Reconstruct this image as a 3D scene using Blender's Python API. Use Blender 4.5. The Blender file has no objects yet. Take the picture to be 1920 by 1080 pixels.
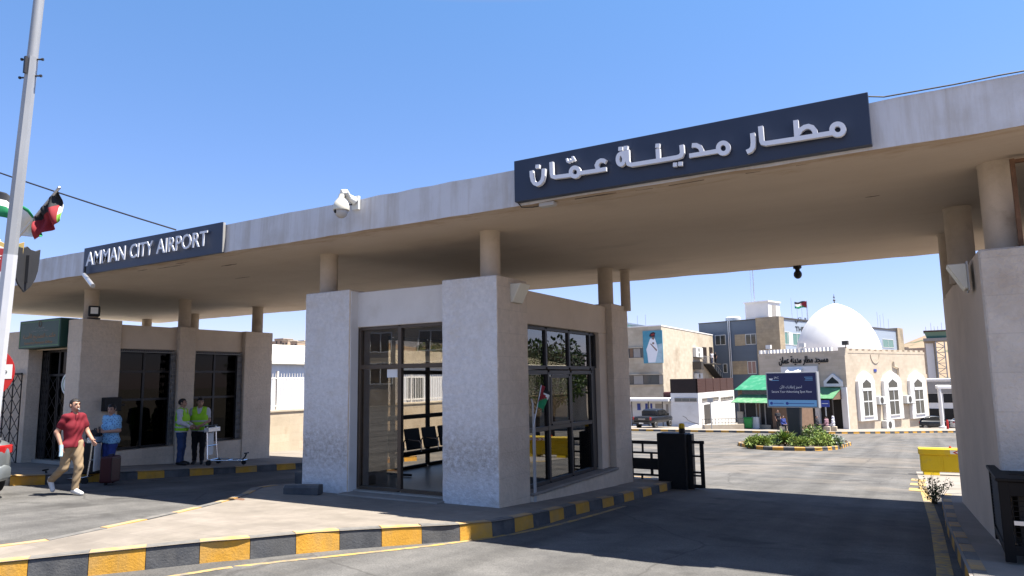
import bpy, bmesh, math, random
import numpy as np
from mathutils import Vector, Matrix
R = math.radians
SC = bpy.context.scene
COL = SC.collection
random.seed(7)

# ------------------------------------------------------------------ camera
FL, YAW, PITCH, ROLL = 1309.1, R(-30.1365), R(7.5183), R(-0.8996)
def _basis():
    cy, sy, cp, sp = math.cos(YAW), math.sin(YAW), math.cos(PITCH), math.sin(PITCH)
    f = Vector((sy*cp, cy*cp, sp)); r = Vector((cy, -sy, 0)); u = r.cross(f)
    c, s = math.cos(ROLL), math.sin(ROLL)
    return c*r + s*u, -s*r + c*u, f
CR, CU, CF = _basis()
cam = bpy.data.cameras.new('camera'); camo = bpy.data.objects.new('camera', cam); COL.objects.link(camo)
camo.matrix_world = Matrix(((CR.x, CU.x, -CF.x, 0), (CR.y, CU.y, -CF.y, 0), (CR.z, CU.z, -CF.z, 0), (0, 0, 0, 1)))
cam.sensor_width = 36; cam.lens = FL/1920*36; cam.clip_start = .05; cam.clip_end = 6000
SC.camera = camo
# ------------------------------------------------------------------ light
SUN = Vector((.40, .12, 1.0)).normalized()
w = bpy.data.worlds.new('World'); SC.world = w; w.use_nodes = True
nt = w.node_tree; nt.nodes.clear()
sky = nt.nodes.new('ShaderNodeTexSky'); sky.sky_type = 'NISHITA'; sky.sun_disc = False
sky.sun_elevation = math.asin(SUN.z); sky.sun_rotation = math.atan2(SUN.x, SUN.y)
sky.altitude = 300; sky.air_density = 1.0; sky.dust_density = .25; sky.ozone_density = 3.0
bg = nt.nodes.new('ShaderNodeBackground'); bg.inputs[1].default_value = .08
wo = nt.nodes.new('ShaderNodeOutputWorld')
tc = nt.nodes.new('ShaderNodeTexCoord'); sx = nt.nodes.new('ShaderNodeSeparateXYZ'); rp = nt.nodes.new('ShaderNodeValToRGB'); mu = nt.nodes.new('ShaderNodeMix')
mu.data_type = 'RGBA'; mu.blend_type = 'MULTIPLY'; mu.inputs[0].default_value = 1; nt.links.new(tc.outputs['Generated'], sx.inputs[0]); nt.links.new(sx.outputs[2], rp.inputs[0])
for p_, c_ in ((.0, (.72, .60, .80)), (.07, (.80, .68, .86)), (.2, (.81, .86, .99)), (.5, (.71, .91, 1.06))):   # clear dry summer air: no yellow horizon band
    q_ = rp.color_ramp.elements[0] if p_ == 0 else rp.color_ramp.elements[1] if p_ == .5 else rp.color_ramp.elements.new(p_)
    q_.position = p_; q_.color = (*c_, 1)
nt.links.new(sky.outputs[0], mu.inputs[6]); nt.links.new(rp.outputs[0], mu.inputs[7]); nt.links.new(mu.outputs[2], bg.inputs[0]); nt.links.new(bg.outputs[0], wo.inputs[0])
sl = bpy.data.lights.new('sun', 'SUN'); sl.energy = 5.0; sl.angle = R(.53); sl.color = (1, .95, .86)
slo = bpy.data.objects.new('sun', sl); COL.objects.link(slo)
slo.rotation_euler = (-SUN).to_track_quat('-Z', 'Y').to_euler(); slo.location = (20, 5, 40)
SC.view_settings.view_transform = 'Standard'; SC.view_settings.look = 'None'
SC.view_settings.exposure = 1.55; SC.view_settings.gamma = 1
SC.cycles.max_bounces = 10; SC.cycles.diffuse_bounces = 2; SC.cycles.transparent_max_bounces = 16
SC.cycles.caustics_reflective = False; SC.cycles.caustics_refractive = False

# ------------------------------------------------------------------ survey helpers (true rays of the surveyed camera, used to measure real positions)
def ray(px, py): return CF + CR*((px-960)/FL) - CU*((py-540)/FL)
def gz(y):
    if y < 5: return -1.85
    if y < 25: return -1.85-.055*(y-5)
    if y < 112: return -2.95-.047*(y-25)
    return -7.04
def G(px, py, dz=0.0):
    d = ray(px, py); lo, hi = .1, 500.
    for _ in range(70):
        m = (lo+hi)/2
        if d.z*m - gz(d.y*m) - dz > 0: lo = m
        else: hi = m
    return d*lo
def aX(px, py, X): d = ray(px, py); return d*(X/d.x)
def aY(px, py, Y): d = ray(px, py); return d*(Y/d.y)
def aZ(px, py, Z): d = ray(px, py); return d*(Z/d.z)
def kerb_h(y): return .225 if y < 6 else max(.16, .225-.011*(y-6))

# ------------------------------------------------------------------ materials
MATS = {}
def N(nt, t, **kw):
    n = nt.nodes.new(t)
    for k, v in kw.items():
        if k.startswith('i_'):
            key = k[2:]; n.inputs[int(key) if key.isdigit() else key].default_value = v
        else: setattr(n, k, v)
    return n
def rgba(c): return (c[0], c[1], c[2], 1)
def mat(name, c, rough=.8, var=.15, scale=2., bump=.0, bscale=60., metal=0., c2=None, spec=.3, stain=None, st_scale=.7, st_lo=.52, st_hi=.68, coat=0., coords='pos', stretch=None, bdist=.01, streak=None):
    m = bpy.data.materials.new(name); m.use_nodes = True; t = m.node_tree; L = t.links.new
    b = t.nodes['Principled BSDF']
    b.inputs['Roughness'].default_value = rough; b.inputs['Metallic'].default_value = metal
    b.inputs['Specular IOR Level'].default_value = spec; b.inputs['Coat Weight'].default_value = coat
    pos = N(t, 'ShaderNodeNewGeometry').outputs['Position']
    if stretch:
        mp = N(t, 'ShaderNodeMapping'); mp.inputs['Scale'].default_value = stretch; L(pos, mp.inputs['Vector']); pos = mp.outputs[0]
    col = None
    if var > 0 or c2:
        n1 = N(t, 'ShaderNodeTexNoise', i_Scale=scale, i_Detail=8., i_Roughness=.65); L(pos, n1.inputs['Vector'])
        rp = N(t, 'ShaderNodeValToRGB'); rp.color_ramp.elements[0].position = .3; rp.color_ramp.elements[1].position = .7
        lo = c2 if c2 else tuple(x*(1-var) for x in c); hi = c if c2 else tuple(min(1, x*(1+var*.6)) for x in c)
        rp.color_ramp.elements[0].color = rgba(lo); rp.color_ramp.elements[1].color = rgba(hi)
        L(n1.outputs[0], rp.inputs[0]); col = rp.outputs[0]
    if stain:
        n2 = N(t, 'ShaderNodeTexNoise', i_Scale=st_scale, i_Detail=6., i_Roughness=.6); L(pos, n2.inputs['Vector'])
        r2 = N(t, 'ShaderNodeMapRange'); r2.inputs[1].default_value = st_lo; r2.inputs[2].default_value = st_hi; L(n2.outputs[0], r2.inputs[0])
        mx = N(t, 'ShaderNodeMix', data_type='RGBA'); L(r2.outputs[0], mx.inputs[0])
        if col is not None: L(col, mx.inputs[6])
        else: mx.inputs[6].default_value = rgba(c)
        mx.inputs[7].default_value = rgba(stain); col = mx.outputs[2]
    if streak:
        mp3 = N(t, 'ShaderNodeMapping'); mp3.inputs['Scale'].default_value = (2.6, 2.6, .22); L(N(t, 'ShaderNodeNewGeometry').outputs['Position'], mp3.inputs['Vector'])
        n3 = N(t, 'ShaderNodeTexNoise', i_Scale=1.6, i_Detail=7., i_Roughness=.7); L(mp3.outputs[0], n3.inputs['Vector'])
        r3 = N(t, 'ShaderNodeMapRange'); r3.inputs[1].default_value = .46; r3.inputs[2].default_value = .72; r3.inputs[4].default_value = .8; L(n3.outputs[0], r3.inputs[0])
        m3 = N(t, 'ShaderNodeMix', data_type='RGBA'); L(r3.outputs[0], m3.inputs[0])
        if col is not None: L(col, m3.inputs[6])
        else: m3.inputs[6].default_value = rgba(c)
        m3.inputs[7].default_value = rgba(streak); col = m3.outputs[2]
    if col is not None: L(col, b.inputs['Base Color'])
    else: b.inputs['Base Color'].default_value = rgba(c)
    if bump > 0:
        nb = N(t, 'ShaderNodeTexNoise', i_Scale=bscale, i_Detail=5., i_Roughness=.6); L(pos, nb.inputs['Vector'])
        bp = N(t, 'ShaderNodeBump', i_Strength=bump, i_Distance=bdist); L(nb.outputs[0], bp.inputs['Height']); L(bp.outputs[0], b.inputs['Normal'])
    MATS[name] = m
    return m
def add_bricks(m, bw=.6, bh=.3, mort=.012, amt=.25, zoff=0.0, colvar=.12):
    """coursed stone joints over an existing material (position based)"""
    t = m.node_tree; L = t.links.new; b = t.nodes['Principled BSDF']
    pos = N(t, 'ShaderNodeNewGeometry').outputs['Position']
    sp = N(t, 'ShaderNodeSeparateXYZ'); L(pos, sp.inputs[0])
    ad = N(t, 'ShaderNodeMath', operation='ADD'); L(sp.outputs[0], ad.inputs[0]); L(sp.outputs[1], ad.inputs[1])
    cb = N(t, 'ShaderNodeCombineXYZ'); L(ad.outputs[0], cb.inputs[0]); L(sp.outputs[2], cb.inputs[1])
    br = N(t, 'ShaderNodeTexBrick'); br.inputs['Scale'].default_value = 1; br.inputs['Brick Width'].default_value = bw; br.inputs['Row Height'].default_value = bh
    br.inputs['Mortar Size'].default_value = mort; br.inputs['Mortar Smooth'].default_value = .4; br.inputs['Bias'].default_value = 0
    br.inputs['Color1'].default_value = (1, 1, 1, 1); br.inputs['Color2'].default_value = (1-colvar, 1-colvar, 1-colvar*1.1, 1); br.inputs['Mortar'].default_value = (1-amt, 1-amt, 1-amt, 1)
    L(cb.outputs[0], br.inputs['Vector'])
    mx = N(t, 'ShaderNodeMix', data_type='RGBA', blend_type='MULTIPLY'); mx.inputs[0].default_value = 1
    src = b.inputs['Base Color'].links
    if src: L(src[0].from_socket, mx.inputs[6])
    else: mx.inputs[6].default_value = b.inputs['Base Color'].default_value
    L(br.outputs[0], mx.inputs[7]); L(mx.outputs[2], b.inputs['Base Color'])
    return m
def glass(name, tint=(.55, .5, .45), refl=.18, rough=.0, fs=1.):
    m = bpy.data.materials.new(name); m.use_nodes = True; t = m.node_tree; t.nodes.clear(); L = t.links.new
    o = N(t, 'ShaderNodeOutputMaterial'); tr = N(t, 'ShaderNodeBsdfTransparent'); tr.inputs[0].default_value = rgba(tint)
    gl = N(t, 'ShaderNodeBsdfGlossy'); gl.inputs['Roughness'].default_value = rough; gl.inputs[0].default_value = (.9, .9, .9, 1)
    fr = N(t, 'ShaderNodeFresnel', i_IOR=1.52); bk = N(t, 'ShaderNodeMapRange'); bk.inputs[3].default_value = 1.52; bk.inputs[4].default_value = 1/1.52; L(N(t, 'ShaderNodeNewGeometry').outputs['Backfacing'], bk.inputs[0]); L(bk.outputs[0], fr.inputs[0]); ad = N(t, 'ShaderNodeMath', operation='ADD', use_clamp=True); ad.inputs[1].default_value = refl
    pos = N(t, 'ShaderNodeNewGeometry').outputs['Position']
    nz = N(t, 'ShaderNodeTexNoise', i_Scale=1.1, i_Detail=2.); L(pos, nz.inputs['Vector'])
    bp = N(t, 'ShaderNodeBump', i_Strength=.06, i_Distance=.02); L(nz.outputs[0], bp.inputs['Height']); L(bp.outputs[0], gl.inputs['Normal'])
    mx = N(t, 'ShaderNodeMixShader'); fm_ = N(t, 'ShaderNodeMath', operation='MULTIPLY'); fm_.inputs[1].default_value = fs; L(fr.outputs[0], fm_.inputs[0]); L(fm_.outputs[0], ad.inputs[0]); L(ad.outputs[0], mx.inputs[0]); L(tr.outputs[0], mx.inputs[1]); L(gl.outputs[0], mx.inputs[2]); L(mx.outputs[0], o.inputs[0])
    MATS[name] = m
    return m
def emit(name, c, s):
    m = bpy.data.materials.new(name); m.use_nodes = True; b = m.node_tree.nodes['Principled BSDF']
    b.inputs['Base Color'].default_value = rgba(c); b.inputs['Emission Color'].default_value = rgba(c); b.inputs['Emission Strength'].default_value = s
    MATS[name] = m; return m

# ------------------------------------------------------------------ mesh builder
def wloc(o):
    v = Vector((0, 0, 0))
    while o is not None: v = v + o.location; o = o.parent
    return v
class MB:
    def __init__(s): s.v = []; s.f = []; s.m = []
    def add(s, vs, fs, m=0):
        n = len(s.v); s.v += [tuple(x) for x in vs]; s.f += [tuple(i+n for i in f) for f in fs]
        s.m += m if isinstance(m, list) else [m]*len(fs); return s
    def box(s, x0, x1, y0, y1, z0, z1, m=0):
        if x0 > x1: x0, x1 = x1, x0
        if y0 > y1: y0, y1 = y1, y0
        if z0 > z1: z0, z1 = z1, z0
        return s.add([(x0,y0,z0),(x1,y0,z0),(x1,y1,z0),(x0,y1,z0),(x0,y0,z1),(x1,y0,z1),(x1,y1,z1),(x0,y1,z1)],
              [(0,3,2,1),(4,5,6,7),(0,1,5,4),(1,2,6,5),(2,3,7,6),(3,0,4,7)], m)
    def obox(s, o, u, v, n, u0, u1, v0, v1, n0, n1, m=0):
        """box in a frame: origin o, axes u,v,n"""
        o, u, v, n = Vector(o), Vector(u), Vector(v), Vector(n)
        P = [o+u*a+v*b+n*c for c in (n0, n1) for (a, b) in ((u0,v0),(u1,v0),(u1,v1),(u0,v1))]
        return s.add(P, [(3,2,1,0),(4,5,6,7),(0,1,5,4),(1,2,6,5),(2,3,7,6),(3,0,4,7)], m)
    def prism(s, poly, o, u, v, n, n0, n1, m=0, ms=None):
        o, u, v, n = Vector(o), Vector(u), Vector(v), Vector(n); k = len(poly)
        P = [o+u*a+v*b+n*n0 for a, b in poly]+[o+u*a+v*b+n*n1 for a, b in poly]
        F = [tuple(range(k-1, -1, -1)), tuple(range(k, 2*k))]+[(i, (i+1) % k, k+(i+1) % k, k+i) for i in range(k)]
        return s.add(P, F, [m, m]+[m if ms is None else ms]*k)
    def tube(s, pts, r, n=8, m=0, cap=True, taper=None):
        pts = [Vector(p) for p in pts]; k = len(pts); base = []
        up = Vector((0, 0, 1)); prev = None
        for i, p in enumerate(pts):
            t = (pts[min(i+1, k-1)]-pts[max(i-1, 0)]).normalized()
            a = t.cross(up) if prev is None else prev - t*prev.dot(t)
            if a.length < 1e-4: a = t.cross(Vector((1, 0, 0)))
            a.normalize(); prev = a; b = t.cross(a)
            rr = r if taper is None else r+(taper-r)*i/(k-1)
            if isinstance(r, (list, tuple)): rr = r[i]
            base.append([p+a*rr*math.cos(2*math.pi*j/n)+b*rr*math.sin(2*math.pi*j/n) for j in range(n)])
        V = [q for c in base for q in c]; F = []
        for i in range(k-1):
            for j in range(n): F.append((i*n+j, i*n+(j+1) % n, (i+1)*n+(j+1) % n, (i+1)*n+j))
        if cap: F += [tuple(range(n-1, -1, -1)), tuple(range((k-1)*n, k*n))]
        return s.add(V, F, m)
    def lathe(s, prof, c=(0, 0, 0), n=24, m=0, axis='z'):
        V = []; c = Vector(c)
        for r, z in prof:
            for j in range(n):
                a = 2*math.pi*j/n; x, y = r*math.cos(a), r*math.sin(a)
                V.append(c+(Vector((x, y, z)) if axis == 'z' else Vector((x, z, y)) if axis == 'y' else Vector((z, x, y))))
        F = [(i*n+j, i*n+(j+1) % n, (i+1)*n+(j+1) % n, (i+1)*n+j) for i in range(len(prof)-1) for j in range(n)]
        if axis == 'y': F = [f[::-1] for f in F]
        if prof[0][0] > 1e-5: F.append(tuple(range(n-1, -1, -1)))
        if prof[-1][0] > 1e-5: F.append(tuple(range((len(prof)-1)*n, len(prof)*n)))
        return s.add(V, F, m)
    def ball(s, c, r, n=12, m=0):
        r = r if isinstance(r, (tuple, list)) else (r, r, r); V = []; h = n//2
        for i in range(h+1):
            t = math.pi*i/h
            for j in range(n):
                a = 2*math.pi*j/n; V.append((c[0]+r[0]*math.sin(t)*math.cos(a), c[1]+r[1]*math.sin(t)*math.sin(a), c[2]-r[2]*math.cos(t)))
        return s.add(V, [(i*n+j, i*n+(j+1) % n, (i+1)*n+(j+1) % n, (i+1)*n+j) for i in range(h) for j in range(n)], m)
    def ribbon(s, pts, wd, o, u, v, n, n0, n1, closed=False, m=0):
        """flat stroke of width wd along 2D points, extruded n0..n1 on plane (o,u,v)"""
        P = [Vector((a, b)) for a, b in pts]; k = len(P); Lf, Rt = [], []
        for i in range(k):
            if closed: a, b, c = P[i-1], P[i], P[(i+1) % k]
            else: a, b, c = P[max(i-1, 0)], P[i], P[min(i+1, k-1)]
            d1 = (b-a) if (b-a).length > 1e-9 else (c-b); d2 = (c-b) if (c-b).length > 1e-9 else (b-a)
            d1.normalize(); d2.normalize(); n1_ = Vector((-d1.y, d1.x)); n2_ = Vector((-d2.y, d2.x)); mm = n1_+n2_
            if mm.length < .3: mm = n1_.copy()
            mm.normalize(); q = wd/2/max(.45, mm.dot(n1_)); Lf.append(b+mm*q); Rt.append(b-mm*q)
        o, u, v, n = Vector(o), Vector(u), Vector(v), Vector(n)
        V = [o+u*p.x+v*p.y+n*z for z in (n0, n1) for p in Lf+Rt]; F = []
        for i in range(k if closed else k-1):
            j = (i+1) % k
            F += [(2*k+j, 2*k+i, 3*k+i, 3*k+j), (i, j, k+j, k+i), (i, 2*k+i, 2*k+j, j), (k+j, 3*k+j, 3*k+i, k+i)]
        if not closed: F += [(0, k, 3*k, 2*k), (k-1, 2*k+k-1, 3*k+k-1, k+k-1)]
        return s.add(V, F, m)
    def build(s, name, mats, parent=None, smooth=False, bevel=0., local=False, origin=None, bseg=1, angle=35):
        me = bpy.data.meshes.new(name)
        off = Vector((0, 0, 0))
        if not local:
            off = wloc(parent) if parent is not None else Vector((0, 0, 0))
            if origin is not None: off = off*0+Vector(origin)
        me.from_pydata([(x-off.x, y-off.y, z-off.z) for x, y, z in s.v], [], s.f)
        if not isinstance(mats, (list, tuple)): mats = [mats]
        for m in mats: me.materials.append(MATS[m] if isinstance(m, str) else m)
        me.polygons.foreach_set('material_index', s.m)
        bm = bmesh.new(); bm.from_mesh(me); bmesh.ops.recalc_face_normals(bm, faces=bm.faces); bm.to_mesh(me); bm.free()
        me.update()
        if smooth:
            me.polygons.foreach_set('use_smooth', [True]*len(me.polygons)); me.set_sharp_from_angle(angle=R(angle))
        o = bpy.data.objects.new(name, me); COL.objects.link(o)
        if parent is not None: o.parent = parent
        if origin is not None and not local:
            o.location = Vector(origin)-(wloc(parent) if parent is not None else Vector((0, 0, 0)))
        if bevel:
            bv = o.modifiers.new('bevel', 'BEVEL'); bv.width = bevel; bv.segments = bseg; bv.limit_method = 'ANGLE'; bv.angle_limit = R(40)
        return o
def tag(o, label, cat, group=None):
    o['label'] = label; o['category'] = cat
    if group: o['group'] = group
    return o
def thing(name, label, cat, loc=(0, 0, 0), rz=0., group=None):
    o = bpy.data.objects.new(name, None); COL.objects.link(o); o.location = loc; o.rotation_euler = (0, 0, rz); o.empty_display_size = .2
    return tag(o, label, cat, group)
def struct(o, kind='structure'): o['kind'] = kind; return o
def dup(root, loc, rz, label, group):
    r = root.copy(); COL.objects.link(r); r.location = loc; r.rotation_euler = (0, 0, rz); r['label'] = label; r['group'] = group
    for ch in list(root.children):
        c = ch.copy(); COL.objects.link(c); c.parent = r
        for g in list(ch.children):
            d = g.copy(); COL.objects.link(d); d.parent = c
    return r

# ------------------------------------------------------------------ lettering
_AR = {'ا':(0xFE8D,0xFE8E,0,0),'أ':(0xFE83,0xFE84,0,0),'إ':(0xFE87,0xFE88,0,0),'آ':(0xFE81,0xFE82,0,0),'ب':(0xFE8F,0xFE90,0xFE91,0xFE92),'ة':(0xFE93,0xFE94,0,0),'ت':(0xFE95,0xFE96,0xFE97,0xFE98),
 'ج':(0xFE9D,0xFE9E,0xFE9F,0xFEA0),'ح':(0xFEA1,0xFEA2,0xFEA3,0xFEA4),'خ':(0xFEA5,0xFEA6,0xFEA7,0xFEA8),'د':(0xFEA9,0xFEAA,0,0),'ر':(0xFEAD,0xFEAE,0,0),'ز':(0xFEAF,0xFEB0,0,0),'س':(0xFEB1,0xFEB2,0xFEB3,0xFEB4),
 'ص':(0xFEB9,0xFEBA,0xFEBB,0xFEBC),'ط':(0xFEC1,0xFEC2,0xFEC3,0xFEC4),'ع':(0xFEC9,0xFECA,0xFECB,0xFECC),'ف':(0xFED1,0xFED2,0xFED3,0xFED4),'ق':(0xFED5,0xFED6,0xFED7,0xFED8),'ك':(0xFED9,0xFEDA,0xFEDB,0xFEDC),'ل':(0xFEDD,0xFEDE,0xFEDF,0xFEE0),
 'م':(0xFEE1,0xFEE2,0xFEE3,0xFEE4),'ن':(0xFEE5,0xFEE6,0xFEE7,0xFEE8),'ه':(0xFEE9,0xFEEA,0xFEEB,0xFEEC),'و':(0xFEED,0xFEEE,0,0),'ي':(0xFEF1,0xFEF2,0xFEF3,0xFEF4),'ى':(0xFEEF,0xFEF0,0,0),'ـ':(0x640,0x640,0x640,0x640)}
def arabic(t):
    out = []
    for i, c in enumerate(t):
        if c not in _AR: out.append(c); continue
        f = _AR[c]; p = t[i-1] if i else ' '; q = t[i+1] if i+1 < len(t) else ' '
        jp = p in _AR and _AR[p][2]; jn = q in _AR and f[2]
        out.append(chr(f[3] if jp and jn else f[2] if jn else f[1] if jp else f[0]))
    return ''.join(reversed(out))
def text(name, body, o, u, v, n, width, height, depth, m, parent, label=None, bold=0., res=3):
    """raised lettering fitted to width x height, lower left corner at o, on plane axes u,v, rising along n"""
    if any('\u0600' <= c <= '\u06ff' for c in body): body = arabic(body)
    cu = bpy.data.curves.new('t', 'FONT'); cu.body = body; cu.resolution_u = res; cu.offset = bold
    ob = bpy.data.objects.new('t', cu); COL.objects.link(ob)
    dg = bpy.context.evaluated_depsgraph_get(); me = bpy.data.meshes.new_from_object(ob.evaluated_get(dg))
    vs = [q.co.copy() for q in me.vertices]; fs = [tuple(p.vertices) for p in me.polygons]
    bpy.data.objects.remove(ob); bpy.data.curves.remove(cu); bpy.data.meshes.remove(me)
    x0 = min(q.x for q in vs); x1 = max(q.x for q in vs); y0 = min(q.y for q in vs); y1 = max(q.y for q in vs)
    sx = width/(x1-x0); sy = height/(y1-y0) if height else sx
    o, u, v, n = Vector(o), Vector(u), Vector(v), Vector(n); b = MB(); k = len(vs)
    P = [o+u*((q.x-x0)*sx)+v*((q.y-y0)*sy) for q in vs]
    if depth <= .004:
        b.add([p+n*depth for p in P], fs)
    else:
        ec = {}
        for f in fs:
            for i in range(len(f)):
                e = (f[i], f[(i+1) % len(f)]); ec[e] = ec.get(e, 0)+1
        side = [(a, c, k+c, k+a) for (a, c) in ec if (c, a) not in ec]
        b.add(P+[p+n*depth for p in P], [tuple(i+k for i in f) for f in fs]+side)
    return b.build(name, m, parent)

# ------------------------------------------------------------------ facade frame: base point P0 and horizontal direction e (left to right seen from outside)
class FAC:
    def __init__(s, P0, e):
        s.o = Vector((P0[0], P0[1], 0)); s.e = Vector((e[0], e[1], 0)).normalized(); s.n = Vector((s.e.y, -s.e.x, 0)); s.z = Vector((0, 0, 1))
    def hit(s, px, py):
        d = ray(px, py); k = s.n.dot(s.o)/s.n.dot(d); q = d*k; return (q-s.o).dot(s.e), q.z
    def rect(s, x0, y0, x1, y1):
        a = s.hit(x0, y0); b = s.hit(x1, y1); c = s.hit(x0, y1); d = s.hit(x1, y0)
        return (a[0]+c[0])/2, (b[0]+d[0])/2, (c[1]+b[1])/2, (a[1]+d[1])/2
    def box(s, mb, t0, t1, z0, z1, d0, d1, m=0): return mb.obox(s.o, s.e, s.z, s.n, t0, t1, z0, z1, d0, d1, m)
    def pt(s, t, z, d=0.): return s.o+s.e*t+s.z*z+s.n*d
    def window(s, parent, t0, t1, z0, z1, fm='alu_white', gm='far_glass', fw=.08, mull=1, d=.05, name='window'):
        a = MB(); s.box(a, t0, t0+fw, z0, z1, -.05, d); s.box(a, t1-fw, t1, z0, z1, -.05, d); s.box(a, t0+fw, t1-fw, z0, z0+fw, -.05, d-.003); s.box(a, t0+fw, t1-fw, z1-fw, z1, -.05, d-.003)
        for i in range(mull):
            c = t0+(t1-t0)*(i+1)/(mull+1); s.box(a, c-fw/2, c+fw/2, z0+fw, z1-fw, -.05, d-.006)
        wo_ = a.build(name, fm, parent)
        g = MB(); s.box(g, t0+fw, t1-fw, z0+fw, z1-fw, -.05, .012); g.build('pane', gm, wo_)
        return wo_

# ------------------------------------------------------------------ implicit surfaces (naive surface nets) for people
def sdf_mesh(field, lo, hi, vox):
    nx, ny, nz = [int(math.ceil((hi[i]-lo[i])/vox))+1 for i in range(3)]
    ax = [lo[i]+vox*np.arange(k) for i, k in enumerate((nx, ny, nz))]
    X, Y, Z = np.meshgrid(*ax, indexing='ij'); D = field(X, Y, Z).astype(np.float32); S = D < 0
    cnt = np.zeros((nx-1, ny-1, nz-1), np.float32); acc = np.zeros((nx-1, ny-1, nz-1, 3), np.float32)
    corners = [(i, j, k) for i in (0, 1) for j in (0, 1) for k in (0, 1)]
    sl = lambda c: D[c[0]:nx-1+c[0], c[1]:ny-1+c[1], c[2]:nz-1+c[2]]
    for a in range(3):
        for c in corners:
            if c[a] == 0:
                c2 = list(c); c2[a] = 1; d0, d1 = sl(c), sl(c2); mk = (d0 < 0) != (d1 < 0)
                t = np.where(mk, d0/np.where(np.abs(d0-d1) < 1e-9, 1e-9, d0-d1), 0)
                for q in range(3): acc[..., q] += np.where(mk, (t if q == a else c[q]), 0)
                cnt += mk
    act = cnt > 0; idx = -np.ones(act.shape, np.int64); idx[act] = np.arange(act.sum())
    ijk = np.argwhere(act); V = (ijk+acc[act]/cnt[act][:, None])*vox+np.array(lo); F = []
    for a in range(3):
        b, c = (a+1) % 3, (a+2) % 3; n_ = [nx, ny, nz]
        s0 = [slice(None)]*3; s1 = [slice(None)]*3; s0[a] = slice(0, n_[a]-1); s1[a] = slice(1, n_[a])
        ch = S[tuple(s0)] != S[tuple(s1)]
        for p in np.argwhere(ch):
            if p[b] < 1 or p[c] < 1 or p[b] > n_[b]-2 or p[c] > n_[c]-2: continue
            q = []
            for (db, dc) in ((-1, -1), (0, -1), (0, 0), (-1, 0)):
                r_ = p.copy(); r_[b] += db; r_[c] += dc; q.append(int(idx[tuple(r_)]))
            F.append(tuple(q) if S[tuple(p)] else tuple(q[::-1]))
    return V.tolist(), F
def smin(a, b, k):
    h = np.clip(.5+.5*(b-a)/k, 0, 1); return b+(a-b)*h-k*h*(1-h)
def caps(X, Y, Z, a, b, ra, rb):
    a = np.array(a, float); b = np.array(b, float); d = b-a; L2 = max(1e-9, d@d)
    t = np.clip(((X-a[0])*d[0]+(Y-a[1])*d[1]+(Z-a[2])*d[2])/L2, 0, 1)
    return np.sqrt((X-a[0]-t*d[0])**2+(Y-a[1]-t*d[1])**2+(Z-a[2]-t*d[2])**2)-(ra+(rb-ra)*t)
def elli(X, Y, Z, c, r):
    q = np.sqrt(((X-c[0])/r[0])**2+((Y-c[1])/r[1])**2+((Z-c[2])/r[2])**2); return (q-1)*min(r)
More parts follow.
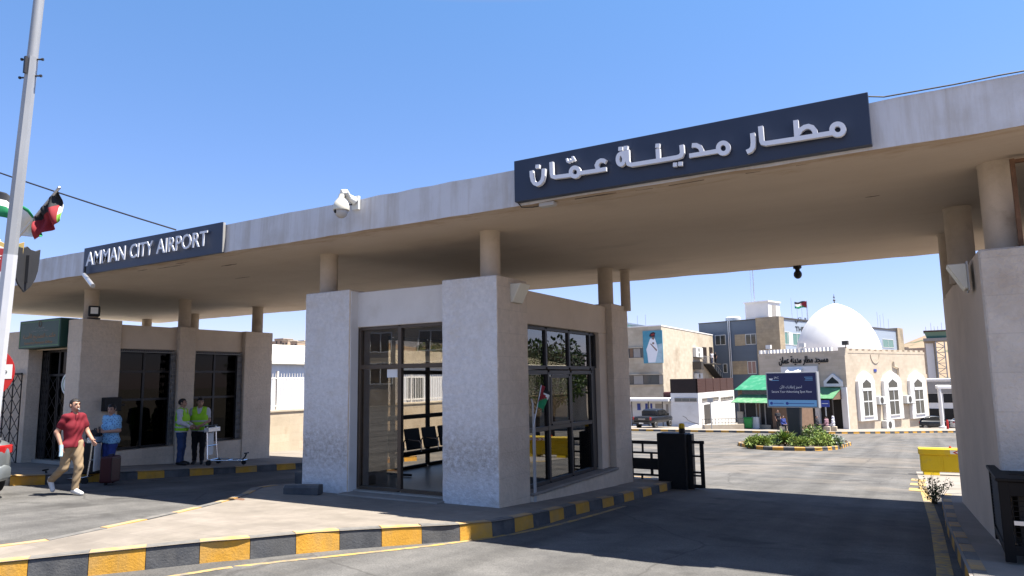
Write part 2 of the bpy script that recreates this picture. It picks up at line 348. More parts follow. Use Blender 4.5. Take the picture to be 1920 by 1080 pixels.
# ================================================================== MATERIALS
mat('soil', (.22, .18, .135), .95, .25, .15, .3, 20, c2=(.16, .13, .10))
def asphalt():
    m = bpy.data.materials.new('asphalt'); m.use_nodes = True; t = m.node_tree; L = t.links.new; b = t.nodes['Principled BSDF']
    b.inputs['Roughness'].default_value = .9; b.inputs['Specular IOR Level'].default_value = .15
    pos = N(t, 'ShaderNodeNewGeometry').outputs['Position']; sp = N(t, 'ShaderNodeSeparateXYZ'); L(pos, sp.inputs[0])
    n1 = N(t, 'ShaderNodeTexNoise', i_Scale=.9, i_Detail=9., i_Roughness=.7); L(pos, n1.inputs['Vector'])
    r1 = N(t, 'ShaderNodeValToRGB'); r1.color_ramp.elements[0].position = .34; r1.color_ramp.elements[1].position = .66
    r1.color_ramp.elements[0].color = (.080, .077, .075, 1); r1.color_ramp.elements[1].color = (.136, .130, .123, 1); L(n1.outputs[0], r1.inputs[0])
    # worn wheel tracks along the lane and a fine aggregate speckle
    n4 = N(t, 'ShaderNodeTexNoise', i_Scale=55., i_Detail=3., i_Roughness=.7); L(pos, n4.inputs['Vector'])
    r4 = N(t, 'ShaderNodeMapRange'); r4.inputs[1].default_value = .3; r4.inputs[2].default_value = .72; r4.inputs[3].default_value = .68; r4.inputs[4].default_value = 1.3; L(n4.outputs[0], r4.inputs[0])
    m4 = N(t, 'ShaderNodeMix', data_type='RGBA', blend_type='MULTIPLY'); m4.inputs[0].default_value = 1; L(r1.outputs[0], m4.inputs[6]); L(r4.outputs[0], m4.inputs[7])
    mt = N(t, 'ShaderNodeMapping'); mt.inputs['Scale'].default_value = (1.3, .05, .2); L(pos, mt.inputs['Vector'])
    n6 = N(t, 'ShaderNodeTexNoise', i_Scale=1.2, i_Detail=4.); L(mt.outputs[0], n6.inputs['Vector'])
    r6 = N(t, 'ShaderNodeMapRange'); r6.inputs[1].default_value = .35; r6.inputs[2].default_value = .62; r6.inputs[3].default_value = .74; r6.inputs[4].default_value = 1.08; L(n6.outputs[0], r6.inputs[0])
    m6 = N(t, 'ShaderNodeMix', data_type='RGBA', blend_type='MULTIPLY'); m6.inputs[0].default_value = 1; L(m4.outputs[2], m6.inputs[6]); L(r6.outputs[0], m6.inputs[7]); m4 = m6
    # sandy dust swept over the open yard beyond the gate
    mp = N(t, 'ShaderNodeMapping'); mp.inputs['Scale'].default_value = (.16, .22, .2); L(pos, mp.inputs['Vector'])
    n2 = N(t, 'ShaderNodeTexNoise', i_Scale=1., i_Detail=7., i_Roughness=.6, i_Distortion=1.6); L(mp.outputs[0], n2.inputs['Vector'])
    yr = N(t, 'ShaderNodeMapRange'); yr.inputs[1].default_value = 9; yr.inputs[2].default_value = 22; yr.inputs[3].default_value = .62; yr.inputs[4].default_value = .46; L(sp.outputs[1], yr.inputs[0])
    sb = N(t, 'ShaderNodeMath', operation='SUBTRACT'); L(n2.outputs[0], sb.inputs[0]); L(yr.outputs[0], sb.inputs[1])
    ml = N(t, 'ShaderNodeMath', operation='MULTIPLY', use_clamp=True); ml.inputs[1].default_value = 5; L(sb.outputs[0], ml.inputs[0])
    m2 = N(t, 'ShaderNodeMath', operation='MULTIPLY'); m2.inputs[1].default_value = .42; L(ml.outputs[0], m2.inputs[0])
    mx = N(t, 'ShaderNodeMix', data_type='RGBA'); L(m2.outputs[0], mx.inputs[0]); L(m4.outputs[2], mx.inputs[6]); mx.inputs[7].default_value = (.225, .187, .147, 1)
    # dark oil drips and patches
    n3 = N(t, 'ShaderNodeTexNoise', i_Scale=1.3, i_Detail=4.); L(pos, n3.inputs['Vector'])
    r3 = N(t, 'ShaderNodeMapRange'); r3.inputs[1].default_value = .61; r3.inputs[2].default_value = .70; r3.inputs[4].default_value = .55; L(n3.outputs[0], r3.inputs[0])
    m3 = N(t, 'ShaderNodeMix', data_type='RGBA'); L(r3.outputs[0], m3.inputs[0]); L(mx.outputs[2], m3.inputs[6]); m3.inputs[7].default_value = (.045, .043, .041, 1)
    # cracks
    vo = N(t, 'ShaderNodeTexVoronoi', feature='DISTANCE_TO_EDGE', i_Scale=.33); nd = N(t, 'ShaderNodeTexNoise', i_Scale=1.2, i_Detail=5.); L(pos, nd.inputs['Vector'])
    av = N(t, 'ShaderNodeMix', data_type='VECTOR'); av.inputs[0].default_value = .25; L(pos, av.inputs[4]); L(nd.outputs[1], av.inputs[5]); L(av.outputs[1], vo.inputs['Vector'])
    rv = N(t, 'ShaderNodeMapRange'); rv.inputs[1].default_value = .0; rv.inputs[2].default_value = .006; rv.inputs[3].default_value = .6; rv.inputs[4].default_value = 0; L(vo.outputs[0], rv.inputs[0])
    m5 = N(t, 'ShaderNodeMix', data_type='RGBA'); L(rv.outputs[0], m5.inputs[0]); L(m3.outputs[2], m5.inputs[6]); m5.inputs[7].default_value = (.05, .047, .045, 1)
    L(m5.outputs[2], b.inputs['Base Color'])
    bp = N(t, 'ShaderNodeBump', i_Strength=.35, i_Distance=.006); L(n4.outputs[0], bp.inputs['Height']); L(bp.outputs[0], b.inputs['Normal'])
    MATS['asphalt'] = m
asphalt()
add_bricks(mat('paver', (.225, .195, .165), .9, .2, 3., .4, 50, stain=(.165, .143, .122), st_scale=.9, st_lo=.5, st_hi=.7), .4, .4, .006, .22)
# pavers lie flat: re-route the joints to x/y
def flat_joints(m, sx=1., sy=1.):
    t = MATS[m].node_tree
    for n in t.nodes:
        if n.type == 'COMBXYZ':
            sp = [k for k in t.nodes if k.type == 'SEPXYZ'][0]
            t.links.new(sp.outputs[0], n.inputs[0]); t.links.new(sp.outputs[1], n.inputs[1])
flat_joints('paver')
mat('concrete_floor', (.25, .22, .19), .9, .15, 1.5, .3, 40, stain=(.18, .16, .13))
mat('kerb_yellow', (.55, .28, .035), .8, .22, 5., .5, 45, stain=(.38, .245, .10), st_scale=2.6, st_lo=.5, st_hi=.76, streak=(.40, .235, .07))
mat('kerb_black', (.066, .068, .073), .8, .3, 6., .5, 45, stain=(.15, .145, .14), st_scale=2.4, st_lo=.48, st_hi=.78, streak=(.10, .098, .096))
mat('kerb_stone', (.36, .31, .26), .9, .2, 5., .3, 40)
mat('line_yellow', (.44, .29, .085), .85, .2, 8., .2, 60, stain=(.17, .15, .125), st_scale=6., st_lo=.42, st_hi=.62)
mat('fascia', (.615, .60, .605), .85, .06, 1.2, .3, 30, stain=(.49, .46, .435), st_scale=1.6, st_lo=.5, st_hi=.75, streak=(.42, .37, .32))
mat('soffit', (.60, .49, .39), .9, .1, .7, .35, 9, c2=(.52, .415, .325), stain=(.37, .29, .225), st_scale=.55, st_lo=.56, st_hi=.8, bdist=.02, stretch=(.45, 1, 1))
def soffit_edge():
    t = MATS['soffit'].node_tree; L = t.links.new; b = t.nodes['Principled BSDF']; src = b.inputs['Base Color'].links[0].from_socket
    pos = N(t, 'ShaderNodeNewGeometry').outputs['Position']; sp = N(t, 'ShaderNodeSeparateXYZ'); L(pos, sp.inputs[0])
    mr = N(t, 'ShaderNodeMapRange'); mr.inputs[1].default_value = 8.35; mr.inputs[2].default_value = 9.3; mr.inputs[3].default_value = .30; mr.inputs[4].default_value = -.2; L(sp.outputs[1], mr.inputs[0])
    mp = N(t, 'ShaderNodeMapping'); mp.inputs['Scale'].default_value = (.9, 3., 1); L(pos, mp.inputs['Vector'])
    n = N(t, 'ShaderNodeTexNoise', i_Scale=2.2, i_Detail=9., i_Roughness=.7); L(mp.outputs[0], n.inputs['Vector'])
    ad = N(t, 'ShaderNodeMath', operation='ADD'); L(mr.outputs[0], ad.inputs[0]); L(n.outputs[0], ad.inputs[1])
    r = N(t, 'ShaderNodeMapRange'); r.inputs[1].default_value = .62; r.inputs[2].default_value = .9; r.inputs[4].default_value = .75; L(ad.outputs[0], r.inputs[0])
    mx = N(t, 'ShaderNodeMix', data_type='RGBA'); L(r.outputs[0], mx.inputs[0]); L(src, mx.inputs[6]); mx.inputs[7].default_value = (.34, .215, .12, 1); L(mx.outputs[2], b.inputs['Base Color'])
soffit_edge()   # rusty water stains along the front drip edge
mat('column', (.50, .41, .32), .85, .12, 4., .25, 40, stain=(.33, .26, .2), st_scale=2.5, st_lo=.55, st_hi=.75)
add_bricks(mat('stone_beige', (.63, .515, .40), .9, .12, 12., .85, 22, stain=(.51, .41, .315), st_scale=1.1, st_lo=.5, st_hi=.75, bdist=.02), .72, .37, .006, .13, colvar=.05)
mat('plaster_beige', (.64, .525, .41), .9, .08, 1.4, .2, 30, stain=(.54, .435, .335), st_scale=1.0, st_lo=.5, st_hi=.75)
def white_stone():
    """whitewashed rough stone, the wash flaking off in a rain-splash band above the ground"""
    m = mat('white_stone', (.68, .66, .655), .85, .13, 16., 1., 15, stain=(.60, .555, .51), st_scale=2.4, st_lo=.5, st_hi=.78, bdist=.03)
    t = m.node_tree; L = t.links.new; b = t.nodes['Principled BSDF']; src = b.inputs['Base Color'].links[0].from_socket
    pos = N(t, 'ShaderNodeNewGeometry').outputs['Position']; sp = N(t, 'ShaderNodeSeparateXYZ'); L(pos, sp.inputs[0])
    cv = N(t, 'ShaderNodeValToRGB'); e = cv.color_ramp.elements; e[0].position = 0; e[0].color = (.45, .45, .45, 1); e[1].position = 1; e[1].color = (.12, .12, .12, 1)
    for p_, v_ in ((.06, .15), (.14, .3), (.2, .8), (.27, .75), (.36, .25), (.6, .03)): q = e.new(p_); q.color = (v_, v_, v_, 1)
    zr = N(t, 'ShaderNodeMapRange'); zr.inputs[1].default_value = -2.05; zr.inputs[2].default_value = 1.7; L(sp.outputs[2], zr.inputs[0]); L(zr.outputs[0], cv.inputs[0])
    n = N(t, 'ShaderNodeTexNoise', i_Scale=13., i_Detail=6., i_Roughness=.75); L(pos, n.inputs['Vector'])
    mr = N(t, 'ShaderNodeMapRange'); mr.inputs[1].default_value = .38; mr.inputs[2].default_value = .62; L(n.outputs[0], mr.inputs[0])
    mu = N(t, 'ShaderNodeMath', operation='MULTIPLY', use_clamp=True); L(mr.outputs[0], mu.inputs[0]); L(cv.outputs[0], mu.inputs[1])
    mx = N(t, 'ShaderNodeMix', data_type='RGBA'); L(mu.outputs[0], mx.inputs[0]); L(src, mx.inputs[6]); mx.inputs[7].default_value = (.30, .255, .21, 1); L(mx.outputs[2], b.inputs['Base Color'])
white_stone()
mat('plaster_white', (.66, .63, .60), .85, .05, 2., .2, 40, stain=(.56, .52, .48), st_scale=1.6, st_lo=.52, st_hi=.75)
mat('bronze_alu', (.11, .085, .065), .42, .1, 5., metal=.55)
mat('dark_alu', (.045, .042, .042), .45, .1, 5., metal=.4)
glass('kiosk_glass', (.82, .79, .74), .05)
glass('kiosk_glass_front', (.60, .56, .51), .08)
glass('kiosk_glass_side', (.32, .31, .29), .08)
glass('dark_glass', (.10, .095, .09), .0, .02, .3)
mat('black_plastic', (.012, .012, .013), .5, 0)
mat('black_metal', (.014, .014, .015), .55, .2, 6., spec=.25)
mat('chrome', (.65, .65, .66), .25, 0, metal=1.)
mat('steel', (.55, .55, .56), .42, .1, 5., metal=.85)
mat('galv', (.34, .345, .355), .5, .14, 3., metal=.25, stretch=(1, 1, .3))
mat('pole_white', (.52, .52, .54), .55, .08, 3., stain=(.4, .33, .27), st_scale=6., st_lo=.64, st_hi=.75)
mat('interior_wall', (.33, .28, .24), .9, .1, 2.)
mat('interior_dark', (.055, .048, .042), .9, .2, 2.)
mat('floor_tile', (.36, .33, .29), .35, .1, 2.)
mat('sign_navy', (.028, .036, .062), .42, .08, 1., spec=.4)
mat('sign_edge', (.40, .38, .35), .4, .05, 3., metal=.3)
mat('letter_white', (.74, .74, .77), .4, .03, 5.)
mat('white_plastic', (.72, .71, .66), .38, .05, 4.)
mat('cream_plastic', (.64, .60, .50), .38, .05, 4.)
mat('grey_plastic', (.45, .43, .41), .5, .08, 4.)
mat('red_paint', (.42, .02, .018), .45, .1, 3.)
mat('cable', (.02, .02, .02), .6, 0)
mat('rust', (.14, .075, .045), .85, .4, 12.)
mat('paper', (.75, .74, .72), .8, 0)
mat('flag_red', (.25, .022, .03), .8, .1, 6.); mat('flag_green', (.02, .22, .085), .8, .1, 6.); mat('flag_lime', (.2, .42, .06), .8, .1, 6.)
mat('flag_white', (.7, .69, .66), .8, .05, 6.); mat('flag_black', (.022, .022, .026), .8, .1, 6.); mat('gold', (.42, .30, .11), .5, .1, 6.)
mat('sign_green', (.022, .06, .045), .45, .1, 2.); mat('sign_gold', (.38, .17, .05), .6, 0); mat('sign_line', (.12, .26, .10), .6, 0); mat('sign_grey', (.35, .3, .28), .6, 0)

def dusty_top(nm, col=(.27, .235, .185)):
    t = MATS[nm].node_tree; L = t.links.new; bs = t.nodes['Principled BSDF']; src = bs.inputs['Base Color'].links[0].from_socket
    ge = N(t, 'ShaderNodeNewGeometry'); sp = N(t, 'ShaderNodeSeparateXYZ'); L(ge.outputs['True Normal'], sp.inputs[0])
    n = N(t, 'ShaderNodeTexNoise', i_Scale=7., i_Detail=6.); L(ge.outputs['Position'], n.inputs['Vector'])
    r1 = N(t, 'ShaderNodeMapRange'); r1.inputs[1].default_value = .6; r1.inputs[2].default_value = .95; L(sp.outputs[2], r1.inputs[0])
    r2 = N(t, 'ShaderNodeMapRange'); r2.inputs[1].default_value = .3; r2.inputs[2].default_value = .6; r2.inputs[3].default_value = .3; r2.inputs[4].default_value = .8; L(n.outputs[0], r2.inputs[0])
    mu = N(t, 'ShaderNodeMath', operation='MULTIPLY'); L(r1.outputs[0], mu.inputs[0]); L(r2.outputs[0], mu.inputs[1])
    mx = N(t, 'ShaderNodeMix', data_type='RGBA'); L(mu.outputs[0], mx.inputs[0]); L(src, mx.inputs[6]); mx.inputs[7].default_value = rgba(col); L(mx.outputs[2], bs.inputs['Base Color'])
dusty_top('kerb_yellow'); dusty_top('kerb_black', (.19, .175, .155))   # sand trodden onto the upper faces
# ================================================================== GROUND
def sheet(name, poly, dz, m, step=1.0, zf=None, thick=0.):
    """flat polygon draped on the sloping ground, cut where the slope changes"""
    zf = zf or (lambda y: gz(y)+dz)
    bm = bmesh.new(); vs = [bm.verts.new((p[0], p[1], 0)) for p in poly]; bm.faces.new(vs)
    ys = [p[1] for p in poly]; y = math.ceil(min(ys)/step)*step
    while y < max(ys):
        if y < 30 or abs(y-112) < 1e-6 or y % 8 == 0:
            bmesh.ops.bisect_plane(bm, geom=bm.verts[:]+bm.edges[:]+bm.faces[:], plane_co=(0, y, 0), plane_no=(0, 1, 0))
        y += step
    if max(ys) > 112: bmesh.ops.bisect_plane(bm, geom=bm.verts[:]+bm.edges[:]+bm.faces[:], plane_co=(0, 112, 0), plane_no=(0, 1, 0))
    for v in bm.verts: v.co.z = zf(v.co.y)
    if thick:
        r = bmesh.ops.extrude_face_region(bm, geom=bm.faces[:])
        for v in [g for g in r['geom'] if isinstance(g, bmesh.types.BMVert)]: v.co.z += thick
    bmesh.ops.triangulate(bm, faces=[f for f in bm.faces if len(f.verts) > 4]); bmesh.ops.recalc_face_normals(bm, faces=bm.faces)
    if not thick and bm.faces and sum(f.normal.z for f in bm.faces) < 0: bmesh.ops.reverse_faces(bm, faces=bm.faces)
    me = bpy.data.meshes.new(name); bm.to_mesh(me); bm.free(); me.materials.append(MATS[m])
    o = bpy.data.objects.new(name, me); COL.objects.link(o); return o
def rect(x0, x1, y0, y1): return [(x0, y0), (x1, y0), (x1, y1), (x0, y1)]
struct(sheet('ground', rect(-1500, 1500, -300, 3000), -.006, 'soil', 1.))
struct(sheet('road', rect(-90, 70, -45, 118), 0, 'asphalt', 1.))

def arc_len(path):
    L = [0.]
    for a, b in zip(path, path[1:]): L.append(L[-1]+math.dist(a, b))
    return L
def resample(path, step):
    L = arc_len(path); n = max(2, int(round(L[-1]/step))); out = []
    for i in range(n+1):
        s = L[-1]*i/n; k = max(j for j in range(len(L)) if L[j] <= s+1e-9); k = min(k, len(path)-2)
        t = (s-L[k])/max(1e-9, L[k+1]-L[k]); out.append((path[k][0]+(path[k+1][0]-path[k][0])*t, path[k][1]+(path[k+1][1]-path[k][1])*t))
    return out
def smooth_path(p, it=2):
    for _ in range(it):
        q = [p[0]]
        for a, b in zip(p, p[1:]): q += [(a[0]*.75+b[0]*.25, a[1]*.75+b[1]*.25), (a[0]*.25+b[0]*.75, a[1]*.25+b[1]*.75)]
        p = q+[p[-1]]
    return p
def kerb(name, path, inward, block=.5, hf=kerb_h, wd=.15, start=0, mats=('kerb_yellow', 'kerb_black'), gap=.006, closed=False):
    """row of painted kerb stones along path (outer foot); inward = +1 when the pavement lies to the left of the walking direction"""
    P = resample(path, block); b = MB(); n = len(P)-1
    def nrm(i):
        a = P[max(i-1, 0)]; c = P[min(i+1, n)]; d = Vector((c[0]-a[0], c[1]-a[1])); d.normalize(); return Vector((-d.y, d.x))*inward
    for i in range(n):
        rows = []
        for j, k in ((i, 1), (i+1, -1)):
            p = Vector(P[j]); q = Vector(P[i+1] if j == i else P[i]); d = (q-p).normalized()*gap/2; p = p+d; nn = nrm(j); h = hf(p.y)+random.uniform(-.004, .004); z = gz(p.y)
            rows.append([(p.x, p.y, z-.05), (p.x+nn.x*.012, p.y+nn.y*.012, z+h-.025), (p.x+nn.x*.034, p.y+nn.y*.034, z+h), (p.x+nn.x*wd, p.y+nn.y*wd, z+h), (p.x+nn.x*wd, p.y+nn.y*wd, z-.05)])
        m = (i+start) % 2
        b.add(rows[0]+rows[1], [(0, 5, 6, 1), (1, 6, 7, 2), (2, 7, 8, 3), (3, 8, 9, 4), (4, 3, 2, 1, 0), (5, 6, 7, 8, 9)], m)
    return struct(b.build(name, list(mats)))
# --- kiosk island
def gt(px, py): # kerb top pixel -> ground plan
    p = G(px, py, .22); p = G(px, py, kerb_h(p.y)); return (p.x, p.y)
right_path = [(-8.35, 2.4), (-7.75, 3.4)]+[gt(*q) for q in ((247, 1028), (347, 1018), (438, 1011), (524, 1003), (603, 996), (745, 988), (853, 983), (885, 980), (935, 976), (978, 967), (1037, 955), (1087, 942))]
right_path = smooth_path([p for p in right_path if p[1] < 11], 2)+[(-4.92, 11.5), (-4.92, 15.0)]
tip_path = smooth_path([(-4.92, 15.0), (-4.95, 15.6), (-5.4, 16.1), (-6.6, 16.3), (-9.0, 16.3), (-10.2, 16.1), (-10.7, 15.5), (-10.72, 14.5)], 2)
left_path = smooth_path([(-10.72, 14.5), (-10.75, 10.4), (-11.1, 9.3)]+[gt(*q) for q in ((443, 930), (354, 952), (265, 972), (162, 994), (0, 1025))]+[(-9.45, 2.9), (-8.95, 2.2), (-8.35, 2.4)], 1)
kerb('kerb', right_path, 1, .5, start=0); kerb('kerb', tip_path, 1, .5, start=1); kerb('kerb', left_path, 1, .62, start=0)
isl = right_path+tip_path[1:]+left_path[1:-1]
struct(sheet('pavement', isl, 0, 'paver', .5, zf=lambda y: gz(y)+kerb_h(y)-.006))
# --- left pavement (in front of the office) and right pavement
LX = -15.75
lk = [(-32, 5.2), (-19, 6.5), (-16.9, 7.0), (LX-.35, 7.7), (LX-.05, 9), (LX+.35, 12), (LX+.7, 16), (LX+.95, 19)]
kerb('kerb', smooth_path(lk, 1), 1, .62, start=0)
struct(sheet('pavement', lk+[(-32, 19)], 0, 'paver', .5, zf=lambda y: gz(y)+kerb_h(y)-.006))
RX = .12
rk = [(RX+.9, 16.9), (RX+.25, 16.7), (RX, 16.2), (RX, 12), (RX+.1, 8), (RX+.2, -8)]
kerb('kerb', rk, 1, .55, start=0)
struct(sheet('pavement', [(p[0], p[1]) for p in rk]+[(14, -8), (14, 16.9)], 0, 'concrete_floor', .5, zf=lambda y: gz(y)+kerb_h(y)-.006))
struct(sheet('path', [(-.12, 16.75), (9, 16.75), (9, 25), (-.4, 25)], .004, 'concrete_floor', 1.))
# --- painted lines
def line(path, wd, dz=.004, m='line_yellow'):
    P = resample(path, .6); b = MB(); V = []; F = []
    for i, p in enumerate(P):
        a = P[max(i-1, 0)]; c = P[min(i+1, len(P)-1)]; d = Vector((c[0]-a[0], c[1]-a[1])).normalized(); n = Vector((-d.y, d.x))*wd/2
        for s in (1, -1): V.append((p[0]+n.x*s, p[1]+n.y*s, gz(p[1]+n.y*s)+dz))
    F = [(2*i, 2*i+1, 2*i+3, 2*i+2) for i in range(len(P)-1)]
    b.add(V, F); return struct(b.build('road_marking', m))
gl = lambda *q: (lambda p: (p.x, p.y))(G(*q))
line(smooth_path([(-7.2, 2.6)]+[gl(*q) for q in ((330, 1079), (560, 1050), (820, 1023), (980, 1000), (1090, 973), (1172, 949))], 2), .085)
line([gl(1727, 902), gl(1755, 985), (gl(1772, 1075)[0], gl(1772, 1075)[1]), (-.12, 4)], .15)
b = MB()
for i in range(3):
    y = 18.2+i*1.5; x = -.33
    b.add([(x-.14, y, gz(y)+.009), (x+.2, y, gz(y)+.009), (x+.2, y+.75, gz(y+.75)+.009), (x-.14, y+.75, gz(y+.75)+.009)], [(0, 1, 2, 3)])
struct(b.build('road_marking', 'line_yellow'))

# ================================================================== CANOPY
ZS, ZT, YF, YB, XL, XR = 2.43, 2.97, 8.35, 16.6, -25.7, 16.
can = thing('entrance_canopy', 'long flat concrete roof slab spanning the road on round columns', 'canopy', (-8, 12, ZS))
b = MB(); nx = 120; rng = random.Random(3)
jit = [(rng.uniform(-.012, .012), rng.uniform(-.02, .014), rng.uniform(-.01, .01)) for _ in range(nx+1)]
V = []
for i in range(nx+1):
    x = XL+(XR-XL)*i/nx; a, c, d = jit[i]
    V += [(x, YF, ZS+a*.7), (x, YF+.02, ZT+c*.6), (x, YB-.02, ZT+d), (x, YB, ZS+d*.7)]
F = []; M = []
for i in range(nx):
    p = 4*i; q = p+4
    F += [(p, q, q+1, p+1), (p+1, q+1, q+2, p+2), (p+2, q+2, q+3, p+3), (p+3, q+3, q, p)]; M += [0, 0, 0, 1]
F += [(0, 1, 2, 3), (4*nx+3, 4*nx+2, 4*nx+1, 4*nx)]; M += [0, 0]
b.add(V, F, M); b.build('roof_slab', ['fascia', 'soffit'], can)
def column(x, y, r=.168, z0=1.6, m='column'):
    b = MB(); b.lathe([(r*1.01, z0), (r, z0+.03), (r*.985, ZS-.05), (r*1.04, ZS-.02), (r*1.04, ZS+.01)], (x, y, 0), 24)
    return b.build('column', m, can, smooth=True)
for x, y in ((-5.99, 9.62), (-9.62, 9.63), (-5.93, 14.35), (-9.5, 14.4), (-18.05, 9.85), (-18.1, 12.5), (-18.1, 15.05), (-24.5, 15.4), (-21.5, 15.2)): column(x, y)
column(-5.63, 14.78, .11, 1.5)
for x, y in ((.93, 9.75), (.635, 12.1), (.60, 14.3)): column(x, y, .18, 1.3)
# chipped patches on the soffit: shallow broken-out hollows shown as thin dark flakes of exposed rough concrete
mat('spall', (.12, .095, .075), .95, .3, 14., .5, 30)
rg = random.Random(5)
for (x, y, l, wd) in ((-12.1, 9.3, .5, .06), (-13.2, 8.75, .9, .05), (-12.6, 8.6, .45, .04), (-14.1, 8.7, .35, .03), (-2.6, 8.5, .9, .035), (-3.6, 8.46, .6, .03), (-1.3, 8.5, .7, .03), (-.4, 10.6, .18, .05), (-6.2, 9.9, .3, .03), (-13.3, 10.6, .5, .04)):
    b = MB(); k = 9; up = [(x-l/2+l*i/k, y+wd*rg.uniform(.1, .6)*math.sin(math.pi*i/k)) for i in range(k+1)]; dn = [(x-l/2+l*i/k, y-wd*rg.uniform(.1, .6)*math.sin(math.pi*i/k)) for i in range(1, k)]
    b.prism(up+dn[::-1], (0, 0, ZS-.004), (1, 0, 0), (0, 1, 0), (0, 0, 1), 0, .02); b.build('spalled_concrete', 'spall', can)

# ================================================================== KIOSK
KX0, KX1, KY0, KY1, KT = -9.80, -5.63, 9.23, 14.85, 1.65
ki = thing('gate_kiosk', 'small whitewashed stone guard kiosk with glazed door under the canopy', 'guard kiosk', (-7.7, 12, -2.0))
def pier(x0, x1, y0, y1, zt, m, parent, zb=-2.6): # stone pier with slightly irregular faces
    b = MB(); n = 30; rg = random.Random(int(x0*100)); V = []; cs = [(x0, y0), (x1, y0), (x1, y1), (x0, y1)]
    for i in range(n+1):
        z = zb+(zt-zb)*i/n
        V += [(c[0]+rg.uniform(-.004, .004), c[1]+rg.uniform(-.004, .004), z) for c in cs]
    F = [(4*i+j, 4*i+(j+1) % 4, 4*i+4+(j+1) % 4, 4*i+4+j) for i in range(n) for j in range(4)]+[(3, 2, 1, 0), (4*n, 4*n+1, 4*n+2, 4*n+3)]
    ms = [m.index('white_stone') if (j == 0 and 'white_stone' in m) else len(m)-1 for i in range(n) for j in range(4)]+[len(m)-1]*2
    b.add(V, F, ms); return b.build('stone_pier', m, parent, bevel=.012)
pier(KX0, -8.70, KY0, 10.3, KT, ['white_stone', 'stone_beige'], ki)
b = MB(); b.box(-8.71, -8.682, KY0+.02, 9.44, -2.0, KT-.03); b.build('plaster_return', 'plaster_white', ki)
pier(-6.69, KX1, KY0, 10.2, KT-.01, ['white_stone', 'stone_beige'], ki)
pier(-6.7, KX1, 13.92, KY1, KT-.05, ['stone_beige'], ki); pier(KX0, -8.7, 13.92, KY1, KT-.05, ['stone_beige'], ki)
b = MB()
b.box(-8.70, -6.69, 9.42, 9.72, .98, 1.61, 0)                      # lintel over the door
b.box(-5.98, -5.76, 10.2, 13.92, .95, 1.53, 1); b.box(KX0+.13, KX0+.33, 10.3, 13.92, .95, 1.53, 1)   # side lintels
b.box(-8.7, -6.7, KY1-.3, KY1-.08, .95, 1.53, 1)
b.box(-5.97, -5.765, 13.5, 13.92, -1.85, .95, 1)                    # inner jamb
b.box(KX0+.2, -5.9, 9.6, KY1-.2, 1.43, 1.5, 1)                      # roof slab
b.build('lintel', ['plaster_white', 'plaster_beige'], ki, bevel=.01)
b = MB(); b.box(-6.0, -5.60, 10.2, 13.92, -2.5, -1.87, 0); b.box(KX0-.03, KX0+.35, 10.3, 13.92, -2.5, -1.87, 0); b.box(-8.7, -6.7, KY1-.35, KY1-.05, -2.6, -.9, 0)
b.build('plinth', 'stone_beige', ki, bevel=.02)
b = MB(); b.box(-6.0, -5.57, 10.22, 13.9, -1.868, -1.82); b.build('window_sill', 'concrete_floor', ki, bevel=.01)
b = MB(); b.box(-9.6, -5.98, 9.35, 14.6, -2.6, -1.84); b.build('floor', 'floor_tile', ki)
b = MB(); b.box(-8.75, -6.65, 9.02, 9.36, -2.2, -1.86); b.build('door_step', 'concrete_floor', ki, bevel=.015)
# front screen: bronze frame, fixed pane left, transom lights, open door right
def frame_bars(mb, o, u, v, n, us, vs, wd, d0, d1):
    for a in us: mb.obox(o, u, v, n, a-wd/2, a+wd/2, vs[0], vs[-1], d0, d1)
    for k, c in enumerate(vs):
        for a, e in zip(us, us[1:]): mb.obox(o, u, v, n, a+wd/2, e-wd/2, c-wd/2, c+wd/2, d0, d1-.004)
FX = ((0, 9.5, 0), (1, 0, 0), (0, 0, 1), (0, -1, 0))
b = MB(); frame_bars(b, *FX, [-8.67, -7.75, -6.72], [-1.82, .27, .96], .075, -.03, .05)
fr = b.build('door_frame', 'bronze_alu', ki, bevel=.004)
b = MB(); b.box(-8.63, -7.79, 9.5, 9.506, -1.78, .23); b.build('pane', 'kiosk_glass_front', fr)
b = MB(); b.box(-8.63, -7.79, 9.5, 9.506, .31, .92); b.build('pane', 'kiosk_glass_front', fr)
b = MB(); b.box(-7.71, -6.76, 9.5, 9.506, .31, .92); b.build('pane', 'kiosk_glass_front', fr)
# door leaf swung inwards
b = MB(); dl = ((-6.80, 9.54, 0), (-.14, .99, 0), (0, 0, 1), (-.99, -.14, 0)); frame_bars(b, *dl, [.05, .9], [-1.78, -.75, .2], .09, -.02, .02)
dr = b.build('door', 'dark_alu', ki); b = MB(); b.obox(*dl, .1, .85, -1.73, .15, -.003, .003); b.build('pane', 'kiosk_glass', dr)
b = MB(); b.obox(*dl, .78, .82, -.95, -.55, .03, .06); b.build('handle', 'chrome', dr)
b = MB(); b.box(-8.05, -7.82, 9.488, 9.494, .08, .22); b.build('paper_notice', 'paper', ki)
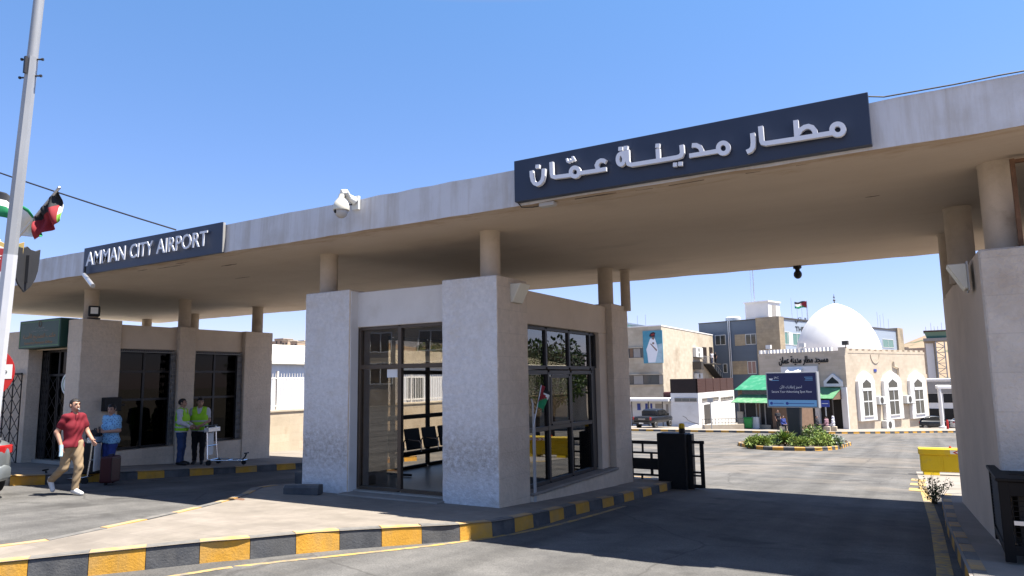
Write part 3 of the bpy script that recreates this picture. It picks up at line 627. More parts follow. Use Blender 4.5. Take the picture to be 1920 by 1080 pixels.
# right side window wall
SXo = ((-5.88, 0, 0), (0, 1, 0), (0, 0, 1), (1, 0, 0))
b = MB(); frame_bars(b, *SXo, [10.24, 11.27, 12.23, 13.2, 13.47], [.22, .92], .07, -.03, .04)
frame_bars(b, *SXo, [10.24, 11.32, 12.25, 13.24], [-1.79, -.86, .13], .075, -.03, .05)
b.obox(*SXo, 13.28, 13.47, -1.79, .19, -.03, .03)
sf = b.build('window_frame', 'dark_alu', ki, bevel=.004)
b = MB()
for y0, y1 in ((10.28, 11.23), (11.31, 12.19), (12.27, 13.16), (13.24, 13.43)): b.obox(*SXo, y0, y1, .26, .88, -.003, .003)
b.obox(*SXo, 10.28, 11.28, -1.75, -.9, -.003, .003); b.obox(*SXo, 10.28, 11.28, -.82, .09, -.003, .003)
b.obox(*SXo, 11.36, 12.21, -1.75, -.9, -.003, .003); b.obox(*SXo, 12.29, 13.2, -1.75, -.9, -.003, .003); b.obox(*SXo, 12.29, 13.2, -.82, .09, -.003, .003)
b.build('pane', 'kiosk_glass_side', sf)
b = MB(); frame_bars(b, (-5.845, 0, 0), *SXo[1:], [11.40, 12.18], [-.79, .06], .06, -.01, .02); ss = b.build('sliding_sash', 'dark_alu', ki)
b = MB(); b.obox((-5.845, 0, 0), *SXo[1:], 11.43, 12.15, -.76, .03, -.003, .003); b.build('pane', 'kiosk_glass_side', ss)
# left side window wall (seen through the kiosk)
LXo = ((KX0+.2, 0, 0), (0, 1, 0), (0, 0, 1), (1, 0, 0))
b = MB(); frame_bars(b, *LXo, [10.34, 11.5, 12.7, 13.88], [-1.82, -.75, .2, .92], .09, -.03, .03); lf = b.build('window_frame', 'dark_alu', ki)
b = MB(); b.obox(*LXo, 10.4, 13.84, -1.78, .9, -.004, .002); b.build('pane', 'kiosk_glass', lf)
b = MB(); frame_bars(b, (0, KY1-.2, 0), (1, 0, 0), (0, 0, 1), (0, -1, 0), [-8.66, -7.7, -6.74], [-.9, .2, .92], .09, -.03, .03); bf = b.build('window_frame', 'dark_alu', ki)
b = MB(); b.box(-8.62, -6.78, KY1-.205, KY1-.2, -.86, .88); b.build('pane', 'kiosk_glass', bf)
# inside: waiting chairs in a row, counter
def seat_row(loc, rz, n=3):
    t = thing('waiting_bench', 'row of black waiting chairs with chrome arms inside the kiosk', 'bench', loc, rz)
    for i in range(n):
        x = i*.58
        b = MB(); b.prism([(0, .42), (.02, .38), (.44, .43), (.46, .47), (.42, .48)], (x, 0, 0), (0, 1, 0), (0, 0, 1), (1, 0, 0), .03, .52); b.build('seat', 'black_plastic', t, local=True, bevel=.01)
        b = MB(); b.prism([(.0, .44), (-.09, .86), (-.055, .88), (.04, .45)], (x, 0, 0), (0, 1, 0), (0, 0, 1), (1, 0, 0), .03, .52); b.build('backrest', 'black_plastic', t, local=True, bevel=.015)
    for i in range(n+1):
        x = i*.58-.015; b = MB(); b.tube([(x, -.02, .46), (x, -.03, .62), (x, .02, .67), (x, .36, .65), (x, .42, .6), (x, .42, .44)], .014, 6); b.build('armrest', 'chrome', t, local=True)
    b = MB(); b.tube([(0, .2, .38), (n*.58, .2, .38)], .03, 8)
    for x in (.2, n*.58-.2): b.tube([(x, .2, .38), (x, .2, .04)], .025, 8); b.tube([(x, -.05, .03), (x, .48, .03)], .022, 8)
    b.build('base_frame', 'black_metal', t, local=True); return t
seat_row((-9.25, 13.2, -1.84), R(-90), 4)
ct = thing('counter', 'dark counter with shelves standing inside the kiosk side window', 'counter', (-6.5, 12.2, -1.84))
b = MB(); b.box(-6.8, -6.1, 11.5, 13.3, -.98, -.93); b.build('counter_top', 'interior_wall', ct, bevel=.005)
b = MB(); b.box(-6.75, -6.7, 11.55, 13.25, -1.84, -.98); b.box(-6.7, -6.15, 11.55, 11.6, -1.84, -.98); b.box(-6.7, -6.15, 13.2, 13.25, -1.84, -.98)
for z in (-1.6, -1.35, -1.15): b.box(-6.7, -6.2, 11.6, 13.2, z, z+.02)
b.build('carcass', 'interior_dark', ct)
# alarm sounder boxes on the piers
def sounder(px, py, X, label, wd=.3):
    p = aX(px, py, X); t = thing('alarm_siren', label, 'siren', (X, p.y, p.z), group='alarm sirens on the piers')
    b = MB(); sg = 1 if X < -3 else -1
    b.prism([(0, .13), (.2*sg, .13), (.04*sg, -.17), (0, -.17)], (0, 0, 0), (1, 0, 0), (0, 0, 1), (0, 1, 0), -wd/2, wd/2); b.build('housing', 'cream_plastic', t, local=True, bevel=.008)
    b = MB(); b.box(-.0*sg, -.015*sg, -wd/2-.02, wd/2+.02, -.19, .15); b.build('back_plate', 'grey_plastic', t, local=True)
    return t
sounder(966, 549, KX1, 'cream wedge alarm siren high on the kiosk corner pier', .34)
# drain pipe on the corner pier + hand flag + loose kerb stone + drain cover
b = MB(); p0 = aX(993, 950, KX1+.03); zt = aX(993, 748, KX1+.03).z
b.tube([(KX1+.035, 10.26, -2.0), (KX1+.035, 10.26, zt-.08), (KX1+.02, 10.24, zt)], .016, 8); b.tube([(KX1+.035, 10.31, -2.0), (KX1+.035, 10.31, zt-.25)], .012, 6)
tag(b.build('conduit_pipe', 'grey_plastic', origin=(KX1+.03, 10.26, -2)), 'thin grey conduit pipe running up the kiosk corner pier', 'pipe')

# ================================================================== OFFICE BUILDING (left)
of = thing('permit_office', 'beige stone office block with dark grilled windows behind the two guards', 'office building', (-20, 12.3, -2.1))
OX, OY0, OT = -17.60, 9.42, 1.64
pier(-18.22, OX, OY0, 10.41, OT+.02, ['stone_beige'], of, -2.7)
pier(-18.2, OX, 12.04, 12.55, OT-.03, ['stone_beige'], of, -2.7)
pier(-18.6, OX, 14.21, 15.25, OT-.05, ['stone_beige'], of, -2.8)
b = MB()
for y0, y1 in ((10.41, 12.04), (12.55, 14.21)):
    b.box(-18.0, OX-.13, y0, y1, .96, OT-.06, 0); b.box(-18.0, OX-.03, y0, y1, -2.7, -1.62, 1)
b.box(-24.5, -18.6, 15.0, 15.2, -2.7, OT-.1, 1); b.box(-24.5, -18.0, 10.2, 15.0, 1.35, 1.45, 0)
b.build('wall', ['plaster_beige', 'stone_beige'], of, bevel=.008)
b = MB(); b.box(-24.5, -20.32, 9.55, 9.9, -2.7, 1.5, 0); b.box(-24.5, -24.3, 9.9, 15.0, -2.7, 1.5, 0); b.build('side_wall', 'stone_beige', of, bevel=.01)
b = MB(); b.box(-20.32, -18.22, 9.75, 9.95, .98, 1.55); b.build('lintel', 'plaster_beige', of)
b = MB(); b.box(-22.3, -22.2, 10.0, 15.0, -2.5, 1.4, 0); b.box(-24.2, -18.0, 9.8, 15.0, -2.6, -1.85, 1); b.box(-22.2, -18.0, 12.25, 12.35, -1.9, 1.35, 0); b.build('inner_partition', ['interior_dark', 'floor_tile'], of)
mat('grille_grey', (.16, .155, .15), .5, .1, 6.)
mat('curtain', (.085, .07, .06), .9, .3, 5., stretch=(1, 9, .3))
for (y0, y1) in ((10.43, 12.02), (12.57, 14.19)):
    o_ = ((OX-.3, 0, 0), (0, 1, 0), (0, 0, 1), (1, 0, 0))
    b = MB(); frame_bars(b, *o_, [y0+.04, (y0+y1)/2, y1-.04], [-1.58, -.35, .38, .92], .06, -.02, .02); fr = b.build('window_frame', 'dark_alu', of)
    b = MB(); b.obox(*o_, y0+.05, y1-.05, -1.55, .9, -.012, -.006); b.build('pane', 'dark_glass', fr)
    b = MB(); k = 26; P = [(y0+.06+(y1-y0-.12)*i/k, .035*math.sin(i*2.1)) for i in range(k+1)]
    V = [(OX-.55+a[1], a[0], z) for z in (-1.6, .95) for a in P]; b.add(V, [(i, i+1, k+2+i, k+1+i) for i in range(k)]); b.build('curtain', 'curtain', fr)
def lattice(mb, o, u, v, n, u0, u1, v0, v1, du, dv, wd=.012, d=.012):
    """folding grille: zigzag pairs making diamonds"""
    k = max(1, round((u1-u0)/du)); r = max(2, round((v1-v0)/(dv/2)))
    for i in range(k):
        a = u0+(u1-u0)*i/k; c = u0+(u1-u0)*(i+1)/k; mid = (a+c)/2
        for s, e in ((a, mid), (c, mid)):
            pts = [((s if j % 2 == 0 else e), v0+(v1-v0)*j/r) for j in range(r+1)]
            mb.ribbon(pts, wd, o, u, v, n, 0 if s == a else .004, d if s == a else d+.004)
        mb.obox(o, u, v, n, a-.008, a+.008, v0, v1, -.006, .02)
    mb.obox(o, u, v, n, u1-.008, u1+.008, v0, v1, -.006, .02)
for (y0, y1, yf) in ((10.45, 12.0, 1.0), (12.6, 14.17, 1.0)):   # folded-back grilles at the right of each window plus top rail with hooks
    b = MB(); o_ = ((OX-.09, 0, 0), (0, 1, 0), (0, 0, 1), (1, 0, 0))
    lattice(b, *o_, y1-.14, y1-.0, -1.58, .86, .05, .2, .01)
    b.obox(*o_, y0, y1, .87, .9, -.01, .02)
    for i in range(24): b.obox(*o_, y0+.03+i*(y1-y0-.06)/24, y0+.05+i*(y1-y0-.06)/24, .9, .955, 0, .01)
    b.build('folding_grille', 'grille_grey', of)
# entrance with grille door
o_ = ((0, 10.0, 0), (1, 0, 0), (0, 0, 1), (0, -1, 0))
b = MB(); frame_bars(b, *o_, [-20.25, -19.6, -18.95, -18.27], [-1.9, .32, .95], .06, -.03, .03); ed = b.build('entrance_door', 'dark_alu', of)
b = MB(); b.box(-20.22, -18.3, 10.0, 10.01, -1.88, .93); b.build('pane', 'dark_glass', ed)
b = MB(); lattice(b, (0, 9.9, 0), *o_[1:], -20.22, -19.95, -1.9, .92, .09, .3, .012); lattice(b, (0, 9.9, 0), *o_[1:], -19.9, -18.28, -1.9, .3, .4, .42, .008, .008); b.build('folding_grille', 'dark_alu', of)
b = MB(); o2 = ((0, 9.46, 0), (1, 0, 0), (0, 0, 1), (0, -1, 0)); lattice(b, *o2, -23.8, -20.36, -1.95, .34, .42, .42, .016); b.obox(*o2, -23.8, -20.36, .34, .39, -.01, .03); b.obox(*o2, -23.8, -20.36, -1.99, -1.95, -.01, .03)
tag(b.build('folding_gate', 'black_metal', origin=(-22, 9.46, -1.95)), 'black diamond lattice folding gate against the wall left of the office door', 'gate')
# emblem disc
em = thing('emblem_plaque', 'round white emblem plaque with green and gold seal beside the office pier', 'plaque', (-18.5, 9.62, .05))
p = (-18.45, 9.62, .08); b = MB(); b.lathe([(0, -.02), (.27, -.02), (.28, 0), (.27, .02), (0, .02)], p, 32, axis='y'); b.build('disc', 'flag_white', em, smooth=True)
ring = [(.2*math.cos(a*math.pi/16), .2*math.sin(a*math.pi/16)) for a in range(32)]
b = MB(); b.ribbon(ring, .022, p, (1, 0, 0), (0, 0, 1), (0, -1, 0), .02, .025, True); b.build('ring', 'sign_line', em)
b = MB(); b.prism([(-.05, -.1), (.05, -.1), (.09, .0), (.05, .1), (-.05, .1), (-.09, 0)], p, (1, 0, 0), (0, 0, 1), (0, -1, 0), .02, .026); b.build('crest', 'gold', em)
# green sign box
sg = thing('office_sign', 'dark green light box sign with gold Arabic lettering above the office door', 'sign', (-19.4, 9.3, 1.35))
b = MB(); x0, x1, y0, z0, z1 = -20.33, -18.36, 9.30, 1.0, 1.72; b.box(x0, x1, y0, 9.74, z0, z1); b.build('sign_box', 'sign_green', sg, bevel=.012)
b = MB(); u = ((x0, y0, z0), (1, 0, 0), (0, 0, 1), (0, -1, 0)); W_, H_ = x1-x0, z1-z0; b.ribbon([(.05, .05), (W_-.05, .05), (W_-.05, H_-.05), (.05, H_-.05)], .014, *u, .0, .004, True); b.build('border', 'sign_line', sg)
text('lettering', 'مكتب التصاريح الأمنية', (x0+.22, y0, z0+.2), (1, 0, 0), (0, 0, 1), (0, -1, 0), 1.55, .2, .004, 'sign_gold', sg)
text('lettering', 'Security Permits Office', (x0+.3, y0, z0+.085), (1, 0, 0), (0, 0, 1), (0, -1, 0), 1.35, .085, .004, 'sign_gold', sg)
text('lettering', 'مطار مدينة عمان', (x0+.62, y0, z0+.41), (1, 0, 0), (0, 0, 1), (0, -1, 0), .8, .05, .004, 'sign_grey', sg)
text('lettering', 'قيادة', (x0+.8, y0, z0+.49), (1, 0, 0), (0, 0, 1), (0, -1, 0), .42, .04, .004, 'sign_grey', sg)
b = MB(); b.ribbon([(.07*math.cos(a*math.pi/8), .07*math.sin(a*math.pi/8)) for a in range(16)], .02, (x0+W_/2+.03, y0, z0+.61), (1, 0, 0), (0, 0, 1), (0, -1, 0), .0, .005, True); b.build('crest', 'rust', sg)
# black speaker box on the pier, floodlight on top
b = MB(); p = aX(206, 760, OX); b.box(OX, OX+.2, p.y-.22, p.y+.18, p.z-.14, p.z+.2); b.box(OX, OX+.16, p.y+.18, p.y+.3, p.z-.02, p.z+.03)
tag(b.build('wall_box', 'black_plastic', bevel=.01, origin=(OX, p.y, p.z)), 'black box on the office pier behind the man in the blue shirt', 'box')
p = aX(177, 584, OX+.05); fl = thing('floodlight', 'small square black floodlight standing on the office pier', 'floodlight', (OX, p.y, OT+.02))
b = MB(); q = aX(177, 583, OX); uu = Vector((.9, -.43, 0)); vv = Vector((.43, .9, 0))
b.obox((q.x, q.y, q.z), vv, (0, 0, 1), uu, -.13, .13, -.13, .13, -.1, 0); b.build('housing', 'black_metal', fl, bevel=.02)
b = MB(); b.obox((q.x, q.y, q.z), vv, (0, 0, 1), uu, -.08, .08, -.07, .09, 0, .006)
b.build('lens', 'white_plastic', fl); b = MB(); b.obox((q.x, q.y, q.z), vv, (0, 0, 1), uu, -.14, .14, OT+.02-q.z, OT+.05-q.z, -.16, .0); b.build('bracket', 'black_metal', fl)

# ================================================================== RIGHT BOOTH
rb = thing('gate_booth', 'pale rough stone gate booth at the right edge behind the dark cage', 'guard booth', (2.5, 12, -2.1))
BT = 1.36
def quadpier(cs, zb, zt, ms, name='stone_wall'):
    b = MB(); n = 10; V = []
    for i in range(n+1):
        z = zb+(zt-zb)*i/n; V += [(c[0], c[1], z) for c in cs]
    k = len(cs); F = [(k*i+j, k*i+(j+1) % k, k*i+k+(j+1) % k, k*i+k+j) for i in range(n) for j in range(k)]+[tuple(range(k-1, -1, -1)), tuple(range(k*n, k*n+k))]
    b.add(V, F, [ms[j] for i in range(n) for j in range(k)]+[1, 1]); return b.build(name, ['white_stone', 'stone_beige'], rb, bevel=.015)
mat('white_stone_b', (.5, .45, .4), .85, .1, 2., .95, 22, bdist=.03)
add_bricks(mat('rough_pale', (.60, .53, .46), .88, .12, 2.2, .95, 20, stain=(.48, .40, .33), st_scale=1.6, st_lo=.52, st_hi=.72, bdist=.03), .9, .42, .008, .12, colvar=.05)
b = MB(); b.add([(x, y, z) for z in (-2.7, BT) for x, y in ((.64, 9.23), (2.2, 9.23), (2.2, 14.9), (.43, 14.9))], [(3, 2, 1, 0), (4, 5, 6, 7), (0, 1, 5, 4), (1, 2, 6, 5), (2, 3, 7, 6), (3, 0, 4, 7)], [1, 1, 0, 1, 1, 1]); b.build('stone_wall', ['rough_pale', 'plaster_beige'], rb, bevel=.02)
b = MB(); b.box(2.2, 6.5, 9.5, 14.9, -2.7, BT-.1); b.build('rear_wall', 'plaster_beige', rb)
sounder(1812, 517, .55, 'cream wedge alarm siren on the side of the right booth', .34)
# rusty steel frame with brown panel beside the right column
fm = thing('steel_frame', 'rusty steel frame holding a dark brown panel beside the right hand column', 'frame', (1.4, 9.5, BT))
q0 = aY(1893, 310, 9.45); q1 = aY(1908, 470, 9.45)
b = MB(); b.obox((q0.x, 9.45, 0), (1, 0, 0), (0, 0, 1), (0, -1, 0), 0, .045, BT, 2.38, 0, .05); b.obox((q0.x, 9.45, 0), (1, 0, 0), (0, 0, 1), (0, -1, 0), .045, 1.6, 2.33, 2.37, 0, .05); b.build('upright', 'rust', fm)
b = MB(); b.obox((q0.x+.09, 9.47, 0), (1, 0, 0), (0, 0, 1), (0, -1, 0), .0, 1.5, BT+.05, 1.86, 0, .05); mat('brown_panel', (.05, .035, .03), .6, .15, 3.); b.build('panel', 'brown_panel', fm, bevel=.008)
# cage around an air conditioning unit
mat('cage_brown', (.012, .010, .009), .65, .2, 5., spec=.12)
cg = thing('equipment_cage', 'dark brown louvred metal cage cabinet on the pavement at the right edge', 'cage', (1.2, 8.7, -1.95))
cb = G(1886, 1052, .22); cx0, cy0, cy1 = cb.x, cb.y, cb.y+1.15; cz0 = gz(cy0)+.21; cz1 = aY(1888, 897, cy0).z
cx1 = cx0+1.3
b = MB()
for (x, y) in ((cx0, cy0), (cx1, cy0), (cx0, cy1), (cx1, cy1)):
    sx = 1 if x == cx0 else -1; sy = 1 if y == cy0 else -1; b.box(x, x+.09*sx, y, y+.05*sy, cz0, cz1-.03)
b.box(cx0+.085, cx1-.085, cy0+.003, cy0+.05, cz0+.07, cz0+.16); b.box(cx0+.085, cx1-.085, cy0+.003, cy0+.05, cz1-.17, cz1-.035); b.box(cx0+.002, cx0+.05, cy0+.045, cy1-.045, cz0+.07, cz0+.14); b.box(cx0+.085, cx1-.085, cy1-.05, cy1-.004, cz0+.07, cz0+.14)
b.build('frame', 'cage_brown', cg, bevel=.004)
b = MB(); b.box(cx0-.02, cx1+.02, cy0-.02, cy1+.02, cz1-.03, cz1); b.build('top', 'cage_brown', cg, bevel=.006)
b = MB()
for i in range(16):
    z = cz0+.18+i*(cz1-cz0-.26)/16; b.prism([(0, 0), (.035, .03), (.035, .038), (0, .008)], (cx0+.01, 0, z), (1, 0, 0), (0, 0, 1), (0, 1, 0), cy0+.05, cy1-.05)
b.build('louvres', 'cage_brown', cg)
b = MB()
for i in range(22): x = cx0+.1+i*.05; b.box(x, x+.008, cy0+.03, cy0+.036, cz0+.16, cz1-.17)
for i in range(14): z = cz0+.18+i*.05; b.box(cx0+.1, cx1-.1, cy0+.036, cy0+.042, z, z+.008)
b.build('mesh_grille', 'cage_brown', cg)
b = MB(); zc = cz0+(cz1-cz0)*.47; b.box(cx0+.1, cx1-.2, cy0+.0, cy0+.026, zc-.02, zc+.02); b.build('lock_bar', 'steel', cg)
b = MB(); b.box(cx0+.16, cx1-.12, cy0+.14, cy1-.1, cz0+.06, cz1-.1); b.build('inner_unit', 'interior_dark', cg)

# ================================================================== SIGNS ON THE FASCIA
s1 = thing('arabic_sign', 'navy fascia sign with raised white Arabic airport name', 'sign', (-2.5, 8.3, 2.5))
b = MB(); b.box(-4.72, -.27, 8.24, 8.345, 2.46, 3.05); b.build('sign_panel', 'sign_navy', s1, bevel=.004)
YL = 8.155
def to_plane(pts): return [(p.x, p.z) for p in (aY(px, py, YL) for px, py in pts)]
def word(ox, oy, sc, strokes, wd=.053):
    b = MB()
    for k, s in enumerate(strokes):
        if s == '|': b.build('letter', 'letter_white', s1); b = MB(); continue
        kind, dat = s[0], s[1]; w_ = s[2] if len(s) > 2 else wd
        if kind == 'r':
            cx, cy, rx, ry = dat; pts = [(cx+rx*math.cos(a*math.pi/14), cy+ry*math.sin(a*math.pi/14)) for a in range(28)]
        elif kind == 'd':
            xa, ya, xb, yb = dat; pts = [(xa, (ya+yb)/2+2), (xb, (ya+yb)/2-2)]; w_ = .05
        else: pts = dat
        P = to_plane([(ox+x/sc, oy+y/sc) for x, y in pts])
        b.ribbon(P, w_, (0, YL, 0), (1, 0, 0), (0, 0, 1), (0, -1, 0), -.055, -.0012*k, kind == 'r')
    return b.build('letter', 'letter_white', s1)
def arc(cx, cy, rx, ry, a0, a1, n=9): return [(cx+rx*math.cos(R(a0+(a1-a0)*i/n)), cy+ry*math.sin(R(a0+(a1-a0)*i/n))) for i in range(n+1)]
word(980, 270, 9.818, [('p', [(155, 490), (160, 590), (178, 670), (215, 722), (262, 742), (312, 722), (355, 670), (374, 590), (380, 452)]), '|', ('d', (232, 380, 300, 440)), '|',
  ('p', [(518, 328), (527, 545), (540, 590), (590, 606), (870, 570)]), ('r', (954, 512, 76, 82)), ('p', [(1035, 532), (1320, 492), (1530, 455)]),
  ('p', [(1522, 325), (1478, 300), (1430, 297), (1380, 328), (1353, 385), (1368, 440), (1400, 475)]), '|', ('p', [(797, 262), (812, 318), (838, 328), (858, 305), (852, 262)], .024), ('p', [(856, 305), (880, 312), (903, 295), (906, 218)], .024), ('p', [(906, 225), (950, 300)], .024)])
word(1140, 230, 7.68, [('r', (182, 525, 46, 78), .05), ('p', [(182, 445), (272, 420), (277, 540), (292, 590), (340, 604), (690, 548), (990, 497), (1045, 475), (1066, 430), (1056, 318)]),
  ('p', [(712, 375), (722, 535)]), '|', ('d', (145, 345, 202, 400)), '|', ('d', (218, 332, 278, 386)), '|', ('d', (678, 300, 738, 352)), '|', ('d', (930, 570, 987, 628)), '|', ('d', (1005, 560, 1065, 612)), '|', ('p', [(1200, 320), (1262, 318), (1312, 342), (1340, 390), (1347, 435)]), ('p', [(1162, 470), (1580, 400)]), ('r', (1652, 358, 72, 76))])
word(1390, 200, 8.348, [('p', [(172, 412), (183, 560), (176, 635), (142, 680), (82, 708)]), '|', ('p', [(296, 302), (316, 530), (330, 562), (385, 572), (860, 500), (1420, 408)]), ('p', [(848, 208), (866, 470)]),
  ('p', [(872, 440), (925, 358), (985, 318), (1045, 303), (1105, 322), (1145, 370), (1160, 440)]), ('r', (1506, 350, 90, 84))])
s2 = thing('english_sign', 'navy fascia sign with raised white AMMAN CITY AIRPORT lettering', 'sign', (-13.3, 8.25, 2.42))
b = MB(); b.box(-15.6, -11.0, 8.285, 8.345, 2.42, 3.0); b.build('sign_panel', ['sign_navy'], s2, bevel=.004)
b = MB(); b.box(-11.0, -10.985, 8.29, 8.34, 2.43, 2.99); b.build('end_cap', 'sign_edge', s2)
q0 = aY(161.7, 499.5, 8.2); q1 = aY(389.9, 428.5, 8.2); q2 = aY(383, 458.5, 8.2)
zb0 = (q0.z+q2.z)/2
for wd_, pxa, pya, pxb, pyb in (('AMMAN', 161.7, 499.9, 234.5, 487), ('CITY', 243.4, 484, 287.8, 450), ('AIRPORT', 293.6, 474, 389.9, 428.5)):
    xa = aY(pxa, pya, 8.24).x; xb = aY(pxb, pyb, 8.24).x; text('lettering', wd_, (xa, 8.243, zb0), (1, 0, 0), (0, 0, 1), (0, -1, 0), xb-xa, q1.z-q2.z, .016, 'letter_white', s2, bold=.004)
# ================================================================== SMALL FITTINGS ON THE CANOPY
def Wp(px, py, D): return ray(px, py)*D
pz = thing('dome_camera', 'cream dome security camera on a bracket arm on the canopy fascia', 'camera', (-7.6, 8.0, 2.8))
m0 = aY(668, 381, 8.33); m1 = aY(648, 369, 8.05); m2 = aY(640, 378, 7.98)
b = MB(); b.box(m0.x-.07, m0.x+.07, 8.30, 8.345, m0.z-.11, m0.z+.11); b.tube([(m0.x, 8.31, m0.z+.02), (m0.x-.05, 8.2, m0.z+.08), (m1.x, 8.05, m0.z+.12), (m2.x, 7.98, m0.z+.1)], [.07, .055, .045, .045], 10)
b.build('bracket_arm', 'white_plastic', pz, smooth=True)
cx, cy, cz = m2.x, 7.98, m0.z+.08
b = MB(); b.lathe([(.0, .0), (.04, -.01), (.05, -.07), (.105, -.14), (.125, -.2), (.13, -.27), (.128, -.275), (.0, -.28)], (cx, cy, cz), 24); b.build('housing', 'cream_plastic', pz, smooth=True)
b = MB(); b.ball((cx, cy, cz-.29), (.105, .105, .11), 20); b.build('dome', 'grey_plastic', pz, smooth=True)
b = MB(); b.ball((cx-.03, cy-.085, cz-.3), (.035, .03, .035), 12); b.build('lens', 'black_plastic', pz, smooth=True)
b = MB(); b.tube([(m0.x-.04, 8.27, m0.z-.03), (m0.x-.1, 8.15, m0.z-.06), (cx+.06, 8.0, cz-.05), (cx+.05, 7.99, cz-.1)], .012, 6); b.build('cord', 'cable', pz)
p = aY(166, 526, 8.2); bc = thing('bullet_camera', 'small grey bullet camera hanging below the English sign', 'camera', (p.x, 8.2, p.z))
b = MB(); a0 = aY(158, 515, 8.2); a1 = aY(174, 536, 8.0); b.tube([a0, (a0*.6+a1*.4), a1], .045, 10); b.build('body', 'steel', bc, smooth=True)
b = MB(); b.tube([a0+Vector((-.02, .02, .18)), a0+Vector((-.02, .02, .03)), a0], .02, 8); b.build('arm', 'black_plastic', bc)
p = aY(1028, 378, 8.4); jb = MB(); jb.box(p.x-.13, p.x+.1, 8.36, 8.47, ZS-.055, ZS+.0); tag(jb.build('junction_box', 'grey_plastic', bevel=.006, origin=(p.x, 8.4, ZS)), 'small grey junction box under the left end of the Arabic sign', 'junction box')
b = MB(); q = aY(968, 376, 8.3); b.tube([(q.x, 8.3, 2.5), (q.x+.05, 8.36, 2.405), (q.x+.2, 8.4, 2.395), (p.x-.1, 8.42, 2.4)], .008, 5); tag(b.build('sign_cable', 'cable', origin=(q.x, 8.3, 2.5)), 'thin black cable drooping from the Arabic sign corner to a junction box', 'cable')
p = aZ(1496, 500, ZS); hc = thing('hanging_camera', 'black camera hanging from the rear edge of the canopy', 'camera', (p.x, p.y, ZS))
b = MB(); b.lathe([(.09, .0), (.09, -.05), (.05, -.07), (.05, -.11)], (p.x, p.y-.1, ZS), 14); b.build('mount', 'black_plastic', hc, smooth=True)
b = MB(); b.ball((p.x, p.y-.1, ZS-.19), (.09, .1, .1), 14); b.build('dome', 'black_plastic', hc, smooth=True)
b = MB(); q0 = aY(1629, 187, 8.33); pts = [(q0.x, 8.335, 3.03), (q0.x+.15, 8.335, 2.992)]+[(q0.x+i*.4, 8.34, 2.984+.006*(i % 2)) for i in range(1, 12)]; b.tube(pts, .009, 5); tag(b.build('roof_cable', 'cable', origin=(q0.x, 8.3, 3)), 'black cable running along the canopy top edge right of the Arabic sign', 'cable')
def cable(p0, p1, sag, r, label, n=18, name='overhead_cable'):
    p0, p1 = Vector(p0), Vector(p1); b = MB(); b.tube([p0.lerp(p1, i/n)-Vector((0, 0, sag*4*(i/n)*(1-i/n))) for i in range(n+1)], r, 6); return tag(b.build(name, 'cable', origin=p1), label, 'cable')
e1 = aY(330, 431, 8.9); st = Wp(-900, -40, 16); cable(st, e1, .3, .018, 'thick black overhead cable sagging down to the canopy behind the English sign')

# ================================================================== LAMP POLE with shields, flags and sign
pb = G(-44, 1042, .22); PX, PY = pb.x, pb.y; PB = Vector((PX, PY, gz(PY)+.2))
pl = thing('lamp_pole', 'tall tapered pale steel pole with joint bolts at the left edge', 'pole', PB)
PT = aY(73, 0, PY); PA = (PT-PB).normalized()      # the pole stands slightly out of plumb
def pole_at(py): # point on the axis seen at picture height py
    lo, hi = 0., 12.
    for _ in range(50):
        m_ = (lo+hi)/2; q = PB+PA*m_
        if 540-FL*q.dot(CU)/q.dot(CF) > py: lo = m_
        else: hi = m_
    return PB+PA*lo
J1, J2 = pole_at(108), pole_at(478); zj = J1.z
b = MB(); b.tube([PB, PB+PA*.03], .17, 4); b.tube([PB+PA*.03, J2], .074, 8, taper=.068); b.build('lower_shaft', 'pole_white', pl, smooth=True, angle=20)
b = MB(); b.tube([J2, J1], .066, 8, taper=.057); b.build('middle_shaft', 'galv', pl, smooth=True, angle=20)
b = MB(); b.tube([J1-PA*.1, J1+PA*.05, PB+PA*11.], [.052, .050, .042], 16); b.build('upper_shaft', 'galv', pl, smooth=True)
for k, (dz, s) in enumerate(((.1, -1), (.1, 1), (-.1, -1), (-.08, 1))):
    b = MB(); d = CR*s; c = J1+PA*(dz-.12); b.tube([c+d*.05, c+d*.115], .009, 6); b.tube([c+d*.1, c+d*.118], .015, 6); b.build('bolt', 'dark_alu', pl)
b = MB(); b.box(J1.x+.0, J1.x+.035, J1.y-.08, J1.y-.055, zj-.2, zj-.02); b.build('bracket', 'dark_alu', pl)
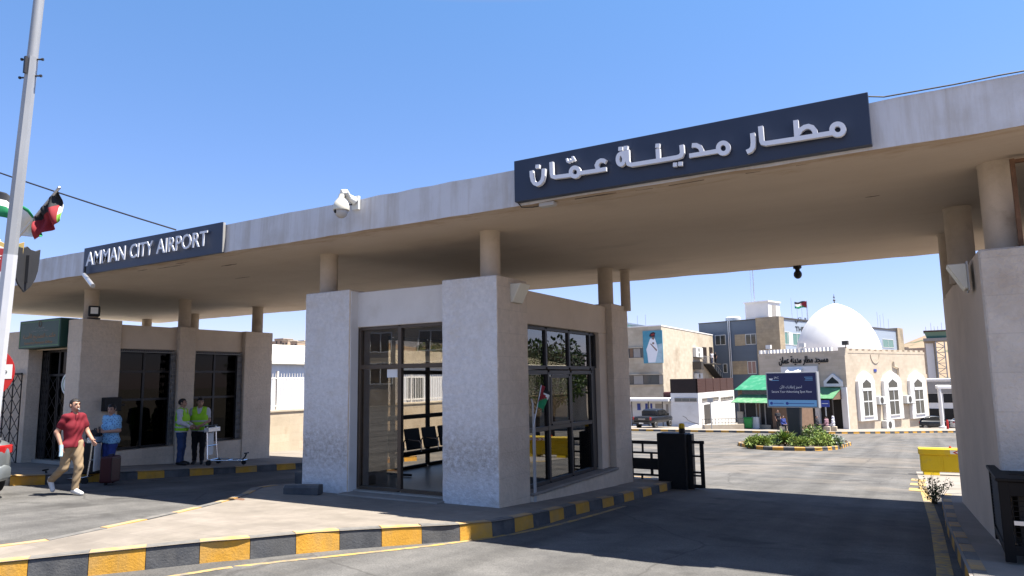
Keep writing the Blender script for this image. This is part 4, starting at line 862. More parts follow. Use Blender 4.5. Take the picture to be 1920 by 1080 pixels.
def shield(c, yaw, lab, back=False, k=1.):
    """heater shaped flag shield; yaw = direction its face looks"""
    t = thing('flag_shield', lab, 'shield', c, 0, 'flag shields on the lamp pole')
    n = Vector((math.cos(yaw), math.sin(yaw), 0)); u = Vector((-n.y, n.x, 0)); o = Vector(c); z = (0, 0, 1)
    half = [(0, .31), (.07, .275), (.16, .27), (.25, .31), (.245, .16), (.23, .0), (.19, -.13), (.12, -.24), (0, -.34)]
    half = [(x*k, y*k) for x, y in half]; poly = [(x, y) for x, y in half]+[(-x, y) for x, y in half[-2:0:-1]]
    b = MB(); b.prism(poly, o, u, z, n, -.02, .0, ms=None); b.build('board', 'gold' if not back else 'shield_back', t, bevel=.004)
    s = .86; P = [(x*s, y*s-.012) for x, y in poly]
    def clip(P, a, bb):  # keep x between a and bb
        for sgn, lim in ((1, a), (-1, -bb)):
            out = []
            for (p, q) in zip(P, P[1:]+P[:1]):
                ip, iq = sgn*p[0] >= lim, sgn*q[0] >= lim
                if ip: out.append(p)
                if ip != iq:
                    k = (sgn*lim-p[0])/(q[0]-p[0]); out.append((sgn*lim, p[1]+k*(q[1]-p[1])))
            P = out
        return P
    for nm, a, e, m in () if back else (('black_stripe', -.3, -.075, 'flag_black'), ('white_stripe', -.075, .075, 'flag_white'), ('green_stripe', .075, .3, 'flag_green')):
        b = MB(); b.prism(clip(P, a, e), o, u, z, n, 0, .003); b.build(nm, m, t)
    if back: b = MB(); b.obox(o, u, z, n, -.015, .015, -.17, .15, -.06, -.02); b.build('mount', 'shield_back', t); return t
    b = MB(); b.prism([(-.19, .215), (.19, .215), (0, -.14)], o, u, z, n, .003, .006); b.build('red_triangle', 'flag_red', t)
    st_ = [(.055*(1 if i % 2 == 0 else .45)*math.cos(math.pi*i/7+.22), .12+.055*(1 if i % 2 == 0 else .45)*math.sin(math.pi*i/7+.22)) for i in range(14)]
    b = MB(); b.prism(st_, o, u, z, n, .006, .009); b.build('star', 'flag_white', t)
    b = MB(); b.obox(o, u, z, n, -.015, .015, .05, .09, -.05, -.02); b.obox(o, u, z, n, -.015, .015, -.15, -.11, -.05, -.02); b.obox(o, u, z, n, -.02, .02, -.17, .11, -.06, -.05); b.build('mount', 'shield_back', t)
    return t
mat('shield_back', (.03, .03, .033), .6, .15, 4.)
toc = (Vector((0, 0, 0))-Vector((PX, PY, 0))).normalized(); ay = math.atan2(toc.y, toc.x)
c = Wp(-8, 500, 7.95); shield(c, ay+R(-4), 'flag shield facing the camera on the left of the lamp pole')
c = Wp(46, 503, 8.15); shield(c, ay+R(-130), 'flag shield seen from its dark back on the right of the lamp pole', True, .84)
def flag_grid(name, pos, nu, nv, colour, parent, mats, thick=.004):
    b = MB(); V = [pos(i/nu, j/nv) for i in range(nu+1) for j in range(nv+1)]
    F = []; M = []
    for i in range(nu):
        for j in range(nv):
            a = i*(nv+1)+j; F.append((a, a+nv+1, a+nv+2, a+1)); M.append(colour((i+.5)/nu, (j+.5)/nv))
    b.add(V, F, M); o = b.build(name, mats, parent, smooth=True, angle=180)
    sd = o.modifiers.new('solidify', 'SOLIDIFY'); sd.thickness = thick; return o
FM = ['flag_black', 'flag_white', 'flag_green', 'flag_red']
def jordan(u, v): # u from hoist, v from top
    if u < .5*(1-abs(2*v-1)): return 3
    return 0 if v < 1/3 else 1 if v < 2/3 else 2
S0 = Wp(29, 452, 8.0); S1 = Wp(111, 352, 7.9)
fg = thing('flag', 'red and black flag drooping from an angled staff on the lamp pole', 'flag', S0, 0, 'flags on the lamp pole')
b = MB(); b.tube([S0, S0.lerp(S1, .55)], .012, 8); b.tube([S0.lerp(S1, .45), S1], .016, 8); b.ball(S1, .02, 8); b.build('staff', 'steel', fg, smooth=True)
def f1(u, v):
    h = S0.lerp(S1, .97-.52*v); d = Vector((0, 0, -1))*(u*(.36-.1*v)) + CR*(.13*u*u+.06*math.sin(3.3*u+1)*u) + CF*(.05*math.sin(9*v+4*u)*min(1, u*3)+.03*math.sin(17*v))
    return h+d+CR*(-.05*v*u)
flag_grid('cloth', f1, 26, 30, lambda u, v: (4 if u > .72 else 1 if u > .45 else 0) if v < .14 else 0 if u < .40-.2*(v-.14) else 3, fg, FM+['flag_lime'])
fg = thing('flag', 'green white and black flag flying behind the lamp pole', 'flag', Wp(-45, 370, 8.4), 0, 'flags on the lamp pole')
def lerp_path(P, t):
    k = min(int(t*(len(P)-1)), len(P)-2); f = t*(len(P)-1)-k; return P[k][0]+(P[k+1][0]-P[k][0])*f, P[k][1]+(P[k+1][1]-P[k][1])*f
TP = [(-70, 345), (-25, 352), (12, 362), (34, 380), (54, 392), (68, 412), (80, 441)]; BP = [(-70, 400), (-25, 402), (12, 408), (30, 425), (38, 442), (58, 444), (79, 444)]
def f2(u, v):
    a = lerp_path(TP, u); c_ = lerp_path(BP, u); return Wp(a[0]+(c_[0]-a[0])*v, a[1]+(c_[1]-a[1])*v, 8.45+.09*math.sin(7*u+3*v)+.04*math.sin(15*u))
flag_grid('cloth', f2, 30, 16, lambda u, v: (0 if v < .33 else 1 if v < .55 else 2) if u < .55 else (2 if v < .14 or u > .86 else 1), fg, FM)
b = MB(); b.tube([Wp(10, 470, 8.15), Wp(-70, 340, 8.45)], .013, 8); b.build('staff', 'steel', fg)
ns = thing('no_entry_sign', 'round red no entry sign with white bar on the lamp pole', 'traffic sign', Wp(-33, 698, 7.75))
c = Wp(-33, 698, 7.75); n = (Vector((0, 0, 0))-c); n.z = 0; n.normalize(); n = Matrix.Rotation(R(-14), 3, 'Z') @ n; u = Vector((-n.y, n.x, 0))
b = MB(); circ = [(.3*math.cos(2*math.pi*i/40), .3*math.sin(2*math.pi*i/40)) for i in range(40)]; b.prism(circ, c, u, (0, 0, 1), n, -.012, 0); b.build('disc', 'red_paint', ns)
b = MB(); b.obox(c, u, (0, 0, 1), n, -.26, .275, -.075, .085, 0, .003); b.build('bar', 'flag_white', ns)
text('lettering', 'ممنوع الدخول', c+u*-.2+Vector((0, 0, -.05))+n*.003, u, (0, 0, 1), n, .43, .1, .003, 'black_plastic', ns)
b = MB(); b.obox(c, u, (0, 0, 1), n, -.1, .1, -.03, .03, -.1, -.012); b.build('clamp', 'steel', ns)

# ================================================================== LOOSE THINGS ON THE ISLAND
p = G(570, 927, kerb_h(9.5)); zz = gz(p.y)+kerb_h(p.y)
b = MB(); dv = Vector((.93, .36, 0)); b.prism([(-.11, 0), (.11, 0), (.1, .16), (-.07, .17), (-.11, .12)], (p.x, p.y, zz-.006), (-.36, .93, 0), (0, 0, 1), dv, -.33, .3, 1, 1); b.f[-1:] = b.f[-1:]
b.m[0] = 0; tag(b.build('kerb_block', ['kerb_stone', 'kerb_black'], origin=(p.x, p.y, zz), bevel=.012), 'loose black kerb block with bare end lying by the kiosk pier', 'kerb block')
p = G(450, 934, .2); zz = gz(p.y)+kerb_h(p.y)-.006; b = MB(); b.lathe([(0, .012), (.2, .012), (.21, .0)], (p.x+.1, p.y-.25, zz), 24); tag(b.build('drain_cover', 'rust', origin=(p.x, p.y, zz)), 'round dark metal drain cover in the island paving', 'drain cover')
p = aX(567, 900, -10.5); b = MB(); b.box(-10.62, -10.38, p.y-.1, p.y+.25, gz(p.y)-.1, aX(567, 884, -10.5).z); tag(b.build('black_bollard', 'kerb_black', bevel=.02, origin=(-10.5, p.y, gz(p.y))), 'short black painted post at the kerb left of the kiosk', 'post')
# small hand flag on the kiosk corner
hf = thing('small_flag', 'small red green and white flag on the kiosk window corner', 'flag', (KX1+.05, 10.5, -.3))
a0 = aX(1000, 800, KX1+.06); a1 = aX(1015, 722, KX1+.12); b = MB(); b.tube([a0, a1], .008, 6); b.build('staff', 'steel', hf)
a2 = aX(1023, 772, KX1+.14); a3 = aX(1006, 760, KX1+.08)
def f3(u, v): return a1.lerp(a3, v)+(a2-a3)*u*(.9)+Vector((.03*math.sin(8*u+3*v), .02*math.sin(6*u), -.02*u))+(a2-a1)*0*u
flag_grid('cloth', f3, 14, 12, lambda u, v: 3 if u < .8*(1-abs(2*v-.7)) else (0 if v < .15 else 1 if v < .4 else 2), hf, FM)

# ================================================================== BARRIER GATE
bg_ = thing('barrier_gate', 'black steel gate barrier with motor cabinet and yellow beacon', 'barrier', (-5, 15.6, gz(15.6)))
GYy = 15.62; gp = lambda px, py: aY(px, py, GYy); gf = ((0, GYy, 0), (1, 0, 0), (0, 0, 1), (0, -1, 0))
c0 = gp(1241, 915); c1 = gp(1289, 812); b = MB(); b.box(c0.x, c1.x, GYy-.22, GYy+.25, gz(15.6)-.05, c1.z); b.build('cabinet', 'black_metal', bg_, bevel=.015)
b = MB(); b.box(c1.x-.03, c1.x+.1, GYy-.05, GYy+.15, gz(15.6), c1.z-.02); b.build('hinge_post', 'black_metal', bg_, bevel=.006)
q = gp(1279, 808); b = MB(); b.lathe([(.07, -.1), (.07, .02), (.055, .03)], (q.x, GYy-.02, q.z+.03), 14); b.build('beacon_base', 'black_metal', bg_)
b = MB(); b.lathe([(.05, 0), (.068, .02), (.068, .09), (.05, .12), (0, .125)], (q.x, GYy-.02, q.z+.05), 14); mat('beacon_yellow', (.65, .42, .01), .3, .05, 4.); b.build('beacon', 'beacon_yellow', bg_, smooth=True)
def bars(mb, px0, px1, rows, verts):
    for (y0, y1) in rows: a = gp(px0, y0); c = gp(px1, y1); zt2 = (gp(px0, y0).z+gp(px1, y0).z)/2; zb2 = (gp(px0, y1).z+gp(px1, y1).z)/2; mb.obox(*gf, a.x, c.x, zb2, zt2, -.025, .025)
    for (x0, y0, x1, y1) in verts: ym = (y0+y1)/2; a = gp(x0, ym); c = gp(x1, ym); mb.obox(*gf, a.x, c.x, gp(x0, y1).z, gp(x0, y0).z, -.021, .021)
b = MB(); bars(b, 1160, 1241, [(826, 832), (846.5, 850), (858.5, 879), (887.5, 891), (902, 906)], [(1203.5, 831, 1206.5, 848), (1219.5, 849, 1223.5, 860), (1185, 832, 1187.5, 904), (1220.5, 878, 1225, 889), (1203, 890, 1206, 904)]); b.build('left_panel', 'black_metal', bg_)
b = MB(); bars(b, 1290, 1320, [(826.5, 832), (908.5, 915)], [(1313.5, 826.5, 1320.5, 915), (1290, 832, 1294, 909), (1297, 848, 1300.5, 892)]); bars(b, 1300, 1315, [(854, 857), (884, 887.5)], []); bars(b, 1290, 1298, [(848, 850), (869, 872), (890.5, 893.5)], []); bars(b, 1299, 1314, [(890.5, 893.5)], [])
b.build('right_panel', 'black_metal', bg_)

# ================================================================== PLASTIC ROAD BARRIER, cones and bollards
mat('plastic_yellow', (.62, .42, .01), .45, .06, 3., stain=(.45, .31, .05), st_scale=3., st_lo=.55, st_hi=.7)
def road_barrier(x, y, rz, label):
    t = thing('road_barrier', label, 'barrier', (x, y, gz(y)+.01), rz)
    b = MB(); L = 1.75
    for s in (-1, 1):
        for (xa, xb) in ((-L/2+.03, -L/2+.5), (-L/2+.56, -L/2+1.1), (-L/2+1.16, L/2-.03)):
            b.prism([(.20*s, .12), (.13*s, .56), (.10*s, .56), (.10*s, .12)], (0, 0, 0), (0, 1, 0), (0, 0, 1), (1, 0, 0), xa, xb)
    b.prism([(-.19, .1), (.19, .1), (.12, .58), (-.12, .58)], (0, 0, 0), (0, 1, 0), (0, 0, 1), (1, 0, 0), -L/2, L/2)
    b.prism([(-.16, .57), (.16, .57), (.15, .72), (.12, .76), (-.12, .76), (-.15, .72)], (0, 0, 0), (0, 1, 0), (0, 0, 1), (1, 0, 0), -L/2-.03, L/2+.03)
    for xa in (-L/2+.05, L/2-.45): b.prism([(-.24, 0), (.24, 0), (.2, .12), (-.2, .12)], (0, 0, 0), (0, 1, 0), (0, 0, 1), (1, 0, 0), xa, xa+.4)
    b.build('body', 'plastic_yellow', t, local=True, bevel=.012)
    b = MB(); b.box(-.12, .75, -.1575, -.153, .595, .705); b.build('reflector_panel', 'flag_white', t, local=True)
    for i in range(4):
        b = MB(); xx = -.06+i*.21; b.prism([(xx, 0), (xx+.1, .05), (xx+.16, .05), (xx+.06, 0), (xx+.16, -.05), (xx+.1, -.05)], (0, -.1575, .65), (1, 0, 0), (0, 0, 1), (0, -1, 0), 0, .002); b.build('chevron', 'red_paint', t, local=True)
    b = MB(); b.lathe([(.03, 0), (.03, .03), (.02, .05), (0, .055)], (-.1, 0, .76), 10); b.build('cap', 'red_paint', t, local=True)
    return t
p = G(1765, 890); road_barrier(.62, 23.95, R(3), 'yellow plastic water barrier with red chevrons beside the right booth')
def cone(x, y, label):
    t = thing('traffic_cone', label, 'cone', (x, y, gz(y)), 0, 'traffic cones behind the right booth')
    b = MB(); b.box(-.19, .19, -.19, .19, .012, .04); b.lathe([(.15, .04), (.11, .25)], (0, 0, 0), 18); b.lathe([(.075, .42), (.035, .7), (.03, .71)], (0, 0, 0), 18); b.build('cone_body', 'red_paint', t, local=True, smooth=True)
    b = MB(); b.lathe([(.111, .25), (.075, .42)], (0, 0, 0), 18); b.build('band', 'flag_white', t, local=True, smooth=True)
cone(.95, 18.2, 'nearer traffic cone mirrored in the kiosk glass'); cone(1.25, 19.4, 'farther traffic cone mirrored in the kiosk glass')

# ================================================================== PLANTS
mat('leaf_dark', (.045, .085, .022), .6, .35, 3., spec=.35, c2=(.028, .055, .016)); mat('leaf_mid', (.13, .20, .045), .6, .3, 3., spec=.35, c2=(.075, .13, .028)); mat('leaf_lime', (.26, .32, .07), .6, .3, 3., c2=(.16, .22, .045)); mat('leaf_pale', (.42, .45, .38), .7, .2, 3.); mat('twig', (.12, .095, .06), .9, .3, 6.); mat('bark', (.14, .105, .075), .95, .3, 8., .5, 20)
def leaves(mb, c, rad, n, size, rg, m=0, droop=.3, shell=.35):
    for _ in range(n):
        while True:
            d = Vector((rg.uniform(-1, 1), rg.uniform(-1, 1), rg.uniform(-1, 1)))
            if .05 < d.length < 1: break
        d = d.normalized()*(shell+(1-shell)*d.length)
        p = Vector((c[0]+d.x*rad[0], c[1]+d.y*rad[1], c[2]+d.z*rad[2]))
        a = (d+Vector((rg.uniform(-.7, .7), rg.uniform(-.7, .7), rg.uniform(-.5, .9)))).normalized(); q = a.cross(Vector((rg.uniform(-1, 1), rg.uniform(-1, 1), rg.uniform(-1, 1))))
        if q.length < .01: continue
        q.normalize(); s = size*rg.uniform(.6, 1.3)
        mb.add([p, p+a*s*.5+q*s*.22, p+a*s-Vector((0, 0, droop*s*.3)), p+a*s*.5-q*s*.22], [(0, 1, 2, 3)], m)
def shrub(x, y, r, h, kind, label, n=260, size=.16, seed=1, z=None, group='shrubs on the roundabout island', mats=None):
    rg = random.Random(seed); z = gz(y) if z is None else z; t = thing('shrub', label, 'shrub', (x, y, z), 0, group)
    b = MB()
    for i in range(9): a = rg.uniform(0, 6.3); b.tube([(x, y, z), (x+math.cos(a)*r*.35, y+math.sin(a)*r*.35, z+h*.5), (x+math.cos(a)*r*.6, y+math.sin(a)*r*.6, z+h*.8)], .025, 5, taper=.008)
    b.build('stems', 'twig', t)
    b = MB()
    if kind == 'spiky':
        for i in range(n//3):
            a = rg.uniform(0, 6.3); e = rg.uniform(.15, 1.35); L = h*rg.uniform(.7, 1.1); d = Vector((math.cos(a)*math.cos(e), math.sin(a)*math.cos(e), math.sin(e))); q = d.cross(Vector((0, 0, 1))).normalized()*.05
            p0 = Vector((x, y, z+.15)); p1 = p0+d*L*.55; p2 = p0+d*L+Vector((0, 0, -L*.22*math.cos(e)))
            b.add([p0-q*.5, p0+q*.5, p1+q, p1-q, p2], [(0, 1, 2, 3), (3, 2, 4)], rg.choice([0, 0, 1]))
    else:
        for k in range(6):
            a = rg.uniform(0, 6.3); rr = r*.45; leaves(b, (x+math.cos(a)*rr, y+math.sin(a)*rr, z+h*rg.uniform(.35, .7)), (r*.55, r*.55, h*.38), n//6, size, rg, 0 if k % 3 else 1)
    b.build('foliage', mats or ['leaf_mid', 'leaf_lime'], t); return t
rgn = random.Random(11)
p = G(1745, 945); t = thing('dry_bush', 'small leggy bush with sparse leaves growing at the right kerb', 'bush', (.02, 15.9, gz(15.9))); b = MB(); lv = MB()
for i in range(26):
    a = rgn.uniform(0, 6.3); L = rgn.uniform(.25, .55); e = rgn.uniform(.6, 1.45); p0 = Vector((.0+rgn.uniform(-.05, .05), 15.8+rgn.uniform(-.05, .05), gz(15.8))); d = Vector((math.cos(a)*math.cos(e), math.sin(a)*math.cos(e), math.sin(e)))
    p1 = p0+d*L*.5; p2 = p0+d*L+Vector((0, 0, .08)); b.tube([p0, p1, p2], .006, 4, taper=.002)
    for k in range(16): q = p0.lerp(p2, rgn.uniform(.3, 1)); leaves(lv, q, (.04, .04, .04), 1, .055, rgn)
b.build('stems', 'twig', t); lv.build('leaves', ['leaf_dark'], t)
def tree(x, y, h, r, label, seed=1, n=1600, size=.28, z=None, trunk=.14, mats=('leaf_dark', 'leaf_mid'), name='tree', group=None, clumps=14, low=.45):
    rg = random.Random(seed); z = gz(y) if z is None else z; t = thing(name, label, 'tree', (x, y, z), 0, group)
    b = MB(); b.tube([(x, y, z-.1), (x+rg.uniform(-.1, .1), y, z+h*.3), (x+rg.uniform(-.2, .2), y, z+h*.62), (x, y+.1, z+h*.85)], [trunk*1.2, trunk, trunk*.6, trunk*.25], 8)
    cs = []
    for i in range(clumps):
        a = i*2.4+rg.uniform(-.4, .4); k = rg.uniform(low, .92); rr = r*(1-abs(k-.62)*1.3)*rg.uniform(.55, .9); c = (x+math.cos(a)*rr, y+math.sin(a)*rr, z+h*k); cs.append(c)
        b.tube([(x, y, z+h*(.25+.4*(k-low))), ((x+c[0])/2, (y+c[1])/2, z+h*(k*.8)), c], trunk*.35, 5, taper=.02)
    b.build('trunk', 'bark', t, smooth=True)
    b = MB()
    for i, c in enumerate(cs): s = r*rg.uniform(.3, .48); leaves(b, c, (s, s, s*.75), n//clumps, size, rg, i % len(mats))
    b.build('crown', list(mats), t); return t

# ================================================================== VEHICLES
mat('paint_silver', (.23, .25, .255), .28, .05, 2., metal=.55, coat=.6); mat('paint_dark', (.010, .012, .017), .38, .1, 3., metal=.1, coat=.25); mat('paint_white', (.62, .62, .62), .3, .03, 2., coat=.5); mat('tyre', (.018, .018, .018), .85, .2, 8.); mat('rim', (.3, .3, .31), .4, .1, 4., metal=.7); mat('car_glass', (.012, .014, .017), .08, 0, spec=.6); mat('tail_red', (.36, .012, .012), .2, .1, 20., coat=.6); mat('lamp_clear', (.6, .6, .6), .15, 0, coat=.5); mat('bumper_dark', (.03, .03, .032), .6, .1, 4.)
def loft(mb, st, e=4., n=20, m=0):
    """stations (x, zlow, zhigh, halfwidth): super-elliptic rings"""
    V = []
    for x, z0, z1, hw in st:
        for j in range(n):
            a = 2*math.pi*(j+.5)/n; ca, sa = math.cos(a), math.sin(a)
            V.append((x, hw*math.copysign(abs(ca)**(2/e), ca), (z0+z1)/2+(z1-z0)/2*math.copysign(abs(sa)**(2/e), sa)))
    k = len(st); F = [(i*n+j, i*n+(j+1) % n, (i+1)*n+(j+1) % n, (i+1)*n+j) for i in range(k-1) for j in range(n)]+[tuple(range(n-1, -1, -1)), tuple(range((k-1)*n, k*n))]
    mb.add(V, F, m)
def wheel(t, x, y, r=.31, w_=.2):
    s = 1 if y > 0 else -1; wt = thing_part = bpy.data.objects.new('wheel', None)
    b = MB(); b.lathe([(r*.62, -w_/2), (r*.95, -w_/2), (r, -w_/2+.03), (r, w_/2-.03), (r*.95, w_/2), (r*.62, w_/2)], (x, y, r), 28, axis='y'); bpy.data.objects.remove(wt); o = b.build('wheel', 'tyre', t, local=True, smooth=True)
    b = MB(); b.lathe([(0, .0), (r*.2, .0), (r*.6, -.03), (r*.63, .0)], (x, y+s*w_*.42, r), 20, axis='y')
    for i in range(5): a = 2*math.pi*i/5; b.obox((x, y+s*w_*.44, r), (math.cos(a), 0, math.sin(a)), (-math.sin(a), 0, math.cos(a)), (0, s, 0), .03, r*.6, -.03, .03, -.01, .015)
    b.build('rim', 'rim', o, local=True); return o
def sedan(label, loc, heading, paint, group=None, name='parked_car'):
    """x forward, wheels on z=0"""
    t = thing(name, label, 'car', loc, heading, group)
    b = MB(); loft(b, [(-2.22, .38, .80, .62), (-2.17, .30, .92, .74), (-2.02, .27, 1.0, .82), (-1.5, .25, 1.03, .86), (-.6, .24, 1.0, .88), (.5, .24, .98, .88), (1.3, .25, .92, .86), (1.8, .27, .82, .82), (2.12, .3, .72, .72), (2.22, .36, .62, .58)], 5.5, 28); b.build('body', paint, t, local=True, smooth=True, angle=50)
    b = MB(); loft(b, [(-1.75, .95, 1.0, .66), (-1.2, .95, 1.32, .66), (-.6, .95, 1.43, .64), (.1, .95, 1.44, .63), (.5, .95, 1.36, .63), (1.15, .93, .98, .66)], 6., 24); b.build('roof', paint, t, local=True, smooth=True, angle=50)
    for s in (-1, 1):
        b = MB(); b.add([(x, s*(.665+.012), z) for x, z in ((-1.25, 1.03), (.95, 1.0), (.42, 1.31), (-.05, 1.38), (-.6, 1.37), (-1.1, 1.25))]+[(x, s*.60, z) for x, z in ((-1.25, 1.03), (.95, 1.0), (.42, 1.31), (-.05, 1.38), (-.6, 1.37), (-1.1, 1.25))], [(0, 1, 2, 3, 4, 5), (11, 10, 9, 8, 7, 6)]+[(i, 6+i, 6+(i+1) % 6, (i+1) % 6) for i in range(6)]); b.build('side_window', 'car_glass', t, local=True)
        b = MB(); b.tube([(-1.0, s*.86, .5), (-.35, s*.89, .5), (.9, s*.885, .5)], .012, 6); b.build('trim_strip', 'bumper_dark', t, local=True)
        b = MB(); b.prism([(-2.225, s*.40), (-2.20, s*.66), (-2.10, s*.80), (-1.92, s*.875), (-1.90, s*.7), (-2.08, s*.4)][::s], (0, 0, 0), (1, 0, 0), (0, 1, 0), (0, 0, 1), .74, .90); b.build('tail_lamp', 'tail_red', t, local=True, bevel=.025, bseg=2)
        b = MB(); loft(b, [(2.18, .6, .68, .08), (2.05, .58, .72, .12), (1.9, .6, .72, .1)], 4, 12); b.v = [(x, y+s*.6, z) for x, y, z in b.v]; b.build('headlight', 'lamp_clear', t, local=True, smooth=True)
        for x in (-1.35, 1.35): wheel(t, x, s*.78)
    b = MB(); b.add([(-1.73, -.55, 1.02), (-1.73, .55, 1.02), (-1.18, .5, 1.335), (-1.18, -.5, 1.335), (-1.66, -.55, 1.0), (-1.66, .55, 1.0), (-1.12, .5, 1.31), (-1.12, -.5, 1.31)], [(0, 1, 2, 3), (7, 6, 5, 4), (0, 4, 5, 1), (1, 5, 6, 2), (2, 6, 7, 3), (3, 7, 4, 0)]); b.build('rear_window', 'car_glass', t, local=True)
    b = MB(); loft(b, [(-2.26, .3, .5, .66), (-2.2, .27, .58, .78), (-2.0, .26, .56, .84), (-1.75, .26, .5, .87)], 5, 20); b.build('bumper', paint, t, local=True, smooth=True)
    b = MB(); b.box(-2.245, -2.225, -.24, .24, .6, .71); b.build('number_plate', 'flag_white', t, local=True)
    b = MB(); loft(b, [(-2.2, .985, 1.03, .6), (-2.05, .99, 1.045, .66), (-1.9, 1.0, 1.04, .64)], 4, 16); b.build('boot_spoiler', paint, t, local=True, smooth=True)
    return t
q = Wp(22, 900, 12.4); hd = math.atan2(.13, -.99); rt = Vector((math.sin(hd), -math.cos(hd), 0)); fwd = Vector((math.cos(hd), math.sin(hd), 0)); q = q-rt*.80+fwd*2.2
sedan('silver saloon car at the left edge with its red tail lamp showing', (q.x, q.y, gz(q.y)), hd, 'paint_silver')
# ================================================================== PEOPLE
mat('skin', (.40, .22, .15), .55, .1, 20., spec=.35); mat('hair', (.014, .011, .010), .6, .2, 30.); mat('eye', (.01, .01, .01), .3, 0); mat('lips', (.2, .08, .065), .5, 0)
mat('shirt_red', (.15, .009, .018), .85, .18, 9.); mat('khaki', (.30, .215, .13), .9, .12, 8.); mat('shoe_white', (.62, .61, .6), .6, .1, 12.); mat('shoe_black', (.015, .015, .016), .5, .1, 8.); mat('jeans', (.035, .06, .14), .9, .2, 9.); mat('trousers_black', (.012, .012, .014), .85, .1, 8.); mat('shirt_white', (.55, .54, .56), .85, .06, 8.); mat('vest_lime', (.33, .66, .03), .7, .06, 8.); mat('reflective', (.45, .47, .45), .4, .05, 10.); mat('blue_trousers', (.03, .05, .2), .85, .15, 9.); mat('pink_cloth', (.30, .17, .2), .85, .15, 9.); mat('pale_cloth', (.55, .55, .6), .85, .1, 9.); mat('dark_cloth', (.02, .02, .025), .85, .1, 9.); mat('sock', (.02, .02, .02), .9, 0)
def patterned():
    m = mat('shirt_blue', (.17, .33, .52), .85, 0); t = m.node_tree; L = t.links.new; b = t.nodes['Principled BSDF']
    pos = N(t, 'ShaderNodeTexCoord').outputs['Object']; v = N(t, 'ShaderNodeTexVoronoi', i_Scale=26., feature='F1'); L(pos, v.inputs['Vector']); rp = N(t, 'ShaderNodeValToRGB'); rp.color_ramp.interpolation = 'CONSTANT'
    rp.color_ramp.elements[0].color = (.06, .13, .28, 1); rp.color_ramp.elements[1].position = .36; rp.color_ramp.elements[1].color = (.22, .42, .6, 1); L(v.outputs[0], rp.inputs[0]); L(rp.outputs[0], b.inputs['Base Color'])
patterned()
